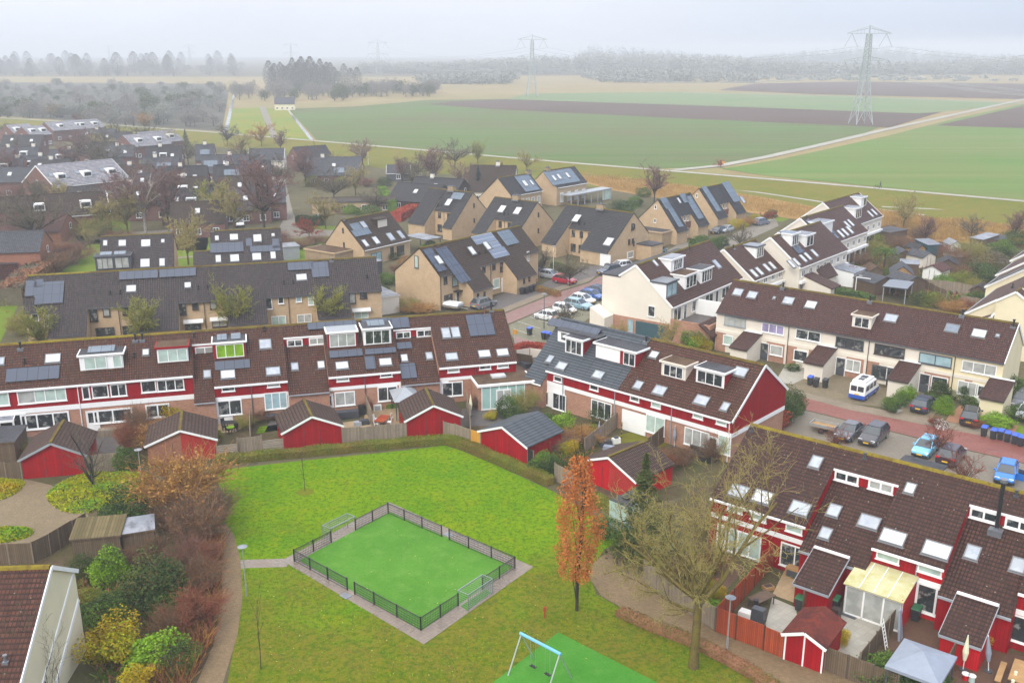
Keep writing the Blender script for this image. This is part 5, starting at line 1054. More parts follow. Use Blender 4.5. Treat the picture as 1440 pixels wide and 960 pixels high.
rng = np.random.default_rng(7)
def np_mesh(name, V, Fq, mats, mi=None, smooth=False):
    """V (n,3), Fq (m,k) with constant k"""
    me = bpy.data.meshes.new(name); n, (m, k) = len(V), Fq.shape
    me.vertices.add(n); me.vertices.foreach_set('co', V.astype(np.float32).ravel())
    me.loops.add(m * k); me.loops.foreach_set('vertex_index', Fq.astype(np.int32).ravel())
    me.polygons.add(m); me.polygons.foreach_set('loop_start', np.arange(m, dtype=np.int32) * k)
    try: me.polygons.foreach_set('loop_total', np.full(m, k, dtype=np.int32))
    except Exception: pass
    for mt in mats: me.materials.append(mt)
    if mi is not None: me.polygons.foreach_set('material_index', mi.astype(np.int32))
    if smooth: me.polygons.foreach_set('use_smooth', np.ones(m, dtype=bool))
    me.update(calc_edges=True); return me
def tubes(P0, P1, R0, R1, k):
    d = P1 - P0; d /= np.maximum(np.linalg.norm(d, axis=1, keepdims=True), 1e-6)
    up = np.where(np.abs(d[:, 2:3]) < .9, np.array([[0, 0, 1.]]), np.array([[1., 0, 0]]))
    x = np.cross(d, up); x /= np.linalg.norm(x, axis=1, keepdims=True); y = np.cross(x, d)
    a = 2 * np.pi * np.arange(k) / k; c, s = np.cos(a), np.sin(a)
    ring = x[:, None, :] * c[None, :, None] - y[:, None, :] * s[None, :, None]
    A = P0[:, None, :] + ring * R0[:, None, None]; B = P1[:, None, :] + ring * R1[:, None, None]
    N = len(P0); V = np.concatenate([A, B], 1).reshape(-1, 3)
    base = (np.arange(N) * 2 * k)[:, None]; i = np.arange(k); j = (i + 1) % k
    F = np.stack([base + i, base + j, base + k + j, base + k + i], -1).reshape(-1, 4)
    return V, F
def quads(C, size, aspect=1.0, norm=None, flat=.0):
    """N randomly turned leaf quads"""
    N = len(C); n = rng.normal(size=(N, 3))
    if norm is not None: n = n * (1 - flat) + norm * flat * 2
    n /= np.maximum(np.linalg.norm(n, axis=1, keepdims=True), 1e-6)
    t = np.cross(n, rng.normal(size=(N, 3))); t /= np.maximum(np.linalg.norm(t, axis=1, keepdims=True), 1e-6); b = np.cross(n, t)
    s = size * (.6 + .8 * rng.random((N, 1))); t = t * s; b = b * s * aspect
    V = np.stack([C - t, C - b * .9, C + t, C + b * .9], 1).reshape(-1, 3)
    return V, np.arange(4 * N).reshape(N, 4)
def merge(parts):
    V, F, off = [], [], 0
    for v, f in parts: V.append(v); F.append(f + off); off += len(v)
    return np.concatenate(V), np.concatenate(F)
def grow(h, spread, levels, nb, trunk_frac=.35, r0=.2, up=.35, seed=1, wob=.18, split=1, lens=.62, first=None):
    """branch skeleton: lists of segments per level"""
    g = np.random.default_rng(seed); segs = []
    def branch(p, d, L, r, lev):
        n = 4 if lev < 2 else 3; q = p; rr = r
        for i in range(n):
            d = d + g.normal(size=3) * wob + np.array([0, 0, up * .25 * (1 if lev else 0)]); d /= np.linalg.norm(d)
            q2 = q + d * L / n; r2 = r * (1 - .62 * (i + 1) / n)
            segs.append((q, q2, rr, r2, lev)); 
            if lev < levels:
                lo = trunk_frac if lev == 0 else .25
                f = (i + 1) / n
                if f >= lo:
                    m = nb[lev]; m = int(m / n) + (g.random() < (m / n) % 1)
                    for _ in range(max(1, m)):
                        a = g.random() * 2 * np.pi; s = spread * (.7 + .6 * g.random())
                        x = np.cross(d, [0.3, .2, .9] if abs(d[2]) < .9 else [1, 0, 0]); x /= np.linalg.norm(x); y = np.cross(d, x)
                        e = d * np.cos(s) + (x * np.cos(a) + y * np.sin(a)) * np.sin(s); e[2] += up * .5; e /= np.linalg.norm(e)
                        t = g.random(); branch(q + (q2 - q) * t, e, L * lens * (.65 + .6 * g.random()), max(r2 * .62, .004), lev + 1)
            q = q2; rr = r2
    for p, d, L, r in (first or [(np.zeros(3), np.array([0, 0, 1.0]), h, r0)]): branch(np.array(p, float), np.array(d, float), L, r, 0)
    return segs
def tree_meshes(name, segs, cut, bark, twig, minr=.012, leaf=None, nleaf=0, lsize=.08):
    a = [s for s in segs if s[4] <= cut]; b = [s for s in segs if s[4] > cut]
    def arr(L): return np.array([s[0] for s in L]), np.array([s[1] for s in L]), np.array([s[2] for s in L]), np.array([s[3] for s in L])
    P0, P1, R0, R1 = arr(a); V, F = tubes(P0, P1, R0, R1, 6); tm = np_mesh('trunk', V, F, [M[bark]], smooth=True)
    parts = []; mi = []
    if b:
        P0, P1, R0, R1 = arr(b); parts.append(tubes(P0, P1, np.maximum(R0, minr), np.maximum(R1, minr * .6), 3)); mi.append(np.zeros(len(parts[-1][1])))
    if leaf:
        P0, P1, _, _ = arr(b or a); i = rng.integers(0, len(P0), nleaf); t = rng.random((nleaf, 1))
        C = P0[i] + (P1[i] - P0[i]) * t + rng.normal(size=(nleaf, 3)) * lsize * 1.2
        parts.append(quads(C, lsize, .6)); mi.append(np.ones(nleaf))
    V, F = merge(parts); cm = np_mesh('crown', V, F, [M[twig]] + ([M[leaf]] if leaf else []), np.concatenate(mi))
    return tm, cm
def blob(n, rx, ry, rz, size, mats, shell=.55, lump=.25, aspect=.7, core=True, seed=3, flatb=True):
    """leafy mass: leaves spread through the outer volume of a lumpy ellipsoid standing on the ground"""
    g = np.random.default_rng(seed); d = g.normal(size=(n, 3)); d /= np.linalg.norm(d, axis=1, keepdims=True)
    K = g.normal(size=(7, 3)) * 2.2; ph_ = g.random(7) * 6.28
    lum = np.sin(d @ K.T * 1.5 + ph_).sum(1) / 7
    rr = (shell + (1 - shell) * g.random(n) ** .5) * (1 + lump * lum * 1.6)
    C = d * rr[:, None] * np.array([rx, ry, rz]); C[:, 2] += rz * .85
    C = C[C[:, 2] > .02]; 
    V, F = quads(C, size, aspect, d[:len(C)] * 0)
    # clumps of each tone
    sel = (np.sin(C @ g.normal(size=3) * 1.7 / max(rx, .5)) + g.normal(size=len(C)) * .6 > .5) & (len(mats) > 1)
    return np_mesh('foliage', V, F, [M[m] for m in mats], sel.astype(int) * (1 if len(mats) > 1 else 0))
def bush_mesh(h, r, n, mats, tips=.5, seed=5, leaf=None, nleaf=0, lsize=.06, w=.012, stems=26):
    """twiggy shrub: arching stems that fork into fine twigs"""
    g = np.random.default_rng(seed); A, B, RA_, RB_ = [], [], [], []
    per = max(3, n // stems)
    for _ in range(stems):
        a = g.random() * 6.283; lean = g.random() ** .7 * r
        b0 = np.array([math.cos(a), math.sin(a), 0]) * r * .25 * g.random()
        top = np.array([math.cos(a) * lean, math.sin(a) * lean, h * (.55 + .45 * g.random()) * (1 - .35 * (lean / r) ** 2)])
        mid = b0 * .5 + top * .5 + np.array([0, 0, h * .12]); pts = [b0, mid, top]
        for p, q, r1, r2 in ((b0, mid, w * 1.6, w * 1.1), (mid, top, w * 1.1, w * .5)): A.append(p); B.append(q); RA_.append(r1); RB_.append(r2)
        for _k in range(per):
            t = .25 + .75 * g.random(); p = (b0 * (1 - t) ** 2 + mid * 2 * t * (1 - t) + top * t * t)
            dd = (top - b0) / np.linalg.norm(top - b0) * .7 + g.normal(size=3) * .6; dd[2] = abs(dd[2]) * .8; L = h * (.12 + .2 * g.random())
            q = p + dd * L; A.append(p); B.append(q); RA_.append(w * .6); RB_.append(w * .35)
            for _j in range(2):
                e = dd + g.normal(size=3) * .6; p2 = p + dd * L * (.3 + .6 * g.random()); A.append(p2); B.append(p2 + e * L * .5); RA_.append(w * .45); RB_.append(w * .3)
    A, B, RA_, RB_ = map(np.array, (A, B, RA_, RB_)); parts = [tubes(A, B, RA_, RB_, 3)]; mi = [g.integers(0, len(mats), len(A)).repeat(3)]
    ml = [M[m] for m in mats]
    if leaf:
        i = g.integers(0, len(A), nleaf); t = g.random((nleaf, 1)); C = A[i] + (B[i] - A[i]) * t + g.normal(size=(nleaf, 3)) * lsize
        parts.append(quads(C, lsize, .6)); mi.append(np.full(nleaf, len(ml))); ml.append(M[leaf])
    V, F = merge(parts); return np_mesh('foliage', V, F, ml, np.concatenate(mi))
def place(name, label, cat, me, P, s=(1, 1, 1), rz=None, group=None, part='foliage'):
    """single-mesh plant"""
    o = link_mesh(name, me, None, (P.x, P.y, P.z), (0, 0, rng.random() * 6.28 if rz is None else rz), s)
    return tag(o, label, cat, group)
def tree(name, label, tm, cm, P, s=(1, 1, 1), rz=None, group=None, cat='tree'):
    t = thing(name, label, cat, (P.x, P.y, P.z), rng.random() * 6.28 if rz is None else rz, group)
    link_mesh('trunk', tm, t, scale=s); link_mesh('crown', cm, t, scale=s); return t
# ------------------------------------------------------------------ kinds
KT = {}
def vase(h, kind, nb, up, sd):
    g = np.random.default_rng(sd); tilt = .45 if kind[:3] in ('pur', 'grn') else .8; f = []; zt = h * .26
    for k in range(8):
        a = k * 2.4 + g.random(); s = tilt * (.5 + .8 * g.random()) if k else .05; z = zt * (.8 + .5 * g.random())
        f.append(((0, 0, z), (math.cos(a) * math.sin(s), math.sin(a) * math.sin(s), math.cos(s)), h * (.5 + .14 * g.random()), .012 * h))
    S = grow(0, .75, 3, (7, 6, 4), .0, .1, up * .6, sd, .12, lens=.46, first=f); z = np.array([0, 0, 1.])
    return [(z * 0, z * zt, .02 * h, .015 * h, 0), (z * zt, z * zt * 1.35, .015 * h, .011 * h, 0)] + S
for n, hgt, spread, nb, bark, twig, sd, up, mr in (('gry', 10, .75, (9, 8, 6), 'barkg', 'tw_gry', 11, .35, .02), ('gry2', 10, .85, (10, 7, 6), 'barkg', 'tw_gry', 12, .25, .02), ('pur', 11, .5, (12, 8, 6), 'barkb', 'tw_pur', 13, .5, .02), ('pur2', 11, .6, (12, 8, 6), 'barkg', 'tw_pur', 14, .4, .02), ('och', 9, .8, (10, 8, 6), 'bark', 'tw_och', 15, .3, .02), ('org', 9, .7, (12, 8, 6), 'bark', 'tw_org', 16, .4, .025), ('grn', 10, .6, (12, 8, 6), 'bark', 'tw_grn', 17, .4, .02), ('red', 7, .6, (12, 8, 5), 'barkg', 'lf_red', 18, .3, .02), ('bar', 7, .75, (9, 6, 3), 'barkg', 'tw_red', 19, .2, .014)):
    KT[n] = tree_meshes(n, vase(hgt, n, nb, up, sd), 1, bark, twig, mr * 1.5, twig if n != 'bar' else None, 4600 if n == 'grn' else 4200, .1 if n == 'grn' else .085)
KB = {'org': bush_mesh(3, 2.2, 900, ['tw_org', 'tw_brn', 'tw_org'], seed=1, leaf='tw_org', nleaf=2600, lsize=.07, w=.022), 'brn': bush_mesh(3, 2.2, 1000, ['tw_brn', 'tw_gry'], seed=2, leaf='tw_brn', nleaf=1500, lsize=.05, w=.018), 'red': bush_mesh(2.4, 1.8, 900, ['tw_red', 'tw_brn'], seed=3, leaf='tw_red', nleaf=2200, lsize=.05, w=.018), 'gry': bush_mesh(3, 2.4, 900, ['tw_gry', 'tw_brn'], seed=4, leaf='tw_gry', nleaf=900, lsize=.04, w=.018), 'tgn': bush_mesh(3, 2.2, 900, ['tw_grn', 'tw_och'], seed=5, leaf='tw_grn', nleaf=2200, lsize=.05, w=.018),
      'pur': bush_mesh(3, 2.4, 1000, ['tw_pur', 'tw_brn'], seed=6, leaf='tw_pur', nleaf=1200, lsize=.04, w=.018)}
KL = {}
for n, sz, mt, sh in (('grn', .048, ('lf_grn', 'lf_drk'), .5), ('drk', .042, ('lf_drk', 'lf_grn'), .5), ('brt', .055, ('lf_brt', 'lf_grn'), .45), ('yel', .045, ('lf_yel', 'lf_ygr'), .15), ('red', .045, ('lf_red', 'lf_red2'), .5), ('hbr', .045, ('lf_hbr', 'lf_hdg'), .45), ('olv', .042, ('lf_con', 'lf_drk'), .35), ('gre', .042, ('tw_gry', 'lf_hbr'), .3)):
    for v in (0, 1): KL[n, v] = blob(5200, 1, 1, 1, sz, list(mt), seed=len(KL) + 1, shell=sh, lump=.75 if n == 'yel' else .48)
def conifer(h, r, n, mat, seed=1, size=.12):
    g = np.random.default_rng(seed); z = g.random(n) ** 1.5; a = g.random(n) * 6.283; tier = .75 + .25 * np.cos(z * 40)
    rr = r * (1 - z) * tier * (g.random(n) ** .4) * (1 + .25 * np.sin(a * 5 + z * 20)); C = np.stack([rr * np.cos(a), rr * np.sin(a), z * h + .3 - rr * .25], 1)
    V, F = quads(C, size, .5); cm = np_mesh('crown', V, F, [M[mat]]); b = MB(); b.tube((0, 0, 0), (0, 0, h * .9), r * .06, .03, 7); return b.mesh('trunk', [M['barkg']]), cm
KT['con'] = conifer(9, 2.2, 5200, 'lf_con', 1); KT['blu'] = conifer(8, 2.6, 4200, 'lf_blu', 2, .15)
def hedge(label, pts, w, h, mats=('lf_hdg', 'lf_hbr'), dens=190, size=.055, name='hedge', seed=1, z=0, cat='hedge'):
    P = [px(*p) for p in pts]; g = np.random.default_rng(seed); C = []; b = MB(); rot = Vector((0, 0, 0))
    o0 = P[0].copy(); P = [p - o0 for p in P]; D = []
    for i, p in enumerate(P):
        d = (P[min(i + 1, len(P) - 1)] - P[max(i - 1, 0)]).normalized(); D.append(Vector((-d.y, d.x, 0)))
    for i in range(len(P) - 1):
        a, c = P[i], P[i + 1]; L = (c - a).length; k = w / 2 - .06
        q = [a - D[i] * k, a + D[i] * k, c + D[i + 1] * k, c - D[i + 1] * k]
        b.hexa([(v.x, v.y, 0) for v in q] + [(v.x, v.y, h - .08) for v in q])
        n = int(L * dens * (w + 2 * h)); t = g.random(n); s = g.random(n) * (w + 2 * h)
        off = np.where(s < h, -w / 2, np.where(s < h + w, s - h - w / 2, w / 2)); zz = np.where(s < h, s, np.where(s < h + w, h, s - h - w))
        off = off + g.normal(size=n) * .045; zz = np.maximum(.02, zz + g.normal(size=n) * .045 + .06 * np.sin(t * L * 1.3))
        A, Cc, Da, Dc = (np.array(v) for v in (a, c, D[i], D[i + 1]))
        C.append(A + (Cc - A) * t[:, None] + (Da + (Dc - Da) * t[:, None]) * off[:, None] + np.array([0, 0, 1]) * zz[:, None])
    C = np.concatenate(C); V, F = quads(C, size, .7); sel = (np.sin(C[:, 0] * 1.1) + np.sin(C[:, 1] * .9) + g.normal(size=len(C)) * .8 > .6).astype(int)
    o = link_mesh(name, np_mesh('foliage', V, F, [M[m] for m in mats], sel if len(mats) > 1 else None), None, (o0.x, o0.y, z)); tag(o, label, cat)
    b.build('core', M[mats[-1]], o); return o
# ------------------------------------------------------------------ park and near trees
P = px(975, 938); B0 = np.zeros(3)
segs = grow(0, .8, 4, (6, 6, 5, 2), .0, .3, .14, 21, .13, lens=.5, first=[
    ((.1, 0, 4.9), (-.75, .3, .55), 6.2, .2), ((.1, 0, 4.6), (.8, .5, .4), 8.4, .21), ((.1, 0, 5.3), (.2, .5, .75), 6.4, .18), ((.08, 0, 5.0), (-.9, -.1, .4), 5.6, .15), ((.1, 0, 5.3), (.3, -.4, .75), 4.6, .15), ((.1, 0, 5.2), (-.45, .8, .5), 6.6, .16), ((.05, 0, 4.0), (-.95, .3, .12), 4.2, .1), ((.1, 0, 5.0), (.55, .85, .35), 6.8, .15), ((.1, 0, 5.4), (-.15, .2, .9), 5.0, .15)])
tr = [((0, 0, 0), (.02, 0, 1.4), .36, .3, 0), ((.02, 0, 1.4), (.06, .02, 3.2), .3, .27, 0), ((.06, .02, 3.2), (.1, 0, 5.4), .27, .2, 0)]
segs = [(np.array(a, float), np.array(b, float), r, q, l) for a, b, r, q, l in tr] + segs
print('big tree segs', len(segs))
tm, cm = tree_meshes('big', segs, 1, 'bark', 'tw_och', .0135, 'tw_grn', 3600, .04)
tree('park_tree', 'big bare mossy tree with forked trunk and ochre twigs beside the curved brick path', tm, cm, P, rz=0)
# copper hornbeam
def column(h, r, n, mat, sz, seed, base=1.6):
    g = np.random.default_rng(seed); z = g.random(n); prof = np.sin(np.pi * (.06 + .9 * z) ** .85) ** .5 * (1 - .12 * z); a = g.random(n) * 6.283
    rr = r * prof * (.35 + .65 * g.random(n) ** .5) * (1 + .22 * np.sin(a * 3 + z * 9) + .15 * np.sin(a * 7 - z * 17)); C = np.stack([rr * np.cos(a), rr * np.sin(a), base + z * (h - base)], 1)
    keep = (np.sin(C[:, 0] * 4 + C[:, 2] * 2.3) + np.sin(C[:, 1] * 4 - C[:, 2] * 1.7) + g.normal(size=n) * .7) > -.8; C = C[keep]
    V, F = quads(C, sz, .6); return np_mesh('crown', V, F, [M[mat]])
P = px(811, 858)
sg = grow(11.6, .32, 2, (16, 7), .16, .12, .5, 31, .05, lens=.3); tm, c2 = tree_meshes('horn', sg, 1, 'barkg', 'tw_brn', .01)
t = tree('copper_tree', 'slender column tree in copper leaves on the lawn beside the pitch', tm, column(11.7, 1.6, 14000, 'lf_org', .08, 5, 2.6), P)
# young lawn trees
for x, y, hh, lab in ((429, 690, 3.6, 'thin young bare tree in a bare earth ring on the lawn'), (367, 940, 5.0, 'thin bare sapling at the lawn edge beside the footpath lamp')):
    tm, cm = tree_meshes('sap', grow(hh, .5, 2, (8, 5), .45, .035, .4, int(x), .05, lens=.28), 1, 'barkg', 'tw_gry', .006); tree('young_tree', lab, tm, cm, px(x, y))
poly('earth_ring', [(px(429, 692).x + .8 * math.cos(a * .5236), px(429, 692).y + .8 * math.sin(a * .5236)) for a in range(12)], 'worn', .03, world=True)
# dark forked tree on the square
sg = grow(0, .7, 3, (6, 5, 5), .2, .1, .2, 41, .12, lens=.5, first=[((0, 0, 0), (-.5, .1, .9), 4.6, .13), ((.1, 0, 0), (.25, .1, .95), 5.0, .14), ((.05, 0, .2), (.5, -.2, .8), 4.0, .1)])
tm, cm = tree_meshes('frk', sg, 1, 'blk', 'tw_gry', .009); tree('forked_tree', 'dark forked bare tree in the lime ground cover before the left red shed', tm, cm, px(131, 683))
# conifer beside the container
tree('conifer', 'tall dark conifer between the mint container and the big bare tree', *KT['con'], px(903, 785), (1.5, 1.5, .95))
# lower left corner bare shrub
tm, cm = tree_meshes('crn', grow(5, .6, 3, (8, 6, 4), .2, .05, .3, 51, .12, lens=.5), 1, 'barkg', 'tw_gry', .008); tree('bare_tree', 'small bare tree before the pale yellow gable in the lower left corner', tm, cm, px(85, 1000))
# street trees, trees along the beige row
for x, y, s, k, lab in ((60, 500, .62, 'grn', 'light green twiggy tree at the left end of the beige row'), (200, 492, .66, 'grn', 'light green twiggy tree at the second low roof of the beige row'), (335, 478, .72, 'grn', 'light green twiggy tree at the third low roof of the beige row'), (462, 470, .64, 'grn', 'light green twiggy tree before the right part of the beige row')):
    tree('twiggy_tree', lab, *KT[k], px(x, y), (s * 1.2, s * 1.2, s))
for x, y, s, k, lab in ((795, 462, .42, 'gry', 'slim bare street tree among the white parked cars'), (801, 402, .55, 'gry', 'slim bare street tree beside the red car'), (762, 390, .5, 'gry2', 'bare street tree left of the blue car'), (865, 498, .45, 'och', 'slim bare tree before the brick garage wall'), (938, 500, .5, 'och', 'slim bare tree at the corner of the cream gable'), (1319, 642, .45, 'bar', 'bare reddish tree between the light blue and the black parked cars'), (1352, 692, .5, 'bar', 'spreading bare reddish tree at the ridge beside the blue car'), (1036, 470, .4, 'och', 'leafless climbing tree before the first lean-to porch'), (1040, 352, .5, 'gry', 'slim bare tree in the lane before the stepped white terrace'), (1175, 640, .4, 'bar', 'bare dark shrub tree before the two grey parked cars')):
    tree('street_tree', lab, *KT[k], px(x, y), (s, s, s))
# big bare trees behind the pairs
for x, y, s, k, lab in ((265, 372, .95, 'och', 'bare mossy tree between the two grey roofed pairs'), (205, 328, 1.25, 'pur', 'tall purple birch left of the first white van'), (238, 325, 1.1, 'pur2', 'reddish bare tree right of the tall purple birch'), (372, 330, 1.35, 'pur2', 'broad reddish bare tree before the lane bend'), (330, 330, 1.1, 'och', 'greenish bare tree behind the second white van'), (300, 322, 1.0, 'grn', 'light green bare tree between the two white vans'), (180, 330, 1.0, 'och', 'olive bare tree behind the black flat roofed shed'), (48, 348, 1.25, 'gry', 'dark leaning bare tree on the green at the left'), (145, 330, .8, 'och', 'low bare tree left of the birches'), (145, 245, 1.35, 'gry', 'large grey bare tree between the two pale wet terraces'), (120, 232, 1.0, 'pur2', 'smaller bare tree left of the large grey one'), (203, 182, .9, 'org', 'amber tree on the dike foot behind the pale terraces'), (79, 166, .8, 'org', 'faint amber tree on the dike far left'), (368, 206, 1.0, 'org', 'copper brown round tree beside the dike path'), (66, 298, .8, 'gry2', 'bare tree at the end of the long brick terrace'), (113, 362, .45, 'gry', 'young bare tree on the green left of the grey pair'), (127, 350, .45, 'och', 'young bare tree nearest the left grey pair')):
    tree('bare_tree', lab, *KT[k], px(x, y), (s * 1.25, s * 1.25, s))
for x, y, s, k, lab in ((435, 335, .62, 'red', 'rust coloured small tree before the flat brown house'), (458, 322, .8, 'och', 'spreading olive bare tree before the flat brown house'), (510, 236, .8, 'pur', 'purple tree with white stem by the dike'), (588, 252, .8, 'gry', 'bare round tree left of centre by the dike'), (605, 250, .75, 'gry2', 'bare tree second from the round one by the dike'), (566, 256, .6, 'pur2', 'small purple bare tree by the garden house'), (640, 236, .9, 'gry', 'bare grey tree by the dike above the steep roof'), (672, 232, .75, 'grn', 'yellow green tree by the dike path'), (648, 272, .75, 'pur', 'pale pink pruned tree left of the blue spruce'), (740, 242, .7, 'och', 'bare ochre tree between the two solar roofed dike houses'), (920, 285, .8, 'pur2', 'wispy bare tree at the reed edge behind the gabled pair'), (1270, 322, .8, 'och', 'tawny bare tree in the orange reeds'), (1300, 345, .5, 'pur2', 'purple bare shrub tree at the reed edge'), (1425, 340, .55, 'pur2', 'purple bare tree at the right edge of the reeds'), (1365, 336, .5, 'gry', 'small dark bare tree before the orange reeds'), (1013, 236, .4, 'red', 'small reddish bush at the field road junction'), (1078, 312, .4, 'red', 'little round tree on the lane end green')):
    tree('bare_tree', lab, *KT[k], px(x, y), (s * 1.25, s * 1.25, s))
g = np.random.default_rng(9)
tree('blue_spruce', 'blue spruce before the steep brown roofed house', *KT['blu'], px(673, 283), (1.05, 1.05, 1.1))
for k in range(34):
    x, y = [(20, 262), (60, 285), (95, 300), (150, 262), (100, 250), (30, 232), (140, 218), (165, 205), (185, 215), (215, 262), (250, 275), (300, 290), (345, 280), (390, 262), (340, 222), (320, 205), (395, 215), (190, 285), (150, 312), (110, 318), (20, 315), (265, 232), (235, 215), (345, 250), (430, 262), (470, 285), (500, 275), (585, 275), (610, 262), (530, 300), (475, 245), (12, 200), (115, 190), (205, 200)][k]; s = .6 + .35 * g.random()
    tree('village_tree', 'bare garden tree among the houses of the village behind the beige row', *KT[('pur2', 'gry', 'och', 'gry2')[k % 4]], px(x, y), (s * 1.2, s * 1.2, s), group='bare garden trees of the village')
tree('conifer', 'dark pointed cypress right of the steep brown roofed house', *KT['con'], px(706, 262), (.9, .9, .75))
tree('conifer', 'dark conifer behind the dense brick cluster', *KT['con'], px(262, 208), (1.3, 1.3, .8))
# palm like evergreen
g = np.random.default_rng(3); C = []
for k in range(16):
    a = k * 2.4; n = 70; t = np.linspace(0, 1, n); e = .9 - .055 * k; r = 2.6 * t * math.cos(e * .9); z = 3.2 + 2.6 * t * math.sin(e) - 1.6 * t ** 2
    C.append(np.stack([r * math.cos(a), r * math.sin(a), z], 1) + g.normal(size=(n, 3)) * .1)
V, F = quads(np.concatenate(C), .16, .35); b = MB(); b.tube((0, 0, 0), (0, 0, 3.3), .16, .13, 7)
tree('palm', 'green palm in the garden behind the cream row', b.mesh('trunk', [M['barkg']]), np_mesh('crown', V, F, [M['lf_grn']]), px(1243, 378), (1.1, 1.1, 1.0))
# ------------------------------------------------------------------ hedges
hedge('long low hedge edging the lawn from the orange shrub round to the slate roofed shed', [(304, 652), (360, 646), (430, 640), (500, 633), (560, 628), (600, 624), (632, 623), (660, 632), (700, 650), (745, 668), (774, 682)], 1.1, .75, dens=230)
hedge('low hedge stretch under the red shed by the copper tree', [(828, 702), (850, 714), (880, 726), (900, 732)], 1.1, .75, dens=200)
hedge('brown leafy hedge along the brick path under the big tree', [(870, 862), (920, 885), (975, 905), (1020, 928), (1060, 950), (1100, 980)], 1.0, .45, ('lf_hbr', 'tw_brn'), 120, .06)
hedge('tall clipped hedge in the garden behind the cream row', [(1165, 418), (1195, 425), (1225, 432)], 2.0, 1.8, ('lf_grn', 'lf_drk'), 60, .1)
hedge('copper red hedge curving round the corner garden between the two red rows', [(725, 497), (740, 493), (760, 494), (778, 500)], 1.2, 1.1, ('lf_red2', 'lf_red'), 100, .08)
hedge('beech red hedge beside the charcoal roofed pair', [(556, 312), (570, 304), (586, 298), (600, 290)], 3.0, 2.0, ('lf_red2', 'lf_red'), 30, .14)
hedge('dark green clipped hedge at the lane corner left', [(418, 316), (440, 317), (456, 316)], 2.0, 2.0, ('lf_drk', 'lf_drk'), 30, .14)
hedge('bright green hedge screen in the garden of the flat brown house', [(537, 278), (545, 290), (552, 300)], 2.2, 3.0, ('lf_brt', 'lf_grn'), 30, .14)
hedge('brown hedge beside the green left of the beige row', [(14, 430), (40, 405), (70, 382), (95, 362)], 4.0, 2.8, ('tw_brn', 'tw_gry'), 24, .2)
hedge('low brown hedge in front of the three cars by the beige pair', [(752, 408), (770, 412), (786, 417)], 1.0, .8, ('lf_hbr', 'tw_brn'), 60, .1)
hedge('dark hedge screen beside the lane gable pair', [(990, 328) if False else (972, 347), (990, 352), (1005, 348)], 1.6, 1.5, ('lf_drk', 'lf_grn'), 40, .13)
# ------------------------------------------------------------------ ground cover
def cover(label, cx, cy, rx, ry, mats, n, h=.35, size=.11, name='ground_cover', seed=1, rot=0):
    c = px(cx, cy); g = np.random.default_rng(seed); a = g.random(n) * 6.283; r = np.sqrt(g.random(n)); cs, sn = math.cos(rot), math.sin(rot)
    x, y = r * np.cos(a) * rx, r * np.sin(a) * ry * (1 + .1 * np.sin(a * 3)); z = h * (1 - r ** 6) * (.75 + .35 * np.sin(x * 1.7) * np.cos(y * 1.9)) * (.7 + .3 * g.random(n)) + .05
    V, F = quads(np.stack([x * cs - y * sn, x * sn + y * cs, z], 1), size, .6); sel = (np.sin(x * 1.3 + 1) + np.cos(y * 1.7) + g.normal(size=n) * .8 > .8).astype(int)
    o = link_mesh(name, np_mesh('foliage', V, F, [M[m] for m in mats], sel), None, (c.x, c.y, 0)); o['label'] = label; o['category'] = 'ground cover'; o['kind'] = 'stuff'
cover('lime green ground cover round the dark forked tree', 141, 689, 4.5, 4.3, ('lf_ygr', 'lf_brt'), 9000, .5, seed=2)
cover('lime ground cover patch at the left edge by the paved square', -2, 690, 1.9, 2.6, ('lf_ygr', 'lf_yel'), 3800, .5, seed=3)
cover('lime ground cover patch in front of the paved square', 12, 752, 1.9, 1.3, ('lf_ygr', 'lf_brt'), 3000, .45, seed=4)
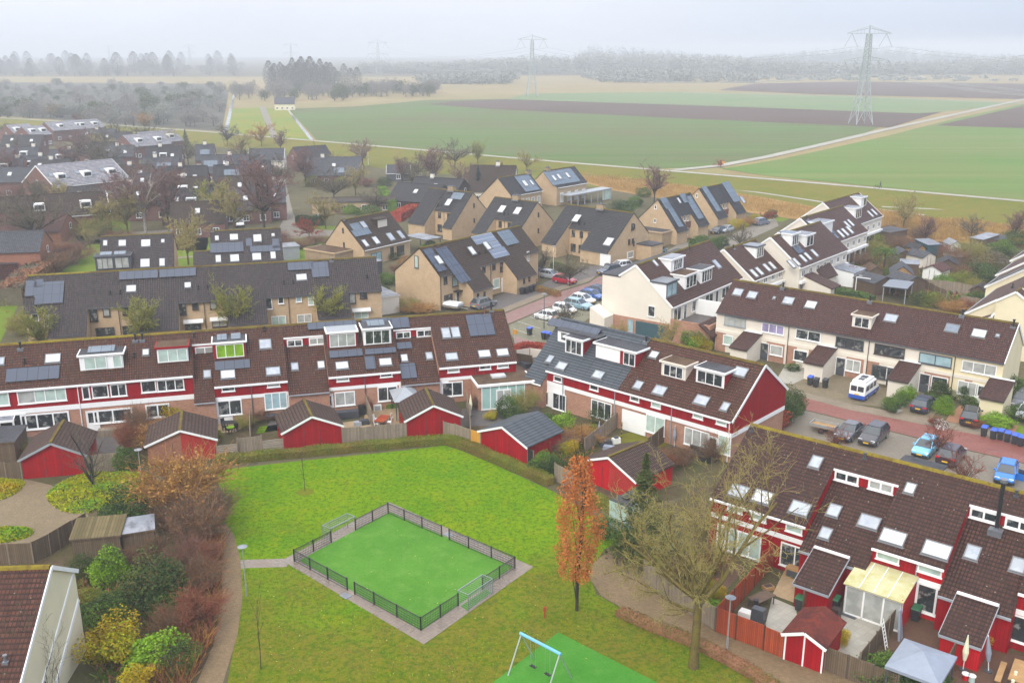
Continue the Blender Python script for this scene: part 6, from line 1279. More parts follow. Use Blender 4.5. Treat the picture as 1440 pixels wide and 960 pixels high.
# ------------------------------------------------------------------ shrubs: (pixel, height, radius, kind, label)
def shrub(x, y, h, r, k, label, name='shrub', cat='shrub', z=0):
    if (k, 0) in KL: me = KL[k, int(x) % 2]; s = (r, r * (.85 + .3 * rng.random()), h / 1.9)
    else: k = k[1:]; me = KB[k]; hh, rr = {'org': (3, 2.2), 'brn': (3, 2.2), 'red': (2.4, 1.8), 'gry': (3, 2.4), 'tgn': (3, 2.2), 'pur': (3, 2.4)}[k]; s = (r / rr, r / rr, h / hh)
    return place(name, label, cat, me, px(x, y, z), s)
SH = """
258 722 5.4 3.9 torg big orange twiggy shrub beside the left red sheds
278 768 4.0 2.8 tbrn brown twiggy shrub in front of the big orange one
308 738 3.2 2.2 tgry greyish bare shrub spreading over the path bend
236 745 2.6 1.6 tgry low grey shrub behind the evergreen
188 735 3.1 2.4 drk large dark evergreen shrub right of the paved square
168 742 1.9 1.7 grn bright green shrub at the foot of the large evergreen
178 660 2.2 1.2 grn upright green shrub beside the left board fence
183 635 3.0 1.5 tred russet climber behind the upright green shrub
196 612 3.0 1.6 tbrn brown shrub between the two left sheds
240 595 2.6 1.6 yel yellow flowering shrub against the red row
232 628 2.6 3.0 torg amber spreading shrub behind the orange brick shed
268 798 2.6 2.0 tpur purple bare bramble beside the curved path
285 835 2.8 1.7 tbrn dark russet shrub along the curved path edge
272 885 3.0 2.0 tred brown shrub along the lower curved path edge
290 800 2.0 1.2 tred small russet shrub at the path narrowing
225 850 3.6 2.6 olv broad olive evergreen in the garden by the curved path
240 862 1.8 1.3 grn green shrub at the foot of the olive evergreen
157 815 2.4 1.5 brt lime green round shrub before the corrugated roof
160 930 3.0 2.0 yel yellow leaved shrub beside the pale yellow gable
150 868 1.4 1.6 grn low green shrub behind the yellow leaved one
130 850 1.2 1.2 hbr low olive shrub next to the yellow gable
242 900 2.4 1.4 tbrn copper fern like shrub under the olive evergreen
220 935 2.0 1.9 brt bright green shrub at the bottom beside the path
200 965 1.6 1.4 yel yellow green shrub at the bottom edge
250 945 1.8 1.4 drk dark shrub between the bright green one and the path
185 800 1.6 1.2 tbrn withered brown shrub under the grey shed
120 810 1.8 1.0 olv climber beside the corrugated shed
215 795 2.4 1.5 tgry bare shrub right of the grey metal roof
715 585 2.2 1.6 drk dark green shrub at the glass fronted extension
738 580 2.6 1.7 ttgn greenish bare shrub right of the glass fronted extension
790 608 2.0 1.5 brt bright yellow green shrub in the garden of the slate house
772 602 1.6 1.3 grn green shrub left of the bright yellow green one
852 592 2.2 1.8 olv olive evergreen before the white living room windows
820 622 1.6 2.0 torg orange heather clump in the garden of the slate house
780 632 1.8 2.4 tbrn brown bramble behind the slate roofed shed
765 662 2.0 1.3 grn ivy clump right of the slate roofed shed
780 668 1.8 1.1 drk ivy clump nearest the hedge end
802 640 1.6 1.0 yel yellowish climber at the garden fence corner
835 615 1.4 1.2 hbr ivy along the fence behind the copper tree
931 660 1.8 1.6 tred russet bush behind the third red shed
960 655 2.0 1.6 tbrn brown bush at the black garden sofa
1000 650 2.4 1.5 tgry bare bush below the red gable
880 770 1.4 1.2 grn green shrub at the mint container
862 748 1.2 1.6 grn low shrub between hedge and mint container
915 800 1.4 1.2 hbr small shrub at the fence start
1010 842 1.1 .8 yel yellow shrub in the garden behind the orange fence
1001 850 2.0 .35 yel narrow golden column shrub behind the orange fence
1002 858 .8 .8 brt lime shrub at the orange fence corner
960 812 1.2 1.4 tbrn brown withered plants in the patio garden
1000 800 1.4 1.4 tred rust shrub beside the orange side fence
1182 905 1.2 .7 yel small yellow green shrub beside the garden cabin
1365 912 1.7 .9 yel yellow and red shrub at the second lean-to
1255 960 1.9 2.0 drk dark green hedge clump before the grey pavilion
1285 968 1.8 1.8 grn green hedge clump at the bottom before the pavilion
1415 850 1.0 .8 drk small dark shrub at the right end window
1085 598 2.6 1.8 red red leaved shrub at the red gable corner
1100 592 3.0 1.7 drk round dark shrub right of the red gable
1115 580 2.8 1.5 olv clipped ball shrub at the street behind the red gable
1253 578 1.7 .95 grn clipped round bush nearest the camper
1265 570 1.7 .95 grn clipped round bush in the middle of the three
1274 562 1.7 .95 brt clipped round bush closest to the porch
1320 562 2.2 1.3 olv tall grey green shrub left of the topiary pot
1308 566 1.2 .9 grn low shrub behind the dark blue estate car
1327 580 1.8 1.0 brt bright green shrub between the two driveways
1315 600 1.2 .8 tred brown clipped ball at the driveway edge
1340 560 1.0 .7 drk dark shrub under the net curtain window
1362 570 1.1 .9 grn low hedge shrub before the yellow house window
1370 602 1.0 .9 tred red brown shrub at the last porch
1400 598 1.1 1.8 ygr lime green verge shrub beside the blue lidded bins
977 488 2.2 1.8 brt bright conifer like shrub behind the cream gable garage
988 492 1.8 1.4 yel yellow green shrub right of the bright conifer like one
1130 470 1.4 .9 tbrn bare climber beside the first front door
1115 520 .9 1.0 drk low hedge between the first two driveways
745 402 1.6 1.2 torg orange grass clump beside the white lamp
730 400 1.4 1.2 grn green shrub left of the orange grass clump
783 380 1.6 1.5 drk dark green shrub before the charcoal pair front
800 385 1.4 1.3 hbr brown shrub before the charcoal pair front
795 388 2.0 1.2 olv olive shrub before the charcoal pair front
710 336 2.4 1.8 brt bright yellow green shrub before the first charcoal pair
722 335 2.0 1.6 grn green shrub beside the bright yellow green one
605 352 1.8 1.6 brt lime shrub at the carport of the gabled house
535 415 1.6 1.6 drk dark hedge shrub at the left foot of the solar pair
545 400 2.0 1.6 grn green shrub behind the beige row end
570 435 1.6 2.4 ttgn greenish thicket before the solar pair
590 440 1.4 2.6 torg rust red thicket beside the white trailer
560 385 1.8 1.8 tbrn brown shrub under the gabled house window
575 375 1.8 1.8 torg copper shrub in the yard of the gabled house
550 365 1.4 1.4 olv grey green shrub at the teal doors
880 300 3.0 2.6 drk dark evergreen by the reeds left of the gabled pair
893 290 2.6 2.4 grn green shrub by the reeds
905 276 2.4 2.2 drk clipped dark shrub nearest the reeds
870 296 2.6 3.0 olv olive shrub group by the reeds
1005 352 2.6 1.6 drk dark shrub in the lane front garden
985 345 2.2 1.6 grn green shrub between the lane pairs
1015 345 2.0 1.6 drk round clipped shrub at the lane bend
1037 322 2.2 1.8 yel yellow winter shrub before the farther lane pair
1050 318 2.0 1.8 torg russet winter shrub before the farther lane pair
1062 312 1.8 1.4 yel yellow shrub nearest the parked grey car
1085 305 1.8 1.3 drk dark evergreen at the end of the lane
495 300 2.2 2.0 brt lime shrub in the flat brown house garden
520 303 2.4 2.4 grn green shrub in the flat brown house garden
475 300 2.6 2.2 tbrn brown thicket in the flat brown house garden
515 262 2.4 3.0 tpur dark purple thicket by the villa
540 262 2.6 2.6 olv blue green shrub by the small garden house
565 290 2.4 2.4 tred reddish thicket behind the beech hedge
480 262 2.8 3.0 hbr olive thicket in front of the slate villa
440 262 3.0 3.0 hbr olive thicket left of the slate villa
400 250 3.2 2.6 gre grey thicket at the lane bend
420 236 3.4 3.0 gre grey green thicket left of the villa
445 345 2.0 3.2 tpur purple thicket left of the gabled house
420 350 1.8 3.0 tbrn brown thicket between the grey pair and the gabled house
455 355 1.8 2.4 drk dark low conifer at the annex
30 470 3.0 2.4 ttgn yellow green thicket at the left edge
15 520 2.4 2.6 tpur mauve thicket at the left edge
60 435 3.0 2.6 tbrn brown thicket at the head of the beige row
100 372 4.2 4.4 tpur large mauve shrub mass on the green
75 385 4.0 4.2 tbrn large brown shrub mass on the green
135 335 4.6 4.4 ttgn olive shrub mass behind the green
170 345 3.0 3.2 tbrn brown shrub beside the footpath bend
225 345 2.2 3.4 tpur purple shrub behind the left grey pair
255 345 2.0 3.0 tbrn brown shrub behind the first white van
395 345 3.0 3.4 tpur purple shrub right of the second grey pair
1130 410 2.2 1.8 drk dark green shrub behind the white porch house
1190 395 2.6 1.9 red orange red shrub before the stepped white terrace
1220 410 2.2 1.6 ttgn olive shrub by the white garden frame
1212 375 2.6 2.4 tbrn brown thicket left of the palm
1230 360 3.0 2.6 ttgn olive thicket behind the palm
1265 355 3.2 2.8 tbrn brown thicket right of the palm
1262 380 2.8 2.4 gre grey thicket at the foot of the palm
1290 340 2.8 3.2 tgry grey thicket along the reed ditch
1255 335 2.8 3.2 tgry grey green thicket by the veranda
1225 345 2.8 2.8 hbr olive hedge thicket by the veranda
1340 375 3.4 3.0 tbrn brown bramble mass behind the red roofed shed
1365 365 3.6 3.4 ttgn olive bramble mass behind the red roofed shed
1395 380 3.6 3.4 gre grey green thicket before the stepped right terrace
1380 395 2.8 3.0 drk dark evergreen thicket before the stepped right terrace
1350 400 2.2 2.4 hbr low hedge thicket behind the fences
1405 360 3.2 3.0 grn green thicket at the right edge garden
1430 345 3.0 3.0 drk dark conifer thicket at the right edge
1395 350 2.6 2.6 tpur mauve thicket beside the dark garden hut
1320 360 2.6 2.4 tred russet thicket behind the green shed
1310 430 2.2 2.0 hbr olive shrub at the fence behind the cream row
1295 428 2.0 1.8 olv grey green spruce like shrub at the pergola
1340 440 1.8 2.2 torg amber withered shrub behind the cream row
1360 436 1.6 1.8 tred copper withered shrub behind the cream row
1375 425 2.0 2.0 grn green shrub at the pale right gable
1325 402 1.8 1.6 brt lime shrub right of the red roofed shed
1150 425 1.4 1.2 tbrn brown shrub beside the white porch house
1438 590 1.6 1.6 drk dark hedge shrub at the right edge behind the cars
1425 560 2.6 1.8 drk dark hedge shrub at the yellow gable
1300 352 2.2 1.8 tbrn brown bramble beside the far green shed
1285 372 2.0 1.6 ttgn olive bramble left of the pale walled shed
1275 352 2.4 2.0 tred russet thicket behind the white topped shed
1245 392 1.8 1.4 drk dark shrub left of the dark pavilion roofed hut
1215 395 1.6 1.4 grn green shrub beside the orange red one
1308 408 1.6 1.3 hbr olive shrub behind the long weathered fence
1352 392 2.4 2.0 tbrn brown bramble right of the pinkish shed
1370 408 2.0 1.6 ttgn tawny bramble at the end of the long weathered fence
1390 428 1.8 1.6 drk dark shrub at the braced fence
1180 385 1.6 1.4 tbrn brown shrub before the terrace verandas
1436 480 3.0 2.0 grn green shrub behind the yellow gable
40 640 1.4 1.2 ttgn yellowish shrub in the patio left of the red shed
20 600 1.8 1.2 olv olive shrub under the left awning
110 590 1.8 1.1 drk dark shrub against the brick pier of the red row
330 590 1.2 1.0 tred reddish shrub by the black garden table
345 602 1.4 1.2 ttgn tawny shrub at the garden divider
300 618 1.2 1.0 hbr small olive shrub behind the board fence
368 590 1.2 1.4 tbrn brown shrubs by the white garden chairs
516 575 1.2 .8 red red shrub left of the wooden table set
670 575 1.4 .9 tgry grey climber at the extension corner
690 590 1.0 .8 yel straw coloured grass clump by the slate shed
"""
_used = set()
for ln in SH.strip().splitlines():
    a = ln.split(None, 5); x, y, hh, r, k = float(a[0]), float(a[1]), float(a[2]), float(a[3]), a[4]
    if k == 'ygr': k = 'brt'
    shrub(x, y, hh, r, k, a[5])
# small topiary, ivy and urn by the yellow house
P = px(1354, 566); t = thing('potted_topiary', 'round topiary on a stem in a white pot before the yellow house', 'potted plant', P)
b = MB(); b.tube((0, 0, 0), (0, 0, .45), .22, .32, 10); b.build('pot', M['cush'], t); b = MB(); b.tube((0, 0, .4), (0, 0, 1.2), .04, n=6); b.build('stem', M['barkg'], t); link_mesh('crown', KL['drk', 0], t, (0, 0, .95), (0, 0, 0), (.5, .5, .5))
P = px(1323, 603); place('shrub', 'grey white heather ball at the driveway edge', 'shrub', blob(900, .8, .8, .55, .05, ['wht', 'tw_gry'], seed=9), P)
# reeds as one mass, thin stalks
def mass(name, label, cat, pts, n, h, w, mats, seed=1, lean=.12):
    g = np.random.default_rng(seed); P = [px(*p) for p in pts]; xs = [p.x for p in P]; ys = [p.y for p in P]
    poly2 = np.array([(p.x, p.y) for p in P]); C = []
    while sum(len(c) for c in C) < n:
        q = np.stack([g.uniform(min(xs), max(xs), n), g.uniform(min(ys), max(ys), n)], 1); ins = np.zeros(n, bool); j = len(poly2) - 1
        for i in range(len(poly2)):
            a, b = poly2[i], poly2[j]
            ins ^= ((a[1] > q[:, 1]) != (b[1] > q[:, 1])) & (q[:, 0] < (b[0] - a[0]) * (q[:, 1] - a[1]) / (b[1] - a[1] + 1e-9) + a[0]); j = i
        C.append(q[ins])
    C = np.concatenate(C)[:n]; hh = h * (.5 + .6 * g.random(n)) * (.8 + .3 * np.sin(C[:, 0] * .35) * np.cos(C[:, 1] * .3)); d = g.normal(size=(n, 2)) * lean * h; a = g.random(n) * 6.283; ww = w * (.6 + .8 * g.random(n))
    dx = np.stack([np.cos(a), np.sin(a)], 1) * ww[:, None]; z0 = np.zeros((n, 1))
    V = np.stack([np.concatenate([C - dx, z0], 1), np.concatenate([C + dx, z0], 1), np.concatenate([C + d + dx * .6, hh[:, None]], 1), np.concatenate([C + d - dx * .6, hh[:, None]], 1)], 1).reshape(-1, 3)
    o = link_mesh(name, np_mesh('foliage', V, np.arange(4 * n).reshape(n, 4), [M[m] for m in mats], g.integers(0, len(mats), n))); o['label'] = label; o['category'] = cat; o['kind'] = 'stuff'
mass('reeds', 'orange brown reed bed behind the stepped white terrace and gardens', 'reeds', [(1200, 290), (1300, 308), (1440, 320), (1600, 332), (1600, 362), (1440, 346), (1290, 336), (1190, 316)], 18000, 1.2, .08, ['lf_reed', 'lf_ree2', 'lf_reed'], 1)
mass('reeds', 'tawny reed strip along the ditch behind the gabled pairs', 'reeds', [(812, 240), (860, 245), (960, 262), (1080, 281), (1150, 294), (1140, 308), (1000, 290), (860, 266), (818, 254)], 14000, .8, .07, ['lf_reed', 'lf_ree2', 'lf_reed'], 2)
mass('grass_tufts', 'short tufts and fallen leaves in the worn park grass', 'grass', [(345, 800), (410, 800), (600, 912), (720, 866), (752, 806), (840, 745), (826, 800), (900, 876), (1000, 924), (1060, 975), (850, 905), (785, 885), (640, 1000), (320, 1000), (343, 840)], 9000, .09, .03, ['lf_hdg', 'lf_brt', 'lf_hbr'], 3, .5)
mass('grass_tufts', 'short tufts in the green park lawn', 'grass', [(305, 670), (560, 640), (640, 640), (780, 700), (850, 745), (760, 795), (550, 705), (400, 780), (345, 785), (315, 710)], 12000, .08, .03, ['lf_brt', 'lf_grn', 'lf_brt'], 4, .5)
P_ = [px(x, y) for x, y in zip(rng.uniform(330, 830, 160), rng.uniform(665, 950, 160))]; V, F = quads(np.array([(p.x, p.y, .09) for p in P_]), .055, .7, np.tile([0, 0, 1.], (160, 1)), .8)
o = link_mesh('fallen_leaves', np_mesh('leaves', V, F, [M['leafy']])); o['label'] = 'pale fallen leaves scattered over the park lawn'; o['category'] = 'leaves'; o['kind'] = 'stuff'
mass('undergrowth', 'reddish brown undergrowth along the curved path', 'undergrowth', [(268, 772), (312, 760), (308, 840), (298, 905), (264, 966), (214, 966), (236, 900), (250, 850)], 6000, 1.3, .025, ['tw_red', 'tw_brn', 'tw_org'], 11, .35)
mass('undergrowth', 'low mixed garden plants around the pale yellow gable', 'undergrowth', [(112, 800), (260, 790), (262, 960), (150, 990), (118, 905), (104, 812)], 6000, .4, .05, ['lf_hbr', 'lf_grn', 'tw_brn'], 12, .5)
mass('undergrowth', 'withered plants in the garden behind the big tree', 'undergrowth', [(905, 808), (935, 790), (990, 775), (1010, 800), (1000, 880), (950, 845)], 2600, .4, .05, ['lf_hbr', 'tw_brn', 'lf_grn'], 13, .5)
mass('undergrowth', 'rough plants in the gardens behind the cream row', 'undergrowth', [(1190, 385), (1235, 340), (1330, 350), (1440, 362), (1440, 380), (1370, 430), (1300, 425), (1230, 410)], 6000, .8, .12, ['lf_hbr', 'tw_brn', 'lf_grn'], 14, .4)
mass('undergrowth', 'rough plants in the back gardens of the red block', 'undergrowth', [(770, 640), (800, 600), (850, 612), (830, 640), (790, 662)], 1800, .6, .06, ['lf_hbr', 'tw_brn', 'lf_grn'], 15, .4)
# ------------------------------------------------------------------ far woods: tree by tree where they can be told apart
def far_tree_mesh(h, r, n, mat, sz, seed, shape='round', bark='barkg'):
    g = np.random.default_rng(seed); d = g.normal(size=(n, 3)); d /= np.linalg.norm(d, axis=1, keepdims=True); rr = g.random(n) ** .45
    if shape == 'poplar': z = g.random(n); w = np.sin(np.pi * (z * .9 + .08)) ** .7; a = g.random(n) * 6.283; C = np.stack([r * w * rr * np.cos(a), r * w * rr * np.sin(a), h * (.1 + .9 * z)], 1)
    else: C = d * rr[:, None] * np.array([r, r, h * .42]) * (1 + .25 * np.sin(d[:, 0:1] * 5 + d[:, 2:3] * 4)) + np.array([0, 0, h * .58])
    V, F = quads(C, sz, .35); b = MB(); b.tube((0, 0, 0), (0, 0, h * .6), r * .06, r * .03, 6)
    return b.mesh('trunk', [M[bark]]), np_mesh('crown', V, F, [M[mat]])
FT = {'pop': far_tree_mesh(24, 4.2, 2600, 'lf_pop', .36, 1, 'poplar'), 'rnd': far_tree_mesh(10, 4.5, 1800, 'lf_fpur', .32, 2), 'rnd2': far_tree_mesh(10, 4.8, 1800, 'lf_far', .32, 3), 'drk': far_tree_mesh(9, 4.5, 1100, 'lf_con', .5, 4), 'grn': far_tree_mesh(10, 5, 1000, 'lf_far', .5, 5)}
g = np.random.default_rng(77)
for k, (x, y) in enumerate([(380, 128), (388, 130), (396, 127), (404, 130), (413, 126), (422, 129), (430, 127), (438, 131), (447, 127), (456, 130), (466, 127), (476, 131), (485, 128), (494, 130), (503, 129), (384, 131), (400, 131), (409, 129), (418, 131), (426, 131), (434, 129), (443, 130), (452, 131), (461, 130), (471, 129)]):
    tree('poplar', 'tall bare poplar in the misty group behind the white farmhouse', *FT['pop'], px(x, y), (1.2 + .5 * g.random(), 1.3, (.95 if x < 470 else .75) + .4 * g.random()), group='poplars behind the farmhouse')
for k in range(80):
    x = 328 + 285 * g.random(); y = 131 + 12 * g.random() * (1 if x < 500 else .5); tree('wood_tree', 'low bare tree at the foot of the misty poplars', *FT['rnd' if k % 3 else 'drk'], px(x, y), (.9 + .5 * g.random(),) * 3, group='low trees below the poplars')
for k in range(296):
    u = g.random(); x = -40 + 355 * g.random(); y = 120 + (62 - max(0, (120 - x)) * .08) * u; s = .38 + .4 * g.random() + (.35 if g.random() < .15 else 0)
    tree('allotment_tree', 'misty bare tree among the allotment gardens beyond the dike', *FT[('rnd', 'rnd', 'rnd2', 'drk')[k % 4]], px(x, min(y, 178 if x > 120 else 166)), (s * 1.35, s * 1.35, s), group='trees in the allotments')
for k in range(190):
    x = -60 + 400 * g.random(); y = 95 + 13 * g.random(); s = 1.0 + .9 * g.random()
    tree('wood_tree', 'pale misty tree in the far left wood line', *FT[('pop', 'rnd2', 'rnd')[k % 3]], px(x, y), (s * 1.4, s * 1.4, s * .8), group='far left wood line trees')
# a far forest that reads as one mass
def wood(label, pts, n, h, seed):
    g = np.random.default_rng(seed); C = []
    P = [px(*p) for p in pts]
    for k in range(n):
        i = g.integers(0, len(P) - 1); t = g.random(); q = P[i].lerp(P[i + 1], t); dep = g.random() ** 1.5 * 250; q = q + Vector((g.normal() * 4, dep, 0)); hh = h * (.6 + .6 * g.random()) * (1 + .3 * math.sin(q.x * .008))
        m = 64; d = g.normal(size=(m, 3)); d /= np.linalg.norm(d, axis=1, keepdims=True); C.append(np.array([q.x, q.y, hh * .5]) + d * np.array([7, 7, hh * .5]) * g.random((m, 1)) ** .4)
    V, F = quads(np.concatenate(C), 1.35, .7, np.array([[0, 0, 1.]]), .4); o = link_mesh('forest', np_mesh('foliage', V, F, [M['lf_far']])); o['label'] = label; o['category'] = 'forest'; o['kind'] = 'stuff'
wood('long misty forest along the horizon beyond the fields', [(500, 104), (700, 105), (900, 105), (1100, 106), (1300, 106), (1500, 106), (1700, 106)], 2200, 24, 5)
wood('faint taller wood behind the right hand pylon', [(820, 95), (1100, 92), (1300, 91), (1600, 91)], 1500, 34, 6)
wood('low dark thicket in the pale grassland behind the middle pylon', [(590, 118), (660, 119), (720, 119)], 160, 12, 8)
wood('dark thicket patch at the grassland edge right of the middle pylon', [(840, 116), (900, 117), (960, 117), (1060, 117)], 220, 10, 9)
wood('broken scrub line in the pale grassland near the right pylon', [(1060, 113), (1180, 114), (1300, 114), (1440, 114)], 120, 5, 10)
# ================================================================ sheds
def base2(pl, pr):
    a, b = px(*pl), px(*pr); d = b - a; return a, d.length, math.atan2(d.y, d.x)
def shed(label, pl, pr, he, hp, depth, wall='reds', roof='tS', trim='wht', name='garden_shed', side=None, k=.5, over=.25, doors=None, cap='moss', cat='shed', right=None):
    a, L, th = base2(pl, pr); t = thing(name, label, cat, a, th)
    m = L * k; b = MB(); b.extr([(0, 0), (L, 0), (L, he), (m, hp), (0, he)], 0, depth, 1, 'y', 0); b.build('wall', [M[wall], M[side or wall]], t)
    if right: b = MB(); b.extr([(m, 0), (L, 0), (L, he), (m, hp)], -.02, 0, 0, 'y'); b.build('brick_front', M[right], t)
    r = MB(); tr = MB()
    for x0, z0, x1, z1 in ((m, hp, -over, he - over * (hp - he) / m), (m, hp, L + over, he - over * (hp - he) / (L - m))):
        lo = min(x0, x1); hi = max(x0, x1); zl, zh = (z1, z0) if x1 < x0 else (z0, z1)
        r.hexa([(lo, -over, zl), (hi, -over, zh), (hi, depth + .15, zh), (lo, depth + .15, zl), (lo, -over, zl + .1), (hi, -over, zh + .1), (hi, depth + .15, zh + .1), (lo, depth + .15, zl + .1)])
        if trim: tr.bar((x0, -over - .02, z0 - .03), (x1, -over - .02, z1 - .03), .06, .2)
    r.build('roof', M[roof], t)
    if trim: tr.build('bargeboard', M[trim], t)
    if cap: b = MB(); b.box(m - .13, m + .13, -over, depth + .15, hp + .04, hp + .15); b.build('ridge_cap', M[cap], t)
    if doors:
        b = MB(); n = len(doors)
        for x in doors: b.box(L * x - .05, L * x + .05, -.05, 0, 0, he + (hp - he) * (1 - abs(x - k) / .5) - .12)
        b.build('corner_trim', M['wht'], t)
    else:
        b = MB(); b.box(L * .36, L * .36 + .05, -.03, 0, .05, he); b.box(L * .62, L * .62 + .04, -.03, 0, .05, he); b.build('door_joint', M['drk'], t)
    return t
shed('red gabled shed at the left beside the lime ground cover', (34, 673.5), (122.5, 666), 2.05, 3.4, 5.5, trim='gry')
shed('orange brick shed half hidden behind the orange shrub', (210, 654), (305, 644), 2.1, 3.3, 5.0, 'brr', 'tS', right='redbr')
shed('red gabled shed behind the thin young lawn tree', (400, 635), (481, 624), 2.1, 3.4, 4.8)
shed('red gabled shed between the grey board fences at the hedge bend', (572, 617), (648, 610), 2.1, 3.45, 5.0)
shed('red gabled shed with slate blue tiled roof at the hedge', (676.6, 632.6), (741, 655.5), 2.1, 3.3, 5.2, roof='tL', cap=None)
shed('red and brick gabled shed behind the copper tree', (821, 675), (893, 705), 2.05, 3.3, 5.2, right='redbr', wall='redb')
shed('small crimson garden cabin with felt roof and white trim at the orange fence', (1101.7, 926.5), (1155, 946.5), 2.0, 2.55, 3.4, 'reds', 'bitr', doors=(.01, .5, .99), cap=None, name='garden_cabin', over=.22, cat='cabin')
def boxroof(label, pl, pr, depth, h0, h1, wall, roof, name='flat_roof_shed', over=.15, top=None, cat='shed', open_=False, zr=0):
    """pent or flat roofed hut; h0 front, h1 rear"""
    a, L, th = base2(pl, pr)
    if pl[0] == 1262: a, q = px(*pl, 2.6), px(*pr, 2.6); L = (q - a).length; a.z = 0
    t = thing(name, label, cat, a, th); b = MB()
    if open_:
        for x, y in ((.06, .06), (L - .06, .06), (.06, depth - .06), (L - .06, depth - .06)): b.box(x - .06, x + .06, y - .06, y + .06, 0, h0 if y < 1 else h1)
        b.build('posts', M[wall], t)
    else: b.extr([(0, 0), (depth, 0), (depth, h1), (0, h0)], 0, L, 0); b.build('wall', M[wall], t)
    r = MB(); o = over; r.hexa([(-o, -o, h0), (L + o, -o, h0), (L + o, depth + o, h1), (-o, depth + o, h1), (-o, -o, h0 + .14), (L + o, -o, h0 + .14), (L + o, depth + o, h1 + .14), (-o, depth + o, h1 + .14)], 0, 1); r.build('roof', [M[wall if not open_ else 'dgr'] if top is None else M[top], M[roof]], t)
    return t
t = boxroof('mint green container with black flat roof beside the conifer', (856, 741), (880, 752), 3.6, 2.35, 2.35, 'mint', 'blk', 'container', .02, 'mint', 'container')
b = MB(); b.box(.5, 1.0, 1.0, 1.4, 2.49, 2.6); b.build('roof_hatch', M['blk'], t)
for lab, pl, pr, dp, h0, h1, wa, ro in (
    ('wooden shed with mossy corrugated roof in the lower left garden', (105, 792), (172, 786), 2.6, 2.0, 2.4, 'wbr', 'corr'), ('lean-to with grey metal roof beside the corrugated shed', (175, 783), (219, 776), 2.0, 1.9, 2.2, 'wbr', 'bitw'),
    ('dark flat roofed shed left of the left red gabled shed', (-20, 655), (24, 652), 4.0, 2.2, 2.3, 'wbr', 'bit'), ('black flat roofed shed on the village green', (82, 332), (110, 330), 7, 3.0, 3.2, 'blk', 'bitw'), ('garage with wet pale roof beside the beige row', (531, 444), (562, 439), 6.5, 2.6, 2.7, 'crm', 'bitw'),
    ('carport with wet flat roof beside the gabled house', (600, 356), (620, 352), 6, 2.5, 2.6, 'dgr', 'bitw'), ('low shed with pale roof at the left charcoal pair', (512, 392), (538, 386), 4, 2.4, 2.6, 'dgr', 'bitw'),
    ('grey flat roofed hut between the grey pair and the gabled house', (400, 366), (422, 364), 4, 2.4, 2.4, 'gry', 'bitw'), ('flat brick annex with pale edge at the left street', (130, 296) if False else (72, 285), (100, 280), 6, 3, 3.2, 'brr', 'bitw'), ('low red brick garage with pale roof edges at the left edge', (0, 384), (50, 376), 5, 2.8, 2.9, 'tR', 'bit'), ('second red roofed brick garage at the left edge', (-30, 396), (26, 392), 4, 2.6, 2.7, 'tR', 'bit'),
    ('white topped shed in the gardens behind the cream row', (1264, 391), (1290, 393), 4.5, 2.5, 2.4, 'wdk', 'bitw'), ('green shed with two pale roof sheets in the far gardens', (1303, 362), (1322, 361), 4.0, 2.3, 2.7, 'grn', 'zinc'), ('dark garden hut at the reed edge', (1362, 352), (1380, 355), 6, 2.4, 2.8, 'wdk', 'bitw'),
    ('low dark hut right of the reed edge hut', (1384, 352), (1412, 354), 5, 2.2, 2.3, 'wdk', 'bit'), ('slatted pergola roof behind the cream row', (1236, 428) if False else (1240, 424), (1272, 428), 5.5, 2.4, 2.4, 'gry', 'zinc'), ('veranda with grey roof at the end of the stepped terrace', (1226, 340), (1250, 345), 5, 2.5, 2.7, 'wdk', 'bit'), ('pinkish flat roofed shed in the far gardens', (1325, 378), (1350, 380), 4, 2.3, 2.4, 'wdk', 'bitb'), ('flat roof beside the stepped terrace gardens', (1168, 392), (1190, 388), 4, 2.5, 2.6, 'bro', 'bitb'), ('grey roofed carport strip behind the mossy ridge', (1262, 651), (1318, 666), 2.2, 2.5, 2.5, 'wht', 'bit')): boxroof(lab, pl, pr, dp, h0, h1, wa, ro, open_='pergola' in lab or 'carport' in lab)
for lab, pl, pr, he, hp, dp, wa, ro in (('shed with red pink roof in the gardens behind the cream row', (1296, 394), (1322, 398), 2.0, 2.8, 4.0, 'cush', 'tR'), ('dark pavilion roofed hut beside the white topped shed', (1252, 401), (1282, 403), 2.1, 3.3, 4.5, 'wpl', 'char'), ('grey gabled shed nearest the cream row gardens', (1228, 416), (1258, 412), 2.1, 2.9, 4.5, 'wdk', 'tG'), ('grey gabled shed right of the slatted pergola', (1270, 416), (1300, 413), 2.1, 3.0, 4.5, 'wdk', 'tG'), ('pale walled shed with dark roof in the far gardens', (1296, 378), (1314, 376), 2.1, 2.9, 4.0, 'crm', 'tG'), ('brown roofed shed beside the far green shed', (1318, 386), (1344, 388), 2.0, 2.8, 4.0, 'wdk', 'tF'), ('tiny timber shed left of the far green shed', (1288, 364), (1300, 363), 1.9, 2.6, 3, 'wpl', 'tF'), ('small white gabled shed by the reed ditch gardens', (1336, 358), (1350, 358), 1.9, 2.6, 3.5, 'cush', 'zinc'), ('low brown shed behind the braced fence', (1362, 424), (1384, 427), 1.9, 2.7, 3.5, 'wbr', 'tD'), ('mossy roofed shed left of the dark pavilion roofed hut', (1222, 396), (1240, 396), 1.9, 2.6, 3.5, 'wbr', 'bitb'), ('grey roofed shed beside the palm', (1262, 372), (1280, 372), 2.0, 2.7, 3.5, 'wdk', 'tG'), ('small orange hut near the white canvas', (105, 298), (118, 297), 2.0, 2.8, 3, 'wor', 'tD'), ('white porch house with brown roof before the stepped terrace', (1132, 408), (1155, 412), 2.4, 4.0, 5, 'crm', 'tJ')): shed(lab, pl, pr, he, hp, dp, wa, ro, None, cap=None)
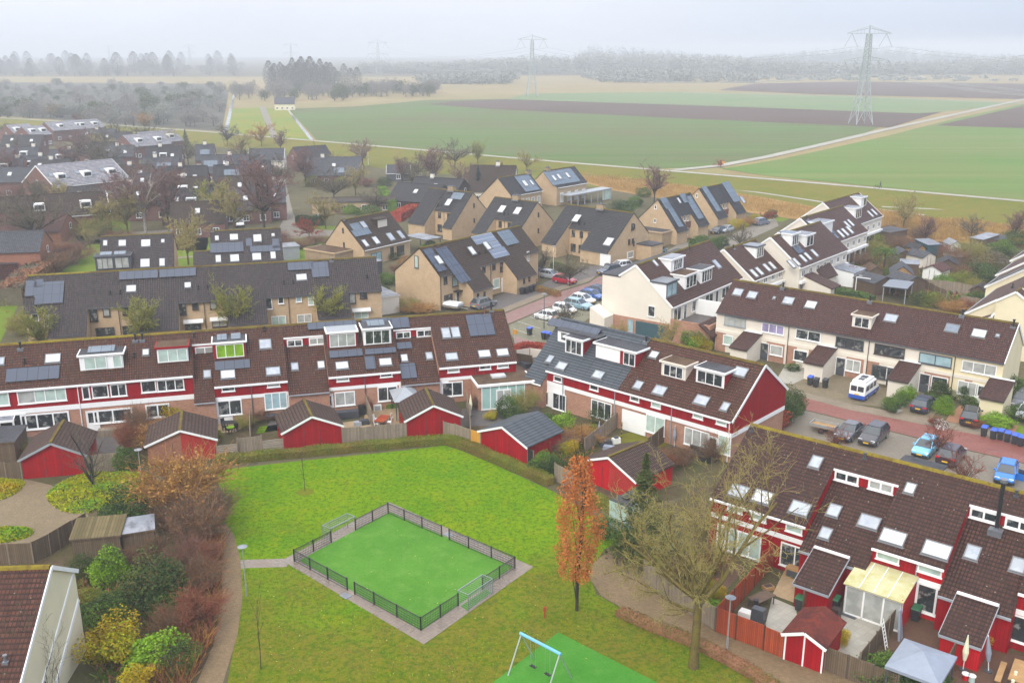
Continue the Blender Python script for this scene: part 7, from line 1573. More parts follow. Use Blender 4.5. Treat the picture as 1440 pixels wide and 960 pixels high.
# ================================================================ fences
def fence(label, pts, h=1.8, mat='wgr', post='wgr', step=1.85, name='board_fence', slat=False, cap=None):
    P = [px(*p) for p in pts]; t = thing(name, label, 'fence', P[0]); o = P[0]
    b = MB(); ps = []
    for a, c in zip(P, P[1:]):
        d = c - a; L = d.length; d.normalize(); n = Vector((-d.y, d.x, 0)) * .025; k = max(1, round(L / step))
        for i in range(k):
            q0 = a + d * (L * i / k) - o; q1 = a + d * (L * (i + 1) / k) - o; dz = .05 * math.sin(i * 2.3 + a.x)
            if slat:
                for s in range(6): z = .12 + s * (h - .2) / 6; b.hexa([q0 - n + Vector((0, 0, z)), q1 - n + Vector((0, 0, z)), q1 + n + Vector((0, 0, z)), q0 + n + Vector((0, 0, z))] + [v + Vector((0, 0, z + (h - .2) / 6 - .05)) for v in (q0 - n, q1 - n, q1 + n, q0 + n)])
            else: b.hexa([v + Vector((0, 0, .06)) for v in (q0 - n, q1 - n, q1 + n, q0 + n)] + [v + Vector((0, 0, h + dz)) for v in (q0 - n, q1 - n, q1 + n, q0 + n)])
            ps.append(q0)
        ps.append(c - o)
    b.build('board_panel' if not slat else 'slat_panel', M[mat], t)
    pb = MB(); pb.box(-.05, .05, -.05, .05, 0, h + .07); pm = pb.mesh('post', [M[post]])
    for q in ps: link_mesh('post', pm, t, q)
    return t
for lab, pts, h, m, sl in (('grey weathered boards left of the left red shed', [(-20, 676), (10, 676), (32, 674)], 1.8, 'wbr', 0), ('weathered board fence between the left red shed and the upright shrub', [(124, 666), (166, 662)], 1.9, 'wgr', 0), ('horizontal slat fence right of the orange brick shed', [(306, 645), (335, 642)], 1.5, 'wgh', 1), ('taller weathered gate boards between two slat fences', [(335.5, 641), (369, 637)], 1.9, 'wgr', 0), ('horizontal slat fence left of the shed behind the young tree', [(369.5, 638), (400, 634)], 1.5, 'wgh', 1),
    ('grey board fence with pale posts between two red sheds', [(482, 625), (507, 623), (545, 619), (572, 617)], 1.75, 'wgr', 0), ('tall grey boards right of the hedge bend shed', [(624, 616), (640, 620), (661, 628)], 1.85, 'wgr', 0), ('fresh yellow boards beside the slate roofed shed', [(662, 628.5), (676, 632.5)], 1.85, 'wyl', 0), ('dark narrow gate right of the slate roofed shed', [(742, 656), (750, 659)], 1.8, 'blk', 0), ('pale boards behind the copper tree', [(780, 676), (806, 690)], 1.8, 'wgr', 0), ('weathered divider fence from the copper tree up to the red block', [(822, 640), (850, 617), (878, 592)], 1.8, 'wgr', 0), ('weathered divider fence between the two back gardens of the red block', [(893, 655), (925, 628), (951, 609)], 1.8, 'wbr', 0), ('short divider fence at the right end of the red block', [(990, 640), (1010, 626)], 1.8, 'wgr', 0),
    ('pale weathered fence along the brick path behind the big tree', [(905, 818), (940, 842), (975, 867), (1004, 886)], 1.75, 'wgr', 0), ('orange brown fence facing the brick path under the lamp', [(1006, 888), (1034, 899), (1073, 914), (1101, 926)], 1.85, 'wor', 0), ('orange brown side fence running up to the red row', [(1006, 887), (1030, 860), (1060, 826), (1086, 797)], 1.85, 'wor', 0), ('short orange screen between the two patios', [(1128, 862), (1150, 842)], 1.7, 'wor', 0), ('grey brown fence right of the crimson cabin', [(1158, 942), (1190, 954), (1225, 968), (1260, 982)], 1.7, 'wbr', 0), ('dark fence between the garden room patio and the pavilion patio', [(1207, 948), (1230, 918), (1264, 876)], 1.6, 'wbr', 0), ('dark fence behind the folded parasols', [(1322, 968), (1338, 938), (1352, 912)], 1.7, 'wbr', 0),
    ('weathered fence bending round the paved square', [(-20, 795), (48, 792), (72, 780), (85, 772), (123, 748)], 1.8, 'wbr', 0), ('divider fence with green plants in the red row gardens', [(514, 575), (523, 600)], 1.9, 'wgr', 0), ('divider fence left of the glass fronted extension', [(656, 572), (661, 600), (662, 626)], 1.7, 'wgr', 0), ('divider post fence between the two middle red row gardens', [(353, 596), (353, 622), (354, 636)], 1.8, 'wgr', 0),
    ('long weathered fence behind the cream row gardens', [(1300, 408), (1335, 412), (1385, 420)], 1.9, 'wgr', 0), ('weathered fence with diagonal braces near the stepped right terrace', [(1350, 432), (1390, 440)], 1.9, 'wgr', 0), ('low fence below the black garden divider', [(1290, 404), (1330, 424)], 1.7, 'wbr', 0), ('dark corner garden fence between the two red rows', [(724, 512), (748, 516), (752, 530)], 1.5, 'wbr', 0), ('pale garden wall of the corner garden between the two red rows', [(726, 505), (745, 502), (766, 505)], 1.2, 'crm', 0), ('green wire garden fence behind the stepped terrace', [(1200, 398) if False else (1185, 398), (1245, 402)], 1.2, 'wht', 1), ('brown board fence behind the village green', [(30, 334), (80, 333)], 2.0, 'wbr', 0)):
    fence(lab, pts, h, m, 'wgr' if m != 'wor' else 'wdk', slat=bool(sl))
# ================================================================ sports pitch
CB, CLf, CF, CR = px(546, 722), px(414, 789), px(592, 886), px(724, 799)
t = thing('pitch_fence', 'black steel mesh fence with posts around the green mini pitch', 'fence', CLf); o = CLf; H_ = 1.02
posts = []
def side(a, c, fr, gaps):
    d = c - a
    for f in fr: posts.append(a + d * f - o)
    for f0, f1 in zip(fr, fr[1:]):
        if (f0, f1) in gaps: continue
        q0, q1 = a + d * f0 - o, a + d * f1 - o; pan = MB()
        for z in (.08, .28, .48, .68, .86, .99): pan.bar(q0 + Vector((0, 0, z)), q1 + Vector((0, 0, z)), .035 if z < .9 else .05, .02 if z < .9 else .05)
        n = int((q1 - q0).length / .16)
        for k in range(1, n): q = q0.lerp(q1, k / n); pan.box(q.x - .007, q.x + .007, q.y - .007, q.y + .007, .06, .99)
        pan.build('mesh_panel', M['blk'], t)
FA, FB = (0, .14, .29, .45, .51, .66, .83, 1), (0, .19, .37, .63, .82, 1)
side(CLf, CF, FA, ((.45, .51),)); side(CB, CR, FA, ((.45, .51),)); side(CLf, CB, FB, ((.37, .63),)); side(CF, CR, FB, ((.37, .63),))
b = MB(); b.box(-.05, .05, -.05, .05, 0, H_ + .05); pm = b.mesh('post', [M['blk']])
for q in posts: link_mesh('post', pm, t, q)
def goal(label, a, c, outd):
    d = c - a; th = math.atan2(d.y, d.x); L = d.length; t = thing('goal', label, 'goal', a, th, 'pitch goals'); s = 1 if outd else -1
    b = MB(); h, w = 1.25, .95 * s
    for x in (0, L):
        b.bar((x, 0, 0), (x, 0, h), .07, .07); b.bar((x, w, 0), (x, w, h), .05, .05); b.bar((x, 0, h), (x, w, h), .05, .05)
    b.bar((0, 0, h), (L, 0, h), .07, .07); b.bar((0, w, h), (L, w, h), .05, .05); b.build('goal_frame', M['goal'], t)
    n = MB()
    for k in range(1, 12): x = L * k / 12; n.bar((x, w, 0), (x, w, h), .02, .02); n.bar((x, 0, h), (x, w, h), .014, .014)
    for k in range(1, 7): z = h * k / 7; n.bar((0, w, z), (L, w, z), .014, .014); n.bar((0, 0, z), (0, w, z), .014, .014); n.bar((L, 0, z), (L, w, z), .014, .014)
    n.build('goal_grille', M['goal'], t)
goal('galvanised goal cage in the far left side of the pitch fence', CLf.lerp(CB, .37), CLf.lerp(CB, .63), True); goal('galvanised goal cage in the near right side of the pitch fence', CF.lerp(CR, .37), CF.lerp(CR, .63), False)
for x, y, lab in ((486, 838, 'pale blue square tile by the pitch fence gap near the footpath'), (631, 752, 'pale square tile at the far pitch fence gap')):
    P = px(x, y); b = MB(); b.box(-.4, .4, -.3, .3, .05, .065); tag(b.build('gate_tile', M['zinc'], None, P, (0, 0, R(-41))), lab, 'tile')
# swing
A, Bq = px(733, 890.5, 2.45), px(787, 918.5, 2.45); d = Bq - A; th = math.atan2(d.y, d.x); t = thing('swing', 'two seat swing with light blue beam and steel legs on the green safety turf', 'swing', (A.x, A.y, 0), th); L = d.length
b = MB(); b.tube((-.1, 0, 2.45), (L + .1, 0, 2.45), .1, n=10); b.build('beam', M['blue'], t)
for x in (0, L):
    for s in (-1, 1): b = MB(); b.tube((x, s * 1.25, 0), (x, 0, 2.42), .05, n=8); b.build('leg', M['steel'], t)
for x in (L * .32, L * .7):
    b = MB(); b.box(x - .22, x + .22, -.1, .1, .5, .55); q = b.build('seat', M['rub'], t); b = MB(); b.tube((x - .2, 0, .55), (x - .2, 0, 2.4), .012, n=5); b.tube((x + .2, 0, .55), (x + .2, 0, 2.4), .012, n=5); b.build('chain', M['steel'], q)
# lamps, posts, signs
def lamp(x, y, label, h=3.9, mat='steel'):
    t = thing('street_lamp', label, 'street lamp', px(x, y)); b = MB(); b.tube((0, 0, 0), (0, 0, 1), .075, n=8); b.tube((0, 0, 1), (0, 0, h), .05, .04, 8); b.build('pole', M[mat], t)
    b = MB(); b.tube((0, 0, h), (0, 0, h + .12), .12, .34, 12); b.tube((0, 0, h + .12), (0, 0, h + .2), .36, .12, 12); b.build('lamp_head', M['zinc'], t)
lamp(347, 838, 'street lamp with round head at the footpath fork left of the pitch'); lamp(1022, 915, 'street lamp with round head before the orange fence'); lamp(201, 690, 'street lamp with round head in the lime ground cover'); lamp(778, 383, 'white street lamp at the charcoal pair by the street bend', 4.6, 'wht'); lamp(765, 462, 'dark street lamp at the parking bay', 5, 'dgr'); lamp(448, 316, 'white street lamp before the flat brown house', 5, 'wht'); lamp(394, 242, 'white street lamp at the lane bend by the white house', 5, 'wht'); lamp(518, 232, 'white slim lamp by the dike', 5.5, 'wht')
P = px(766, 868); t = thing('hydrant_post', 'short orange hydrant post on the lawn below the copper tree', 'post', P); b = MB(); b.box(-.06, .06, -.06, .06, 0, .55); b.build('post', M['wor'], t); b = MB(); b.box(-.12, .12, -.08, .08, .55, .85); b.build('plate', M['wor'], t)
P = px(724, 483); t = thing('sign_post', 'yellow plate on a pole at the corner garden hedge', 'sign', P); b = MB(); b.tube((0, 0, 0), (0, 0, 1.6), .035, n=6); b.build('pole', M['steel'], t); b = MB(); b.box(-.3, .3, -.03, .0, 1.3, 1.95); b.build('plate', M['wyl'], t)
P = px(1017, 238); t = thing('sign_post', 'small yellow sign at the field road junction', 'sign', P); b = MB(); b.tube((0, 0, 0), (0, 0, 2.4), .06, n=6); b.build('pole', M['steel'], t); b = MB(); b.box(-.5, .5, -.05, .05, 1.9, 2.6); b.build('plate', M['wyl'], t)
# ================================================================ bins
_b = {}
def wbin(x, y, label, lid='binl', group='blue lidded wheelie bins', rz=None):
    if 'b' not in _b:
        b = MB(); b.hexa([(-.22, -.26, .06), (.22, -.26, .06), (.22, .26, .06), (-.22, .26, .06), (-.29, -.36, 1.0), (.29, -.36, 1.0), (.29, .34, 1.0), (-.29, .34, 1.0)]); b.tube((-.25, .28, .1), (.25, .28, .1), .1, n=10); _b['b'] = b.mesh('bin_body', [M['binb']])
    if lid not in _b: b = MB(); b.hexa([(-.31, -.4, 1.0), (.31, -.4, 1.0), (.31, .36, 1.0), (-.31, .36, 1.0), (-.28, -.36, 1.07), (.28, -.36, 1.07), (.28, .36, 1.14), (-.28, .36, 1.14)]); b.tube((-.25, .4, 1.05), (.25, .4, 1.05), .025, n=6); _b[lid] = b.mesh('lid', [M[lid]])
    t = thing('wheelie_bin', label, 'bin', px(x, y), R(-38) if rz is None else rz, group); o = link_mesh('bin_body', _b['b'], t); link_mesh('lid', _b[lid], t)
for x, y, l in ((1383, 613, 'blue lidded bin standing apart at the left of the street row'), (1396, 617, 'blue lidded bin first of the tight street row'), (1406, 618, 'blue lidded bin second of the tight street row'), (1416, 621, 'blue lidded bin third of the tight street row'), (1426, 624, 'blue lidded bin fourth of the tight street row'), (1435, 627, 'blue lidded bin fifth of the tight street row'), (1445, 630, 'blue lidded bin cut by the right frame edge'), (744.7, 471, 'single blue lidded bin on the parking bay'), (765, 477, 'blue lidded bin left of three behind the slate roof'), (771, 478, 'blue lidded bin in the middle of three behind the slate roof'), (777, 480, 'blue lidded bin right of three behind the slate roof'), (1139, 541, 'blue topped bin beside the second porch')): wbin(x, y, l)
for x, y, l in ((1147, 544, 'dark bin left of two before the second porch'), (1160, 545, 'dark bin right of two before the second porch'), (734, 414, 'dark bin nearest the wall of the solar pair'), (740, 413, 'dark bin second from the wall of the solar pair'), (746, 411, 'dark bin third from the wall of the solar pair'), (751, 409, 'dark bin outermost of the solar pair'), (853, 379, 'dark bin at the white garage door'), (857, 399, 'dark bin at the cream gable corner')): wbin(x, y, l, 'binb', 'dark wheelie bins')
for x, y, l in ((1124, 857, 'green lidded bin at the lean-to between the patios'), (1155, 858, 'green lidded bin behind the crimson cabin roof'), (1173, 858, 'green lidded bin against the lean-to corner'), (1287, 872, 'green lidded bin before the red french doors'), (946, 786, 'green bin in the garden behind the big tree')): wbin(x, y, l, 'bing', 'green lidded wheelie bins')
# ================================================================ cars
_cm = {}
TY = {'hatch': (4.0, 1.74, 1.48, .95, (.24, .44, .86, .98), .98), 'mini': (3.55, 1.66, 1.5, .97, (.2, .42, .9, .99), 1.0), 'suv': (4.5, 1.86, 1.66, 1.06, (.26, .42, .86, .97), 1.08), 'estate': (4.65, 1.8, 1.48, .96, (.28, .43, .88, .98), .98), 'sedan': (4.5, 1.78, 1.43, .95, (.27, .43, .72, .86), .98)}
def car_parts(ty, col):
    if (ty, col) in _cm: return _cm[ty, col]
    L, W, H, belt, (a, b_, c, d), boot = TY[ty]; p = paint(*col); w = W / 2; X = lambda f: L / 2 - f * L   # f=0 nose
    b = MB(); rows = []
    for f, zt, ww, zb in ((0, .6, .8, .32), (.02, .72, .9, .24), (.1, .84, .98, .2), (a - .01, belt - .04, 1, .2), (.5, belt, 1.01, .2), (d - .02, boot, 1, .2), (.985, boot - .08, .93, .24), (1, .62, .86, .32)):
        k = w * ww; rows.append([(X(f), -k * .93, zb), (X(f), -k, zb + .25), (X(f), -k, (zt + .5) / 2 + .05), (X(f), -k * .93, zt - .03), (X(f), -k * .8, zt), (X(f), k * .8, zt), (X(f), k * .93, zt - .03), (X(f), k, (zt + .5) / 2 + .05), (X(f), k, zb + .25), (X(f), k * .93, zb)])
    for r0, r1 in zip(rows, rows[1:]):
        for i in range(10): j = (i + 1) % 10; b.add([r0[i], r0[j], r1[j], r1[i]])
    b.add(rows[0]); b.add(rows[-1][::-1])
    zr = H - .05; k0, k1 = w * .9, w * .72; gz = belt - .02
    lo = [(X(a), -k0, gz), (X(a), k0, gz), (X(d), k0, gz), (X(d), -k0, gz)]; hi = [(X(b_), -k1, zr), (X(b_), k1, zr), (X(c), k1, zr), (X(c), -k1, zr)]
    g = MB(); g.hexa(lo + hi)
    b.hexa([(x, y * 1.01, zr - .02) for x, y, z in hi] + [(x * .985, y * .9, zr + .07) for x, y, z in hi])
    for q, r in zip(lo, hi): b.bar((q[0], q[1] * 1.005, q[2]), (r[0], r[1] * 1.005, r[2]), .08, .07)
    for f in (.47, .66):
        if f < c: 
            for s in (-1, 1): b.bar((X(f), s * k0 * 1.0, gz), (X(f), s * k1 * 1.01, zr), .07, .05)
    for s in (-1, 1): b.box(X(a + .06) - .1, X(a + .06) + .08, min(s * w * .98, s * (w + .16)), max(s * w * .98, s * (w + .16)), belt - .02, belt + .12)
    body = b.mesh('body', [p], fix=True); glass = g.mesh('car_window', [M['cgl']])
    ti = MB(); ti.tube((0, -.1, 0), (0, .1, 0), .32, n=16); wh = ti.mesh('wheel', [M['rub']]); ri = MB(); ri.tube((0, -.115, 0), (0, .115, 0), .2, n=12); rim = ri.mesh('rim', [M['rim']])
    hl = MB(); hl.box(-.05, .04, -.2, .2, -.07, .07); hm_ = hl.mesh('headlight', [M['head']]); tm_ = hl.mesh('tail_light', [M['tail']]); pl = MB(); pl.box(-.02, .02, -.26, .26, -.06, .06); pm_ = pl.mesh('number_plate', [M['plate']]); bp = MB(); bp.box(-.06, .06, -w * .86, w * .86, -.1, .1); bm_ = bp.mesh('bumper', [M['rub']])
    it = [('body', body, (0, 0, 0), None), ('car_window', glass, (0, 0, 0), None)]
    for f in (.19, .8):
        for s in (-1, 1): it.append(('wheel', wh, (X(f), s * (w - .11), .32), rim))
    for s in (-1, 1): it.append(('headlight', hm_, (X(.03), s * w * .68, .68), None)); it.append(('tail_light', tm_, (X(.985), s * w * .76, .82 if ty != 'suv' else .95), None))
    it += [('number_plate', pm_, (X(1.003), 0, .62), None), ('number_plate', pm_, (X(-.003), 0, .45), None), ('bumper', bm_, (X(.996), 0, .38), None), ('bumper', bm_, (X(.008), 0, .36), None)]
    _cm[ty, col] = it; return it
def car(x, y, th, ty, col, label, group='parked cars'):
    t = thing('parked_car', label, 'car', px(x, y), R(th), group)
    for n, me, l, ch in car_parts(ty, col):
        o = link_mesh(n, me, t, l)
        if ch: link_mesh('rim', ch, o)
    return t
WH, BK, NB, GR, SI, LB, BB, RD_ = (232, 234, 236), (34, 36, 42), (44, 50, 74), (92, 94, 100), (172, 178, 184), (120, 190, 226), (34, 120, 206), (190, 30, 56)
for a in ((1194, 613, -129, 'sedan', GR, 'grey saloon car parked right of the open trailer'), (1228, 619, -129, 'suv', (62, 60, 66), 'dark grey crossover car parked beside the grey saloon'), (1301, 636, -129, 'hatch', LB, 'light blue car parked under the reddish street tree'), (1337, 647, 51, 'suv', (60, 44, 52), 'dark maroon estate car with tall red tail lights next to the light blue one'), (1414, 672, -122, 'hatch', BB, 'bright blue car with its side door open at the right edge'), (1299, 574, 51, 'estate', NB, 'navy estate car on the drive of the third porch house'), (1364, 592, 60, 'suv', BK, 'black car on the orange brick drive'), (1438, 570, -129, 'suv', GR, 'grey car cut by the right edge behind the last porch'), (1444, 586, -129, 'hatch', WH, 'white car cut by the right edge behind the last porch'),
          (768, 449, 141, 'mini', WH, 'small white car nearest the parking lines'), (794, 440, -39, 'mini', WH, 'small white car second in the parking row'), (813, 433, -39, 'estate', (140, 172, 186), 'pale teal car between the white parked cars'), (820, 426, -39, 'hatch', WH, 'white car behind the pale teal one'), (832, 420, -39, 'hatch', (60, 100, 170), 'blue car near the end of the parking row'), (842, 413, -39, 'sedan', (74, 92, 120), 'dusky blue car last in the parking row'), (794, 398, -35, 'hatch', RD_, 'red car behind the low brown hedge'), (774, 391, -35, 'hatch', SI, 'silver car between the blue and the red one'), (757, 385, -35, 'hatch', (40, 84, 150), 'deep blue car nearest the solar pair'), (857, 385, -150, 'suv', (46, 58, 86), 'dark blue car before the white garage door'), (872, 379, -150, 'suv', WH, 'white car beside the dark blue one at the garage'), (680, 432, 51, 'suv', (120, 126, 130), 'grey car on the forecourt of the solar pair'), (926, 356, 51, 'hatch', (80, 110, 122), 'teal grey car in the walled yard by the lane'), (1009, 328, -130, 'hatch', (54, 60, 74), 'dark car in the lane before the hedge'), (1021, 326, -130, 'sedan', SI, 'silver car in the lane beside the dark one'), (1070, 316, 40, 'suv', (112, 120, 136), 'grey blue car at the end of the lane'), (278, 321, -90, 'suv', WH, 'white van like car left under the bare trees'), (337, 318, -70, 'suv', WH, 'white van like car right under the bare trees'), (1028, 486, -39, 'estate', (70, 78, 86), 'dark car half hidden left of the first porch'), (548, 423, 55, 'hatch', SI, 'silver car by the dark hedge at the solar pair'), (389, 243, 51, 'hatch', (40, 56, 90), 'dark blue car by the white gabled house')): car(*a)
# open door of the bright blue car
P = px(1431, 668); b = MB(); b.box(-.03, .03, -.5, .5, .3, .95); b.hexa([(-.03, -.45, .95), (.03, -.45, .95), (.03, .45, .95), (-.03, .45, .95), (-.03, -.2, 1.35), (.03, -.2, 1.35), (.03, .4, 1.35), (-.03, .4, 1.35)])
cb = [o for o in COL.objects if o.get('label', '').startswith('bright blue car')][0]; o = MB(); o.box(-.55, .55, -.03, .03, .3, .95); o.box(-.4, .5, -.02, .02, .95, 1.38, 1); o.build('car_door', [paint(*BB), M['cgl']], cb, (.65, 1.35, 0), (0, 0, R(72)))
# camper van
def camper(x, y, th, label):
    t = thing('camper_van', label, 'camper van', px(x, y), R(th)); b = MB()
    b.extr([(-2.25, .3), (2.3, .3), (2.35, .95), (1.75, 1.1), (1.2, 1.95), (-2.2, 1.95), (-2.3, 1.0)], -.88, .88, 0, 'y'); b.extr([(-2.1, 1.95), (1.0, 1.95), (.8, 2.3), (-2.0, 2.3)], -.74, .74, 0, 'y'); b.build('body', M['ivory'] if False else M['wht'], t)
    b = MB(); b.extr([(-2.33, .28), (2.36, .28), (2.38, .72), (-2.34, .72)], -.9, .9, 0, 'y'); b.build('blue_skirt', paint(40, 90, 190), t)
    b = MB()
    for s in (-.9, .86):
        for x0, x1 in ((-1.9, -.9), (-.7, .2), (.45, 1.25)): b.box(x0, x1, s, s + .04, 1.15, 1.75)
    b.build('side_window', M['cgl'], t); b = MB(); b.box(-2.3, -2.24, -.72, -.06, 1.15, 1.75); b.box(-2.3, -2.24, .06, .72, 1.15, 1.75); b.build('rear_window', M['cgl'], t)
    b = MB(); b.hexa([(1.78, -.74, 1.1), (1.82, -.74, 1.1), (1.82, .74, 1.1), (1.78, .74, 1.1), (1.24, -.7, 1.85), (1.28, -.7, 1.85), (1.28, .7, 1.85), (1.24, .7, 1.85)]); b.build('windscreen', M['cgl'], t)
    b = MB(); b.box(-.6, .2, -.35, .35, 2.3, 2.4); b.box(-1.5, -.9, -.3, .3, 2.3, 2.36); b.build('roof_hatch', M['dgr'], t); b = MB(); b.box(-2.37, -2.32, -.26, .26, .75, .87); b.build('number_plate', M['plate'], t)
    for xx in (-1.35, 1.4):
        for s in (-.8, .8): b = MB(); b.tube((xx, s - .1, .33), (xx, s + .1, .33), .33, n=14); q = b.build('wheel', M['rub'], t); b = MB(); b.tube((xx, s - .115, .33), (xx, s + .115, .33), .18, n=10); b.build('rim', M['rim'], q)
camper(1214, 556, 51, 'white camper van with blue lower band on the drive beside the clipped bushes')
def trailer(x, y, th, label, L=2.6, W=1.5, mat='wpl', cover=None):
    t = thing('trailer', label, 'trailer', px(x, y), R(th)); b = MB(); z0, z1 = .55, .9
    b.box(-L / 2, L / 2, -W / 2, W / 2, z0, z0 + .06, 1)
    for y0, y1 in ((-W / 2, -W / 2 + .04), (W / 2 - .04, W / 2)): b.box(-L / 2, L / 2, y0, y1, z0 + .06, z1, 0)
    b.box(-L / 2, -L / 2 + .04, -W / 2 + .04, W / 2 - .04, z0 + .06, z1, 0); b.box(L / 2 - .04, L / 2, -W / 2 + .04, W / 2 - .04, z0 + .06, z1, 0); b.build('box', [M['steel'], M[mat]], t)
    b = MB(); b.bar((L / 2, 0, .5), (L / 2 + 1.3, 0, .5), .09, .09); b.build('drawbar', M['steel'], t)
    for s in (-1, 1): b = MB(); b.tube((0, s * (W / 2 + .05), .3), (0, s * (W / 2 + .23), .3), .3, n=12); b.build('wheel', M['rub'], t)
    if cover: b = MB(); b.extr([(-W / 2 - .05, z1), (W / 2 + .05, z1), (W / 2 - .3, z1 + .35), (-W / 2 + .3, z1 + .35)], -L / 2, L / 2); b.build('cover', M[cover], t)
trailer(1158, 606, -35, 'open grey trailer with pale wooden floor left of the grey saloon'); trailer(628, 434, -30, 'long trailer under a white cover before the solar pair', 5.2, 1.9, 'wpl', 'cush')
# ================================================================ garden furniture and small things
def table(label, x, y, L, W, h, mat, th=0, legs='dgr', name='garden_table'):
    t = thing(name, label, 'table', px(x, y), R(th)); b = MB(); b.box(-L / 2, L / 2, -W / 2, W / 2, h - .05, h); b.build('table_top', M[mat], t)
    for sx in (-1, 1):
        for sy in (-1, 1): b = MB(); b.box(sx * (L / 2 - .1) - .03, sx * (L / 2 - .1) + .03, sy * (W / 2 - .1) - .03, sy * (W / 2 - .1) + .03, 0, h - .05); b.build('leg', M[legs], t)
_ch = {}
def chair(label, x, y, th, mat, group=None):
    if mat not in _ch:
        s = MB(); s.box(-.24, .24, -.24, .24, .4, .45); k = MB(); k.hexa([(-.24, .2, .45), (.24, .2, .45), (.24, .25, .45), (-.24, .25, .45), (-.23, .28, .92), (.23, .28, .92), (.23, .33, .92), (-.23, .33, .92)]); l = MB(); l.box(-.025, .025, -.025, .025, 0, .4); _ch[mat] = (s.mesh('seat', [M[mat]]), k.mesh('backrest', [M[mat]]), l.mesh('leg', [M[mat]]))
    t = thing('garden_chair', label, 'chair', px(x, y), R(th), group); a, b, c = _ch[mat]; link_mesh('seat', a, t); link_mesh('backrest', b, t)
    for sx in (-.2, .2):
        for sy in (-.2, .2): link_mesh('leg', c, t, (sx, sy, 0))
table('black oval garden table on the patio of the red row', 324, 602, 1.6, 1.0, .72, 'blk', 10)
b = MB(); b.tube((0, 0, 0), (0, 0, .16), .32, .42, 12); tag(b.build('planter_bowl', M['lf_brt'], None, px(324, 602, .72)), 'lime green bowl on the black garden table', 'bowl')
for i, (x, y, th) in enumerate(((316, 605, 120), (322, 609, 160), (331, 606, 220), (333, 600, 300), (316, 600, 60))): chair('black chair of the oval garden table, ' + ('at its left end', 'at its front left', 'at its front right', 'at its back right', 'at its back left')[i], x, y, th, 'blk', 'black chairs round the oval table')
chair('white plastic chair left of two at the red door', 396, 592, 170, 'cush'); chair('white plastic chair right of two at the red door', 405, 590, 180, 'cush'); table('dark covered table beside the white plastic chairs', 386, 592, 1.6, .9, .75, 'char', 15)
table('reddish wooden table on the tan patio', 538, 597, 2.0, 1.1, .74, 'wor', 75)
for i, (x, y, th) in enumerate(((529, 594, 80), (530, 600, 80), (547, 592, 260), (548, 598, 260))): chair('cream chair of the reddish wooden table, ' + ('back left', 'front left', 'back right', 'front right')[i], x, y, th, 'cush', 'cream chairs at the wooden table')
def softbox(label, x, y, L, W, h, mat, th, name, cat, parts=()):
    t = thing(name, label, cat, px(x, y), R(th)); b = MB(); b.hexa([(-L / 2, -W / 2, 0), (L / 2, -W / 2, 0), (L / 2, W / 2, 0), (-L / 2, W / 2, 0), (-L / 2 * .94, -W / 2 * .92, h), (L / 2 * .94, -W / 2 * .92, h), (L / 2 * .94, W / 2 * .92, h * .95), (-L / 2 * .94, W / 2 * .92, h * .95)]); b.build('cover', M[mat], t)
    for n, m, bx in parts: b = MB(); b.box(*bx); b.build(n, M[m], t)
softbox('charcoal covered lounge set before the red row', 487, 587, 2.8, 1.0, .8, 'char', 15, 'covered_lounge', 'lounge set'); softbox('black covered grill beside the charcoal lounge', 509, 582, .8, .7, 1.1, 'blk', 15, 'covered_grill', 'grill'); softbox('dark cushion box on the tan patio', 512, 596, 1.1, .8, .5, 'char', 15, 'cushion_box', 'box'); softbox('white side table on the tan patio', 503, 598, .8, .7, .45, 'gry', 15, 'side_table', 'table')
softbox('green cushioned bench under the red row window', 553, 573, 1.6, .6, .5, 'lf_grn', 15, 'bench', 'bench'); softbox('white air unit beside the slatted window', 531, 577, .9, .4, .7, 'cush', 15, 'air_unit', 'air unit', (('fan', 'gry', (-.3, .3, -.22, -.2, .1, .6)),))
softbox('big black garden sofa under the red block windows', 985, 645, 3.0, 1.0, .55, 'blk', -42, 'garden_sofa', 'sofa', (('backrest', 'blk', (-1.5, 1.5, .4, .6, .5, .95)),)); softbox('black barbecue at the sliding window of the red block', 908, 612, .7, .6, .9, 'blk', -40, 'barbecue', 'barbecue', (('lid', 'dgr', (-.3, .3, -.25, .25, .9, 1.15)),))
softbox('white covered garden heap by the divider fence', 921, 615, 1.6, .9, .7, 'cush', -42, 'covered_heap', 'cover'); softbox('white ride on toy on the garden tiles', 866, 623, .9, .5, .6, 'cush', 20, 'toy_car', 'toy', (('seat', 'dgr', (-.2, .2, -.2, .2, .55, .75)),)); softbox('dark folded play tent behind the third shed', 851, 626, 1.2, .9, .6, 'char', 10, 'play_tent', 'tent'); softbox('grey tarpaulin heap behind the third shed', 858, 632, 1.4, .7, .4, 'tarp', -20, 'tarpaulin', 'tarpaulin'); softbox('weathered wooden bench table in the left red row garden', 152, 612, 1.9, 1.0, .75, 'wgr', 12, 'bench_table', 'table'); softbox('black trampoline cover in the corner garden', 748, 513, 3.0, 2.6, .6, 'char', 20, 'trampoline', 'trampoline'); softbox('grey storage box by the extension', 733, 508, 1.0, .8, .9, 'gry', 15, 'storage_box', 'box'); softbox('white canvas sheet strung up on the left lawn', 140, 279, 11, .4, 3.2, 'crm', 4, 'canvas_screen', 'screen', (('pole', 'wdk', (-5.6, -5.5, -.1, .1, 0, 3.3)),))
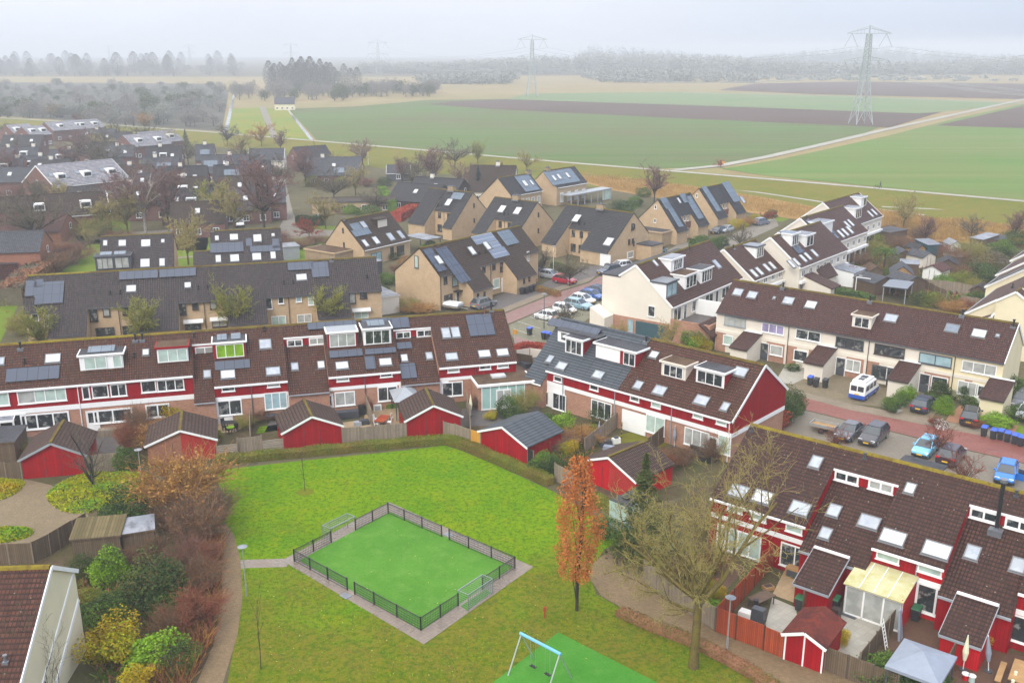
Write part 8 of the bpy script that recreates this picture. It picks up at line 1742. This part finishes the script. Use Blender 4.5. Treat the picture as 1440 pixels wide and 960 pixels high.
# barrels, boxes on the near patios
table('dark slatted wooden table on the orange fenced patio', 1070, 851, 1.9, 1.0, .75, 'wdk', 35); b = MB(); b.tube((0, 0, 0), (0, 0, .3), .16, .2, 10); tag(b.build('planter', M['blk'], None, px(1063, 848, .75)), 'black planter on the dark slatted table', 'planter')
softbox('wooden hutch with mesh front at the red wall', 1117, 812, 1.3, .7, .9, 'wpl', -39, 'hutch', 'hutch', (('mesh_front', 'dgr', (-.5, .5, -.38, -.34, .15, .7)),)); softbox('small wooden crate on the patio soil', 1080, 828, .8, .6, .3, 'wpl', 20, 'crate', 'crate', (('filling', 'drk', (-.3, .3, -.2, .2, .28, .32)),)); softbox('grey blue rain barrel box at the patio fence', 1066, 872, .9, .7, 1.0, 'dgr', -35, 'cargo_box', 'box'); softbox('pale cement bag heap in the patio corner', 1050, 866, 1.1, .7, .4, 'cush', -35, 'bag_heap', 'bags')
softbox('black trash drum beside the short orange screen', 1136, 838, .7, .6, 1.0, 'char', -39, 'drum', 'drum', (('lid', 'cush', (-.3, .3, -.25, .25, 1.0, 1.08)),)); softbox('dark brown planter behind the crimson cabin', 1174, 872, .6, .6, 1.0, 'drk', -39, 'tall_planter', 'planter'); b = MB(); b.box(-.6, .6, -.35, .35, .03, .05); tag(b.build('door_mat', M['dgr'], None, px(1193, 864), (0, 0, R(-39))), 'dark door mat before the garden room', 'mat')
# grey pavilion
A, Bq = px(1249, 935, 2.25), px(1319, 961, 2.25); d = Bq - A; L = d.length; th = math.atan2(d.y, d.x); A.z = 0; t = thing('pavilion', 'pavilion with grey canvas roof at the bottom right', 'pavilion', A, th); z, hp = 2.25, 3.0; D = 3.4
b = MB(); c = (L / 2, D / 2, hp); q = [(-.15, -.15, z), (L + .15, -.15, z), (L + .15, D + .15, z), (-.15, D + .15, z)]
for k in range(4): b.add([q[k], q[(k + 1) % 4], c])
for k in range(4): b.add([q[k], q[(k + 1) % 4], tuple(v - (.2 if i == 2 else 0) for i, v in enumerate(q[(k + 1) % 4])), tuple(v - (.2 if i == 2 else 0) for i, v in enumerate(q[k]))])
b.build('canopy', M['tarp'], t)
for x in (0, L):
    for y in (0, D): b = MB(); b.box(x - .05, x + .05, y - .05, y + .05, 0, z); b.build('post', M['dgr'], t)
A, L, th = base2((558, 592), (590, 589)); t = thing('pavilion', 'grey peaked pavilion behind the hedge bend shed', 'pavilion', A, th); z, hp, D = 2.2, 3.1, 4.0; b = MB(); q = [(-.2, -.2, z), (L + .2, -.2, z), (L + .2, D, z), (-.2, D, z)]; c = (L / 2, D / 2, hp)
for k in range(4): b.add([q[k], q[(k + 1) % 4], c])
b.build('canopy', M['gry'], t)
for x in (0, L):
    for y in (0, D - .2): b = MB(); b.box(x - .05, x + .05, y - .05, y + .05, 0, z); b.build('post', M['dgr'], t)
def parasol(label, x, y, h, mat, tilt=0):
    t = thing('folded_parasol', label, 'parasol', px(x, y)); t.rotation_euler = (0, R(tilt), 0); b = MB(); b.tube((0, 0, 0), (0, 0, h + .1), .03, n=6); b.build('pole', M['cush'], t); b = MB(); b.tube((0, 0, h * .3), (0, 0, h * .55), .1, .2, 8); b.tube((0, 0, h * .55), (0, 0, h), .2, .04, 8); b.build('canopy', M[mat], t); b = MB(); b.tube((0, 0, 0), (0, 0, .1), .25, n=10); b.build('base', M['dgr'], t)
parasol('folded cream parasol against the red lean-to wall', 1354, 942, 2.5, 'ivory'); parasol('folded grey parasol leaning against the red lean-to corner', 1390, 944, 2.6, 'tarp', -8); parasol('folded lilac parasol by the weathered divider fence', 842, 622, 2.2, 'glp'); parasol('folded lilac grey parasol at the garden divider of the red block', 948, 628, 2.2, 'tarp'); parasol('folded black parasol beside the extension corner', 662, 585, 2.4, 'ivory')
P = px(1266, 899); t = thing('covered_board', 'tall blue grey covered board leaning on the dark fence', 'board', P, R(50)); b = MB(); b.hexa([(-.3, -.08, 0), (.3, -.08, 0), (.3, .08, 0), (-.3, .08, 0), (-.15, .2, 2.2), (.15, .2, 2.2), (.15, .3, 2.2), (-.15, .3, 2.2)]); b.build('cover', M['tarp'], t)
P = px(1247, 912); t = thing('ladder', 'white ladder leaning on the dark patio fence', 'ladder', P, R(52)); b = MB()
for s in (-.2, .2): b.bar((s, 0, 0), (s, .5, 2.0), .05, .05)
b.build('rail', M['cush'], t); b = MB()
for k in range(1, 8): b.bar((-.2, .5 * k / 8, 2.0 * k / 8), (.2, .5 * k / 8, 2.0 * k / 8), .04, .04)
b.build('rungs', M['cush'], t)
table('long wooden picnic table in the right corner patio', 1432, 958, 2.6, 1.0, .78, 'wpl', 55, 'wdk'); t = thing('bench', 'wooden bench left of the long picnic table', 'bench', px(1406, 952), R(55)); b = MB(); b.box(-1.2, 1.2, -.18, .18, .4, .46); b.build('seat', M['wpl'], t)
for x in (-1, 1): b = MB(); b.box(x - .05, x + .05, -.15, .15, 0, .4); b.build('leg', M['wdk'], t)
for x, y, lab in ((1428, 948, 'cream lantern at the back of the picnic table'), (1424, 960, 'cream lantern at the front of the picnic table')): b = MB(); b.tube((0, 0, 0), (0, 0, .22), .1, n=8); tag(b.build('lantern', M['ivory'], None, px(x, y, .78)), lab, 'lantern')
for x, y, lab, m in ((1357, 955, 'small red and white stool by the cream parasol', 'redb'), (1366, 958, 'mint watering can by the red lean-to', 'mint')): b = MB(); b.tube((0, 0, 0), (0, 0, .4), .2, .17, 10); b.tube((0, 0, .4), (0, 0, .46), .24, n=10, m=1); tag(b.build('pot', [M[m], M['cush']], None, px(x, y)), lab, 'pot')
# white garden frame behind the cream row, statue pole with stripes
t = thing('garden_arch', 'white garden arch frame at the clipped hedge behind the cream row', 'frame', px(1202, 410), R(-38)); b = MB()
for x in (0, 2.2): b.box(x, x + .12, 0, .12, 0, 2.4); b.box(x, x + .12, 1.4, 1.52, 0, 2.4)
b.box(0, 2.32, 0, .12, 2.4, 2.52); b.box(0, 2.32, 1.4, 1.52, 2.4, 2.52); b.build('frame', M['wht'], t)
t = thing('striped_pole', 'black and yellow striped pole in the red block garden', 'pole', px(874, 616)); b = MB()
for k in range(8): b.tube((0, 0, k * .22), (0, 0, k * .22 + .22), .06, n=8, m=k % 2)
b.build('shaft', [M['blk'], M['lf_yel']], t)
# awning with pale glass roof at the left edge of the red row
t = thing('veranda', 'white veranda with glass roof at the left end of the red row', 'veranda', px(-12, 618), R(15)); b = MB(); b.hexa([(-3, -1.2, 2.3), (2.6, -1.2, 2.3), (2.6, 2.2, 2.9), (-3, 2.2, 2.9), (-3, -1.2, 2.36), (2.6, -1.2, 2.36), (2.6, 2.2, 2.96), (-3, 2.2, 2.96)]); b.build('roof', M['bitw'], t); b = MB()
for x in (-3, -1.2, .7, 2.6): b.bar((x, -1.25, 2.4), (x, 2.2, 3.0), .09, .09)
b.box(-3.05, 2.65, -1.3, -1.15, 2.15, 2.35); b.box(2.5, 2.62, -1.25, -1.13, 0, 2.2); b.build('frame', M['wht'], t)
# tall pots, statues
for x, y, lab in ((32, 612, 'white garden pot before the left red row window'), (300, 602, 'white garden pot by the white front door'), (755, 600, 'dark garden figure in the slate house garden')):
    b = MB(); b.tube((0, 0, 0), (0, 0, .6), .14, .22, 10); tag(b.build('garden_pot', M['cush' if 'white' in lab else 'drk'], None, px(x, y)), lab, 'pot')
# person pushing a bicycle on the dike path: one continuous skinned body
P = px(1238, 264.5, 1.66)
def person(P, rz, label):
    t = thing('person', label, 'person', P, rz); J = [(0, 0, .95), (0, 0, 1.2), (.02, 0, 1.42), (.04, 0, 1.52), (.06, 0, 1.68), (.02, -.1, .9), (.2, -.11, .5), (.12, -.11, .06), (.28, -.11, .03), (.02, .1, .9), (-.12, .11, .5), (-.3, .11, .1), (-.16, .11, .04), (.02, -.2, 1.4), (.1, -.25, 1.12), (.36, -.24, .98), (.02, .2, 1.4), (.06, .26, 1.12), (.34, .25, 1.0)]
    E_ = [(0, 1), (1, 2), (2, 3), (3, 4), (0, 5), (5, 6), (6, 7), (7, 8), (0, 9), (9, 10), (10, 11), (11, 12), (2, 13), (13, 14), (14, 15), (2, 16), (16, 17), (17, 18)]
    r = [.17, .17, .16, .07, .12, .11, .08, .06, .045, .11, .08, .06, .045, .08, .06, .04, .08, .06, .04]
    P0 = np.array([J[a] for a, b in E_], float); P1 = np.array([J[b] for a, b in E_], float)
    me = bpy.data.meshes.new('body'); me.from_pydata(J, E_, []); o = link_mesh('body', me, t); md = o.modifiers.new('skin', 'SKIN'); o.modifiers.new('sub', 'SUBSURF').levels = 1
    for v, q in zip(me.skin_vertices[0].data if me.skin_vertices else [], r): v.radius = (q, q)
    if me.skin_vertices: me.skin_vertices[0].data[0].use_root = True
    me.materials.append(M['char']); b = MB(); b.tube((.05, 0, 1.62), (.06, 0, 1.84), .11, .1, 8); b.build('hood', M['blk'], t)
person(P, R(170), 'person in dark clothes pushing a bicycle along the dike path')
t = thing('bicycle', 'black bicycle pushed along the dike path', 'bicycle', px(1233, 265, 1.66), R(170)); b = MB()
def ring(b, c, r, n=18):
    for k in range(n): a0, a1 = 6.283 * k / n, 6.283 * (k + 1) / n; b.bar((c[0] + r * math.cos(a0), 0, c[2] + r * math.sin(a0)), (c[0] + r * math.cos(a1), 0, c[2] + r * math.sin(a1)), .05, .05)
for x in (-.52, .52): b = MB(); ring(b, (x, 0, .35), .33); b.build('wheel', M['blk'], t)
b = MB(); [b.bar(a, c, .045, .045) for a, c in (((-.52, 0, .35), (-.15, 0, .85)), ((-.15, 0, .85), (0, 0, .3)), ((0, 0, .3), (.4, 0, .85)), ((-.12, 0, .8), (.4, 0, .85)), ((.4, 0, .95), (.52, 0, .35)), ((-.52, 0, .35), (0, 0, .3)))]; b.build('frame', M['blk'], t); b = MB(); b.box(-.28, -.05, -.08, .08, .88, .95); b.build('saddle', M['blk'], t); b = MB(); b.bar((.36, -.28, 1.02), (.36, .28, 1.02), .04, .04); b.bar((.4, 0, .85), (.37, 0, 1.02), .04, .04); b.build('handlebar', M['blk'], t)
# ================================================================ pylons and lines
def lat(b, a0, a1, w, m=0): b.bar(a0, a1, w, w, m)
def pylon(P, label, rz, h=50.0):
    t = thing('pylon', label, 'pylon', (P.x, P.y, 0), rz, 'lattice pylons of the power line')
    k = h / 50; b = MB(); ws = [(0, 4.6), (8, 3.4), (16, 2.5), (26, 1.75), (33, 1.4), (46, 1.0)]
    c = lambda z, w, i: Vector((w * (1, 1, -1, -1)[i], w * (1, -1, -1, 1)[i], z)) * k
    for i in range(4):
        for (z0, w0), (z1, w1) in zip(ws, ws[1:]): b.bar(c(z0, w0, i), c(z1, w1, i), .36 * k, .36 * k)
    z = 8.0
    def wd(z):
        for (z0, w0), (z1, w1) in zip(ws, ws[1:]):
            if z0 <= z <= z1: return w0 + (w1 - w0) * (z - z0) / (z1 - z0)
        return 1.0
    for i in range(4):
        b.bar(c(0, 4.6, i) * .98, c(8, wd(8), (i + 1) % 4), .16, .16) if False else None
        m0 = (c(8, wd(8), i) + c(8, wd(8), (i + 1) % 4)) / 2; b.bar(c(.5, 4.5, i), m0, .2, .2); b.bar(c(.5, 4.5, (i + 1) % 4), m0, .2, .2)
    while z < 46:
        z2 = min(46, z + max(2.0, wd(z) * 1.5))
        for i in range(4):
            j = (i + 1) % 4; b.bar(c(z, wd(z), i), c(z2, wd(z2), j), .17, .17); b.bar(c(z, wd(z), j), c(z2, wd(z2), i), .17, .17); b.bar(c(z2, wd(z2), i), c(z2, wd(z2), j), .15, .15)
        z = z2
    b.build('mast', M['pyl'], t)
    ends = []
    for za, half, ins, dz in ((32.5, 12.5, ((12.3, 4.8), (6.4, 4.8)), 2.0), (46.0, 12.2, ((9.5, 5.0),), 2.6)):
        b = MB(); w = wd(za)
        for s in (-1, 1):
            for yy in (-w, w):
                b.bar(Vector((s * w, yy, za)) * k, Vector((s * half, 0, za)) * k, .26, .26); b.bar(Vector((s * w * .8, yy * .8, za + dz)) * k, Vector((s * half, 0, za + .1)) * k, .2, .2)
            n = 6
            for q in range(1, n):
                f = q / n; xx = w + (half - w) * f; b.bar(Vector((s * xx, -w * (1 - f), za)) * k, Vector((s * (xx + .8), w * (1 - f), za)) * k, .12, .12); b.bar(Vector((s * xx, 0, za)) * k, Vector((s * xx, 0, za + dz * (1 - f))) * k, .12, .12)
        b.build('crossarm', M['pyl'], t)
        for s in (-1, 1):
            for xx, dd in ins:
                b = MB()
                for sg in (-1, 1): b.bar(Vector((s * xx, 0, za)) * k, Vector((s * xx + sg * 3.6, 0, za - 6.5)) * k, .22, .22); ends.append(Vector((s * xx + sg * 3.6, 0, za - 6.5)) * k)
                b.build('insulator', M['pyl'], t)
    b = MB(); b.bar((0, 0, 46 * k), (0, 0, 50 * k), .5, .5); b.bar(Vector((-12, 0, 46.2)) * k, Vector((0, 0, 49.8)) * k, .16, .16); b.bar(Vector((12, 0, 46.2)) * k, Vector((0, 0, 49.8)) * k, .16, .16); b.build('peak', M['pyl'], t)
    return t, [Vector((P.x + math.cos(rz) * e.x - math.sin(rz) * e.y, P.y + math.sin(rz) * e.x + math.cos(rz) * e.y, e.z)) for e in ends]
pp = []
for x, y, lab in ((1210, 175, 'nearest tall lattice pylon standing at the field road'), (748, 136, 'second lattice pylon, fainter, in the middle of the fields'), (533, 113.5, 'third lattice pylon, pale, above the poplar group'), (411, 101.5, 'fourth lattice pylon, nearly lost in mist, above the poplars'), (268, 94, 'fifth lattice pylon, a faint trace left of the poplars'), (155, 90, 'farthest lattice pylon, the faintest trace in the mist')): pp.append(pylon(px(x, y), lab, R(8)))
extra = px(1210, 175) + (px(1210, 175) - px(748, 136)) * 1.0
pe = [e + (extra - px(1210, 175)) for e in pp[0][1]]
for i, (A, B) in enumerate(((pe, pp[0][1]), (pp[0][1], pp[1][1]), (pp[1][1], pp[2][1]))):
    b = MB()
    for k in range(0, len(A), 2):
        a, c = (A[k] + A[k + 1]) / 2 - Vector((0, 0, .0)), (B[k] + B[k + 1]) / 2; prev = A[k + 1]
        a = A[k + 1]; c = B[k + 1]; prev = a
        for s in range(1, 17):
            f = s / 16; q = a.lerp(c, f) - Vector((0, 0, 4 * 9 * f * (1 - f))); b.bar(prev, q, .14, .14); prev = q
    o = b.build('power_line', M['wire'], fix=False); tag(o, ('power line conductors leaving the frame right of the nearest pylon', 'power line conductors between the nearest and the second pylon', 'power line conductors between the second and the third pylon')[i], 'power line')
# ================================================================ world, sun, haze, camera
w = bpy.data.worlds.new('World'); SC.world = w; w.use_nodes = True; nt = w.node_tree; N = nt.nodes; L = nt.links
bg = N['Background']; sky = N.new('ShaderNodeTexSky'); sky.sky_type = 'NISHITA'; sky.sun_disc = False
SE, SA = 38, 205   # sun elevation; azimuth it comes from (degrees clockwise from +Y)
sky.sun_elevation = R(SE); sky.sun_rotation = R(SA); sky.air_density = 1.0; sky.dust_density = 2.0; sky.altitude = 0
tc = N.new('ShaderNodeTexCoord'); sp = N.new('ShaderNodeSeparateXYZ'); L.new(tc.outputs['Generated'], sp.inputs[0])
rp = N.new('ShaderNodeValToRGB'); L.new(sp.outputs[2], rp.inputs[0])   # overcast dome: zenith brighter than horizon
e = rp.color_ramp.elements; e[0].position = 0.0; e[0].color = (.385, .40, .435, 1); e[1].position = 1.0; e[-1].color = (1.17, 1.15, 1.12, 1)
m1 = e.new(.15); m1.color = (.49, .50, .52, 1); m2 = e.new(.5); m2.color = (.87, .86, .85, 1)
no = N.new('ShaderNodeTexNoise'); no.inputs['Scale'].default_value = 2.2; no.inputs['Detail'].default_value = 5
mp = N.new('ShaderNodeMapping'); mp.inputs['Scale'].default_value = (1, 1, 3); L.new(tc.outputs['Generated'], mp.inputs[0]); L.new(mp.outputs[0], no.inputs['Vector'])
cr = N.new('ShaderNodeValToRGB'); L.new(no.outputs[0], cr.inputs[0]); cr.color_ramp.elements[0].position = .35; cr.color_ramp.elements[0].color = (.93, .94, .96, 1); cr.color_ramp.elements[1].position = .7; cr.color_ramp.elements[1].color = (1.04, 1.04, 1.04, 1)
mu = N.new('ShaderNodeMix'); mu.data_type = 'RGBA'; mu.blend_type = 'MULTIPLY'; mu.inputs[0].default_value = 1; L.new(rp.outputs[0], mu.inputs[6]); L.new(cr.outputs[0], mu.inputs[7])
gain = N.new('ShaderNodeMix'); gain.data_type = 'RGBA'; gain.blend_type = 'MULTIPLY'; gain.inputs[0].default_value = 1; CG = 17.5; gain.inputs[7].default_value = (CG, CG, CG, 1); L.new(mu.outputs[2], gain.inputs[6])
# thinner cloud to the right where blue shows through
nx = N.new('ShaderNodeMapRange'); nx.inputs['From Min'].default_value = .05; nx.inputs['From Max'].default_value = .6; nx.inputs['To Min'].default_value = .97; nx.inputs['To Max'].default_value = .5; L.new(sp.outputs[0], nx.inputs[0])
zz = N.new('ShaderNodeMapRange'); zz.inputs['From Min'].default_value = .0; zz.inputs['From Max'].default_value = .035; zz.inputs['To Min'].default_value = 1; zz.inputs['To Max'].default_value = 0; L.new(sp.outputs[2], zz.inputs[0])
mxx = N.new('ShaderNodeMath'); mxx.operation = 'MAXIMUM'; L.new(nx.outputs[0], mxx.inputs[0]); L.new(zz.outputs[0], mxx.inputs[1])
fin = N.new('ShaderNodeMix'); fin.data_type = 'RGBA'; L.new(mxx.outputs[0], fin.inputs[0]); L.new(sky.outputs[0], fin.inputs[6]); L.new(gain.outputs[2], fin.inputs[7])
inv = N.new('ShaderNodeMapRange'); inv.inputs['From Min'].default_value = 1; inv.inputs['From Max'].default_value = .55; L.new(mxx.outputs[0], inv.inputs[0])
tn = N.new('ShaderNodeMix'); tn.data_type = 'RGBA'; tn.blend_type = 'MULTIPLY'; tn.inputs[7].default_value = (.80, .89, 1.08, 1); L.new(inv.outputs[0], tn.inputs[0]); L.new(fin.outputs[2], tn.inputs[6]); L.new(tn.outputs[2], bg.inputs[0]); bg.inputs[1].default_value = .1
sl = bpy.data.lights.new('sun', 'SUN'); sl.energy = 1.3; sl.angle = R(20); sl.color = (1, .97, .92); so = bpy.data.objects.new('sun', sl); COL.objects.link(so)
az = R(SA); dv = Vector((math.sin(az) * math.cos(R(SE)), math.cos(az) * math.cos(R(SE)), math.sin(R(SE)))); so.rotation_euler = dv.to_track_quat('Z', 'Y').to_euler()
# haze: one even volume over the whole land
b = MB(); b.box(-3900, 3900, -100, 5300, -1.2, 62); hz = b.mesh('haze', [])
hm = bpy.data.materials.new('haze_air'); hm.use_nodes = True; hn = hm.node_tree.nodes; hn.remove(hn['Principled BSDF']); pv = hn.new('ShaderNodeVolumePrincipled'); pv.inputs['Color'].default_value = (.93, .965, 1.0, 1); pv.inputs['Density'].default_value = 0.0005
hm.node_tree.links.new(pv.outputs[0], hn['Material Output'].inputs['Volume']); hz.materials.append(hm)
ho = link_mesh('haze', hz); ho['kind'] = 'stuff'; ho['label'] = 'pale winter mist over the fields and village'; ho['category'] = 'mist'
cd = bpy.data.cameras.new('camera'); cd.sensor_width = 36; cd.lens = F0 / 1440 * 36; cd.clip_start = .5; cd.clip_end = 20000
co = bpy.data.objects.new('camera', cd); COL.objects.link(co); co.location = (0, 0, H0); co.rotation_euler = (math.pi / 2 - PIT, 0, 0); SC.camera = co
SC.view_settings.view_transform = 'Standard'; SC.view_settings.look = 'None'; SC.view_settings.gamma = 1; SC.view_settings.exposure = 0.42; SC.view_settings.use_curve_mapping = False
cy = SC.cycles; cy.max_bounces = 6; cy.diffuse_bounces = 3; cy.glossy_bounces = 2; cy.transmission_bounces = 2; cy.volume_bounces = 0; cy.transparent_max_bounces = 4; cy.use_denoising = True
cy.sample_clamp_indirect = 4
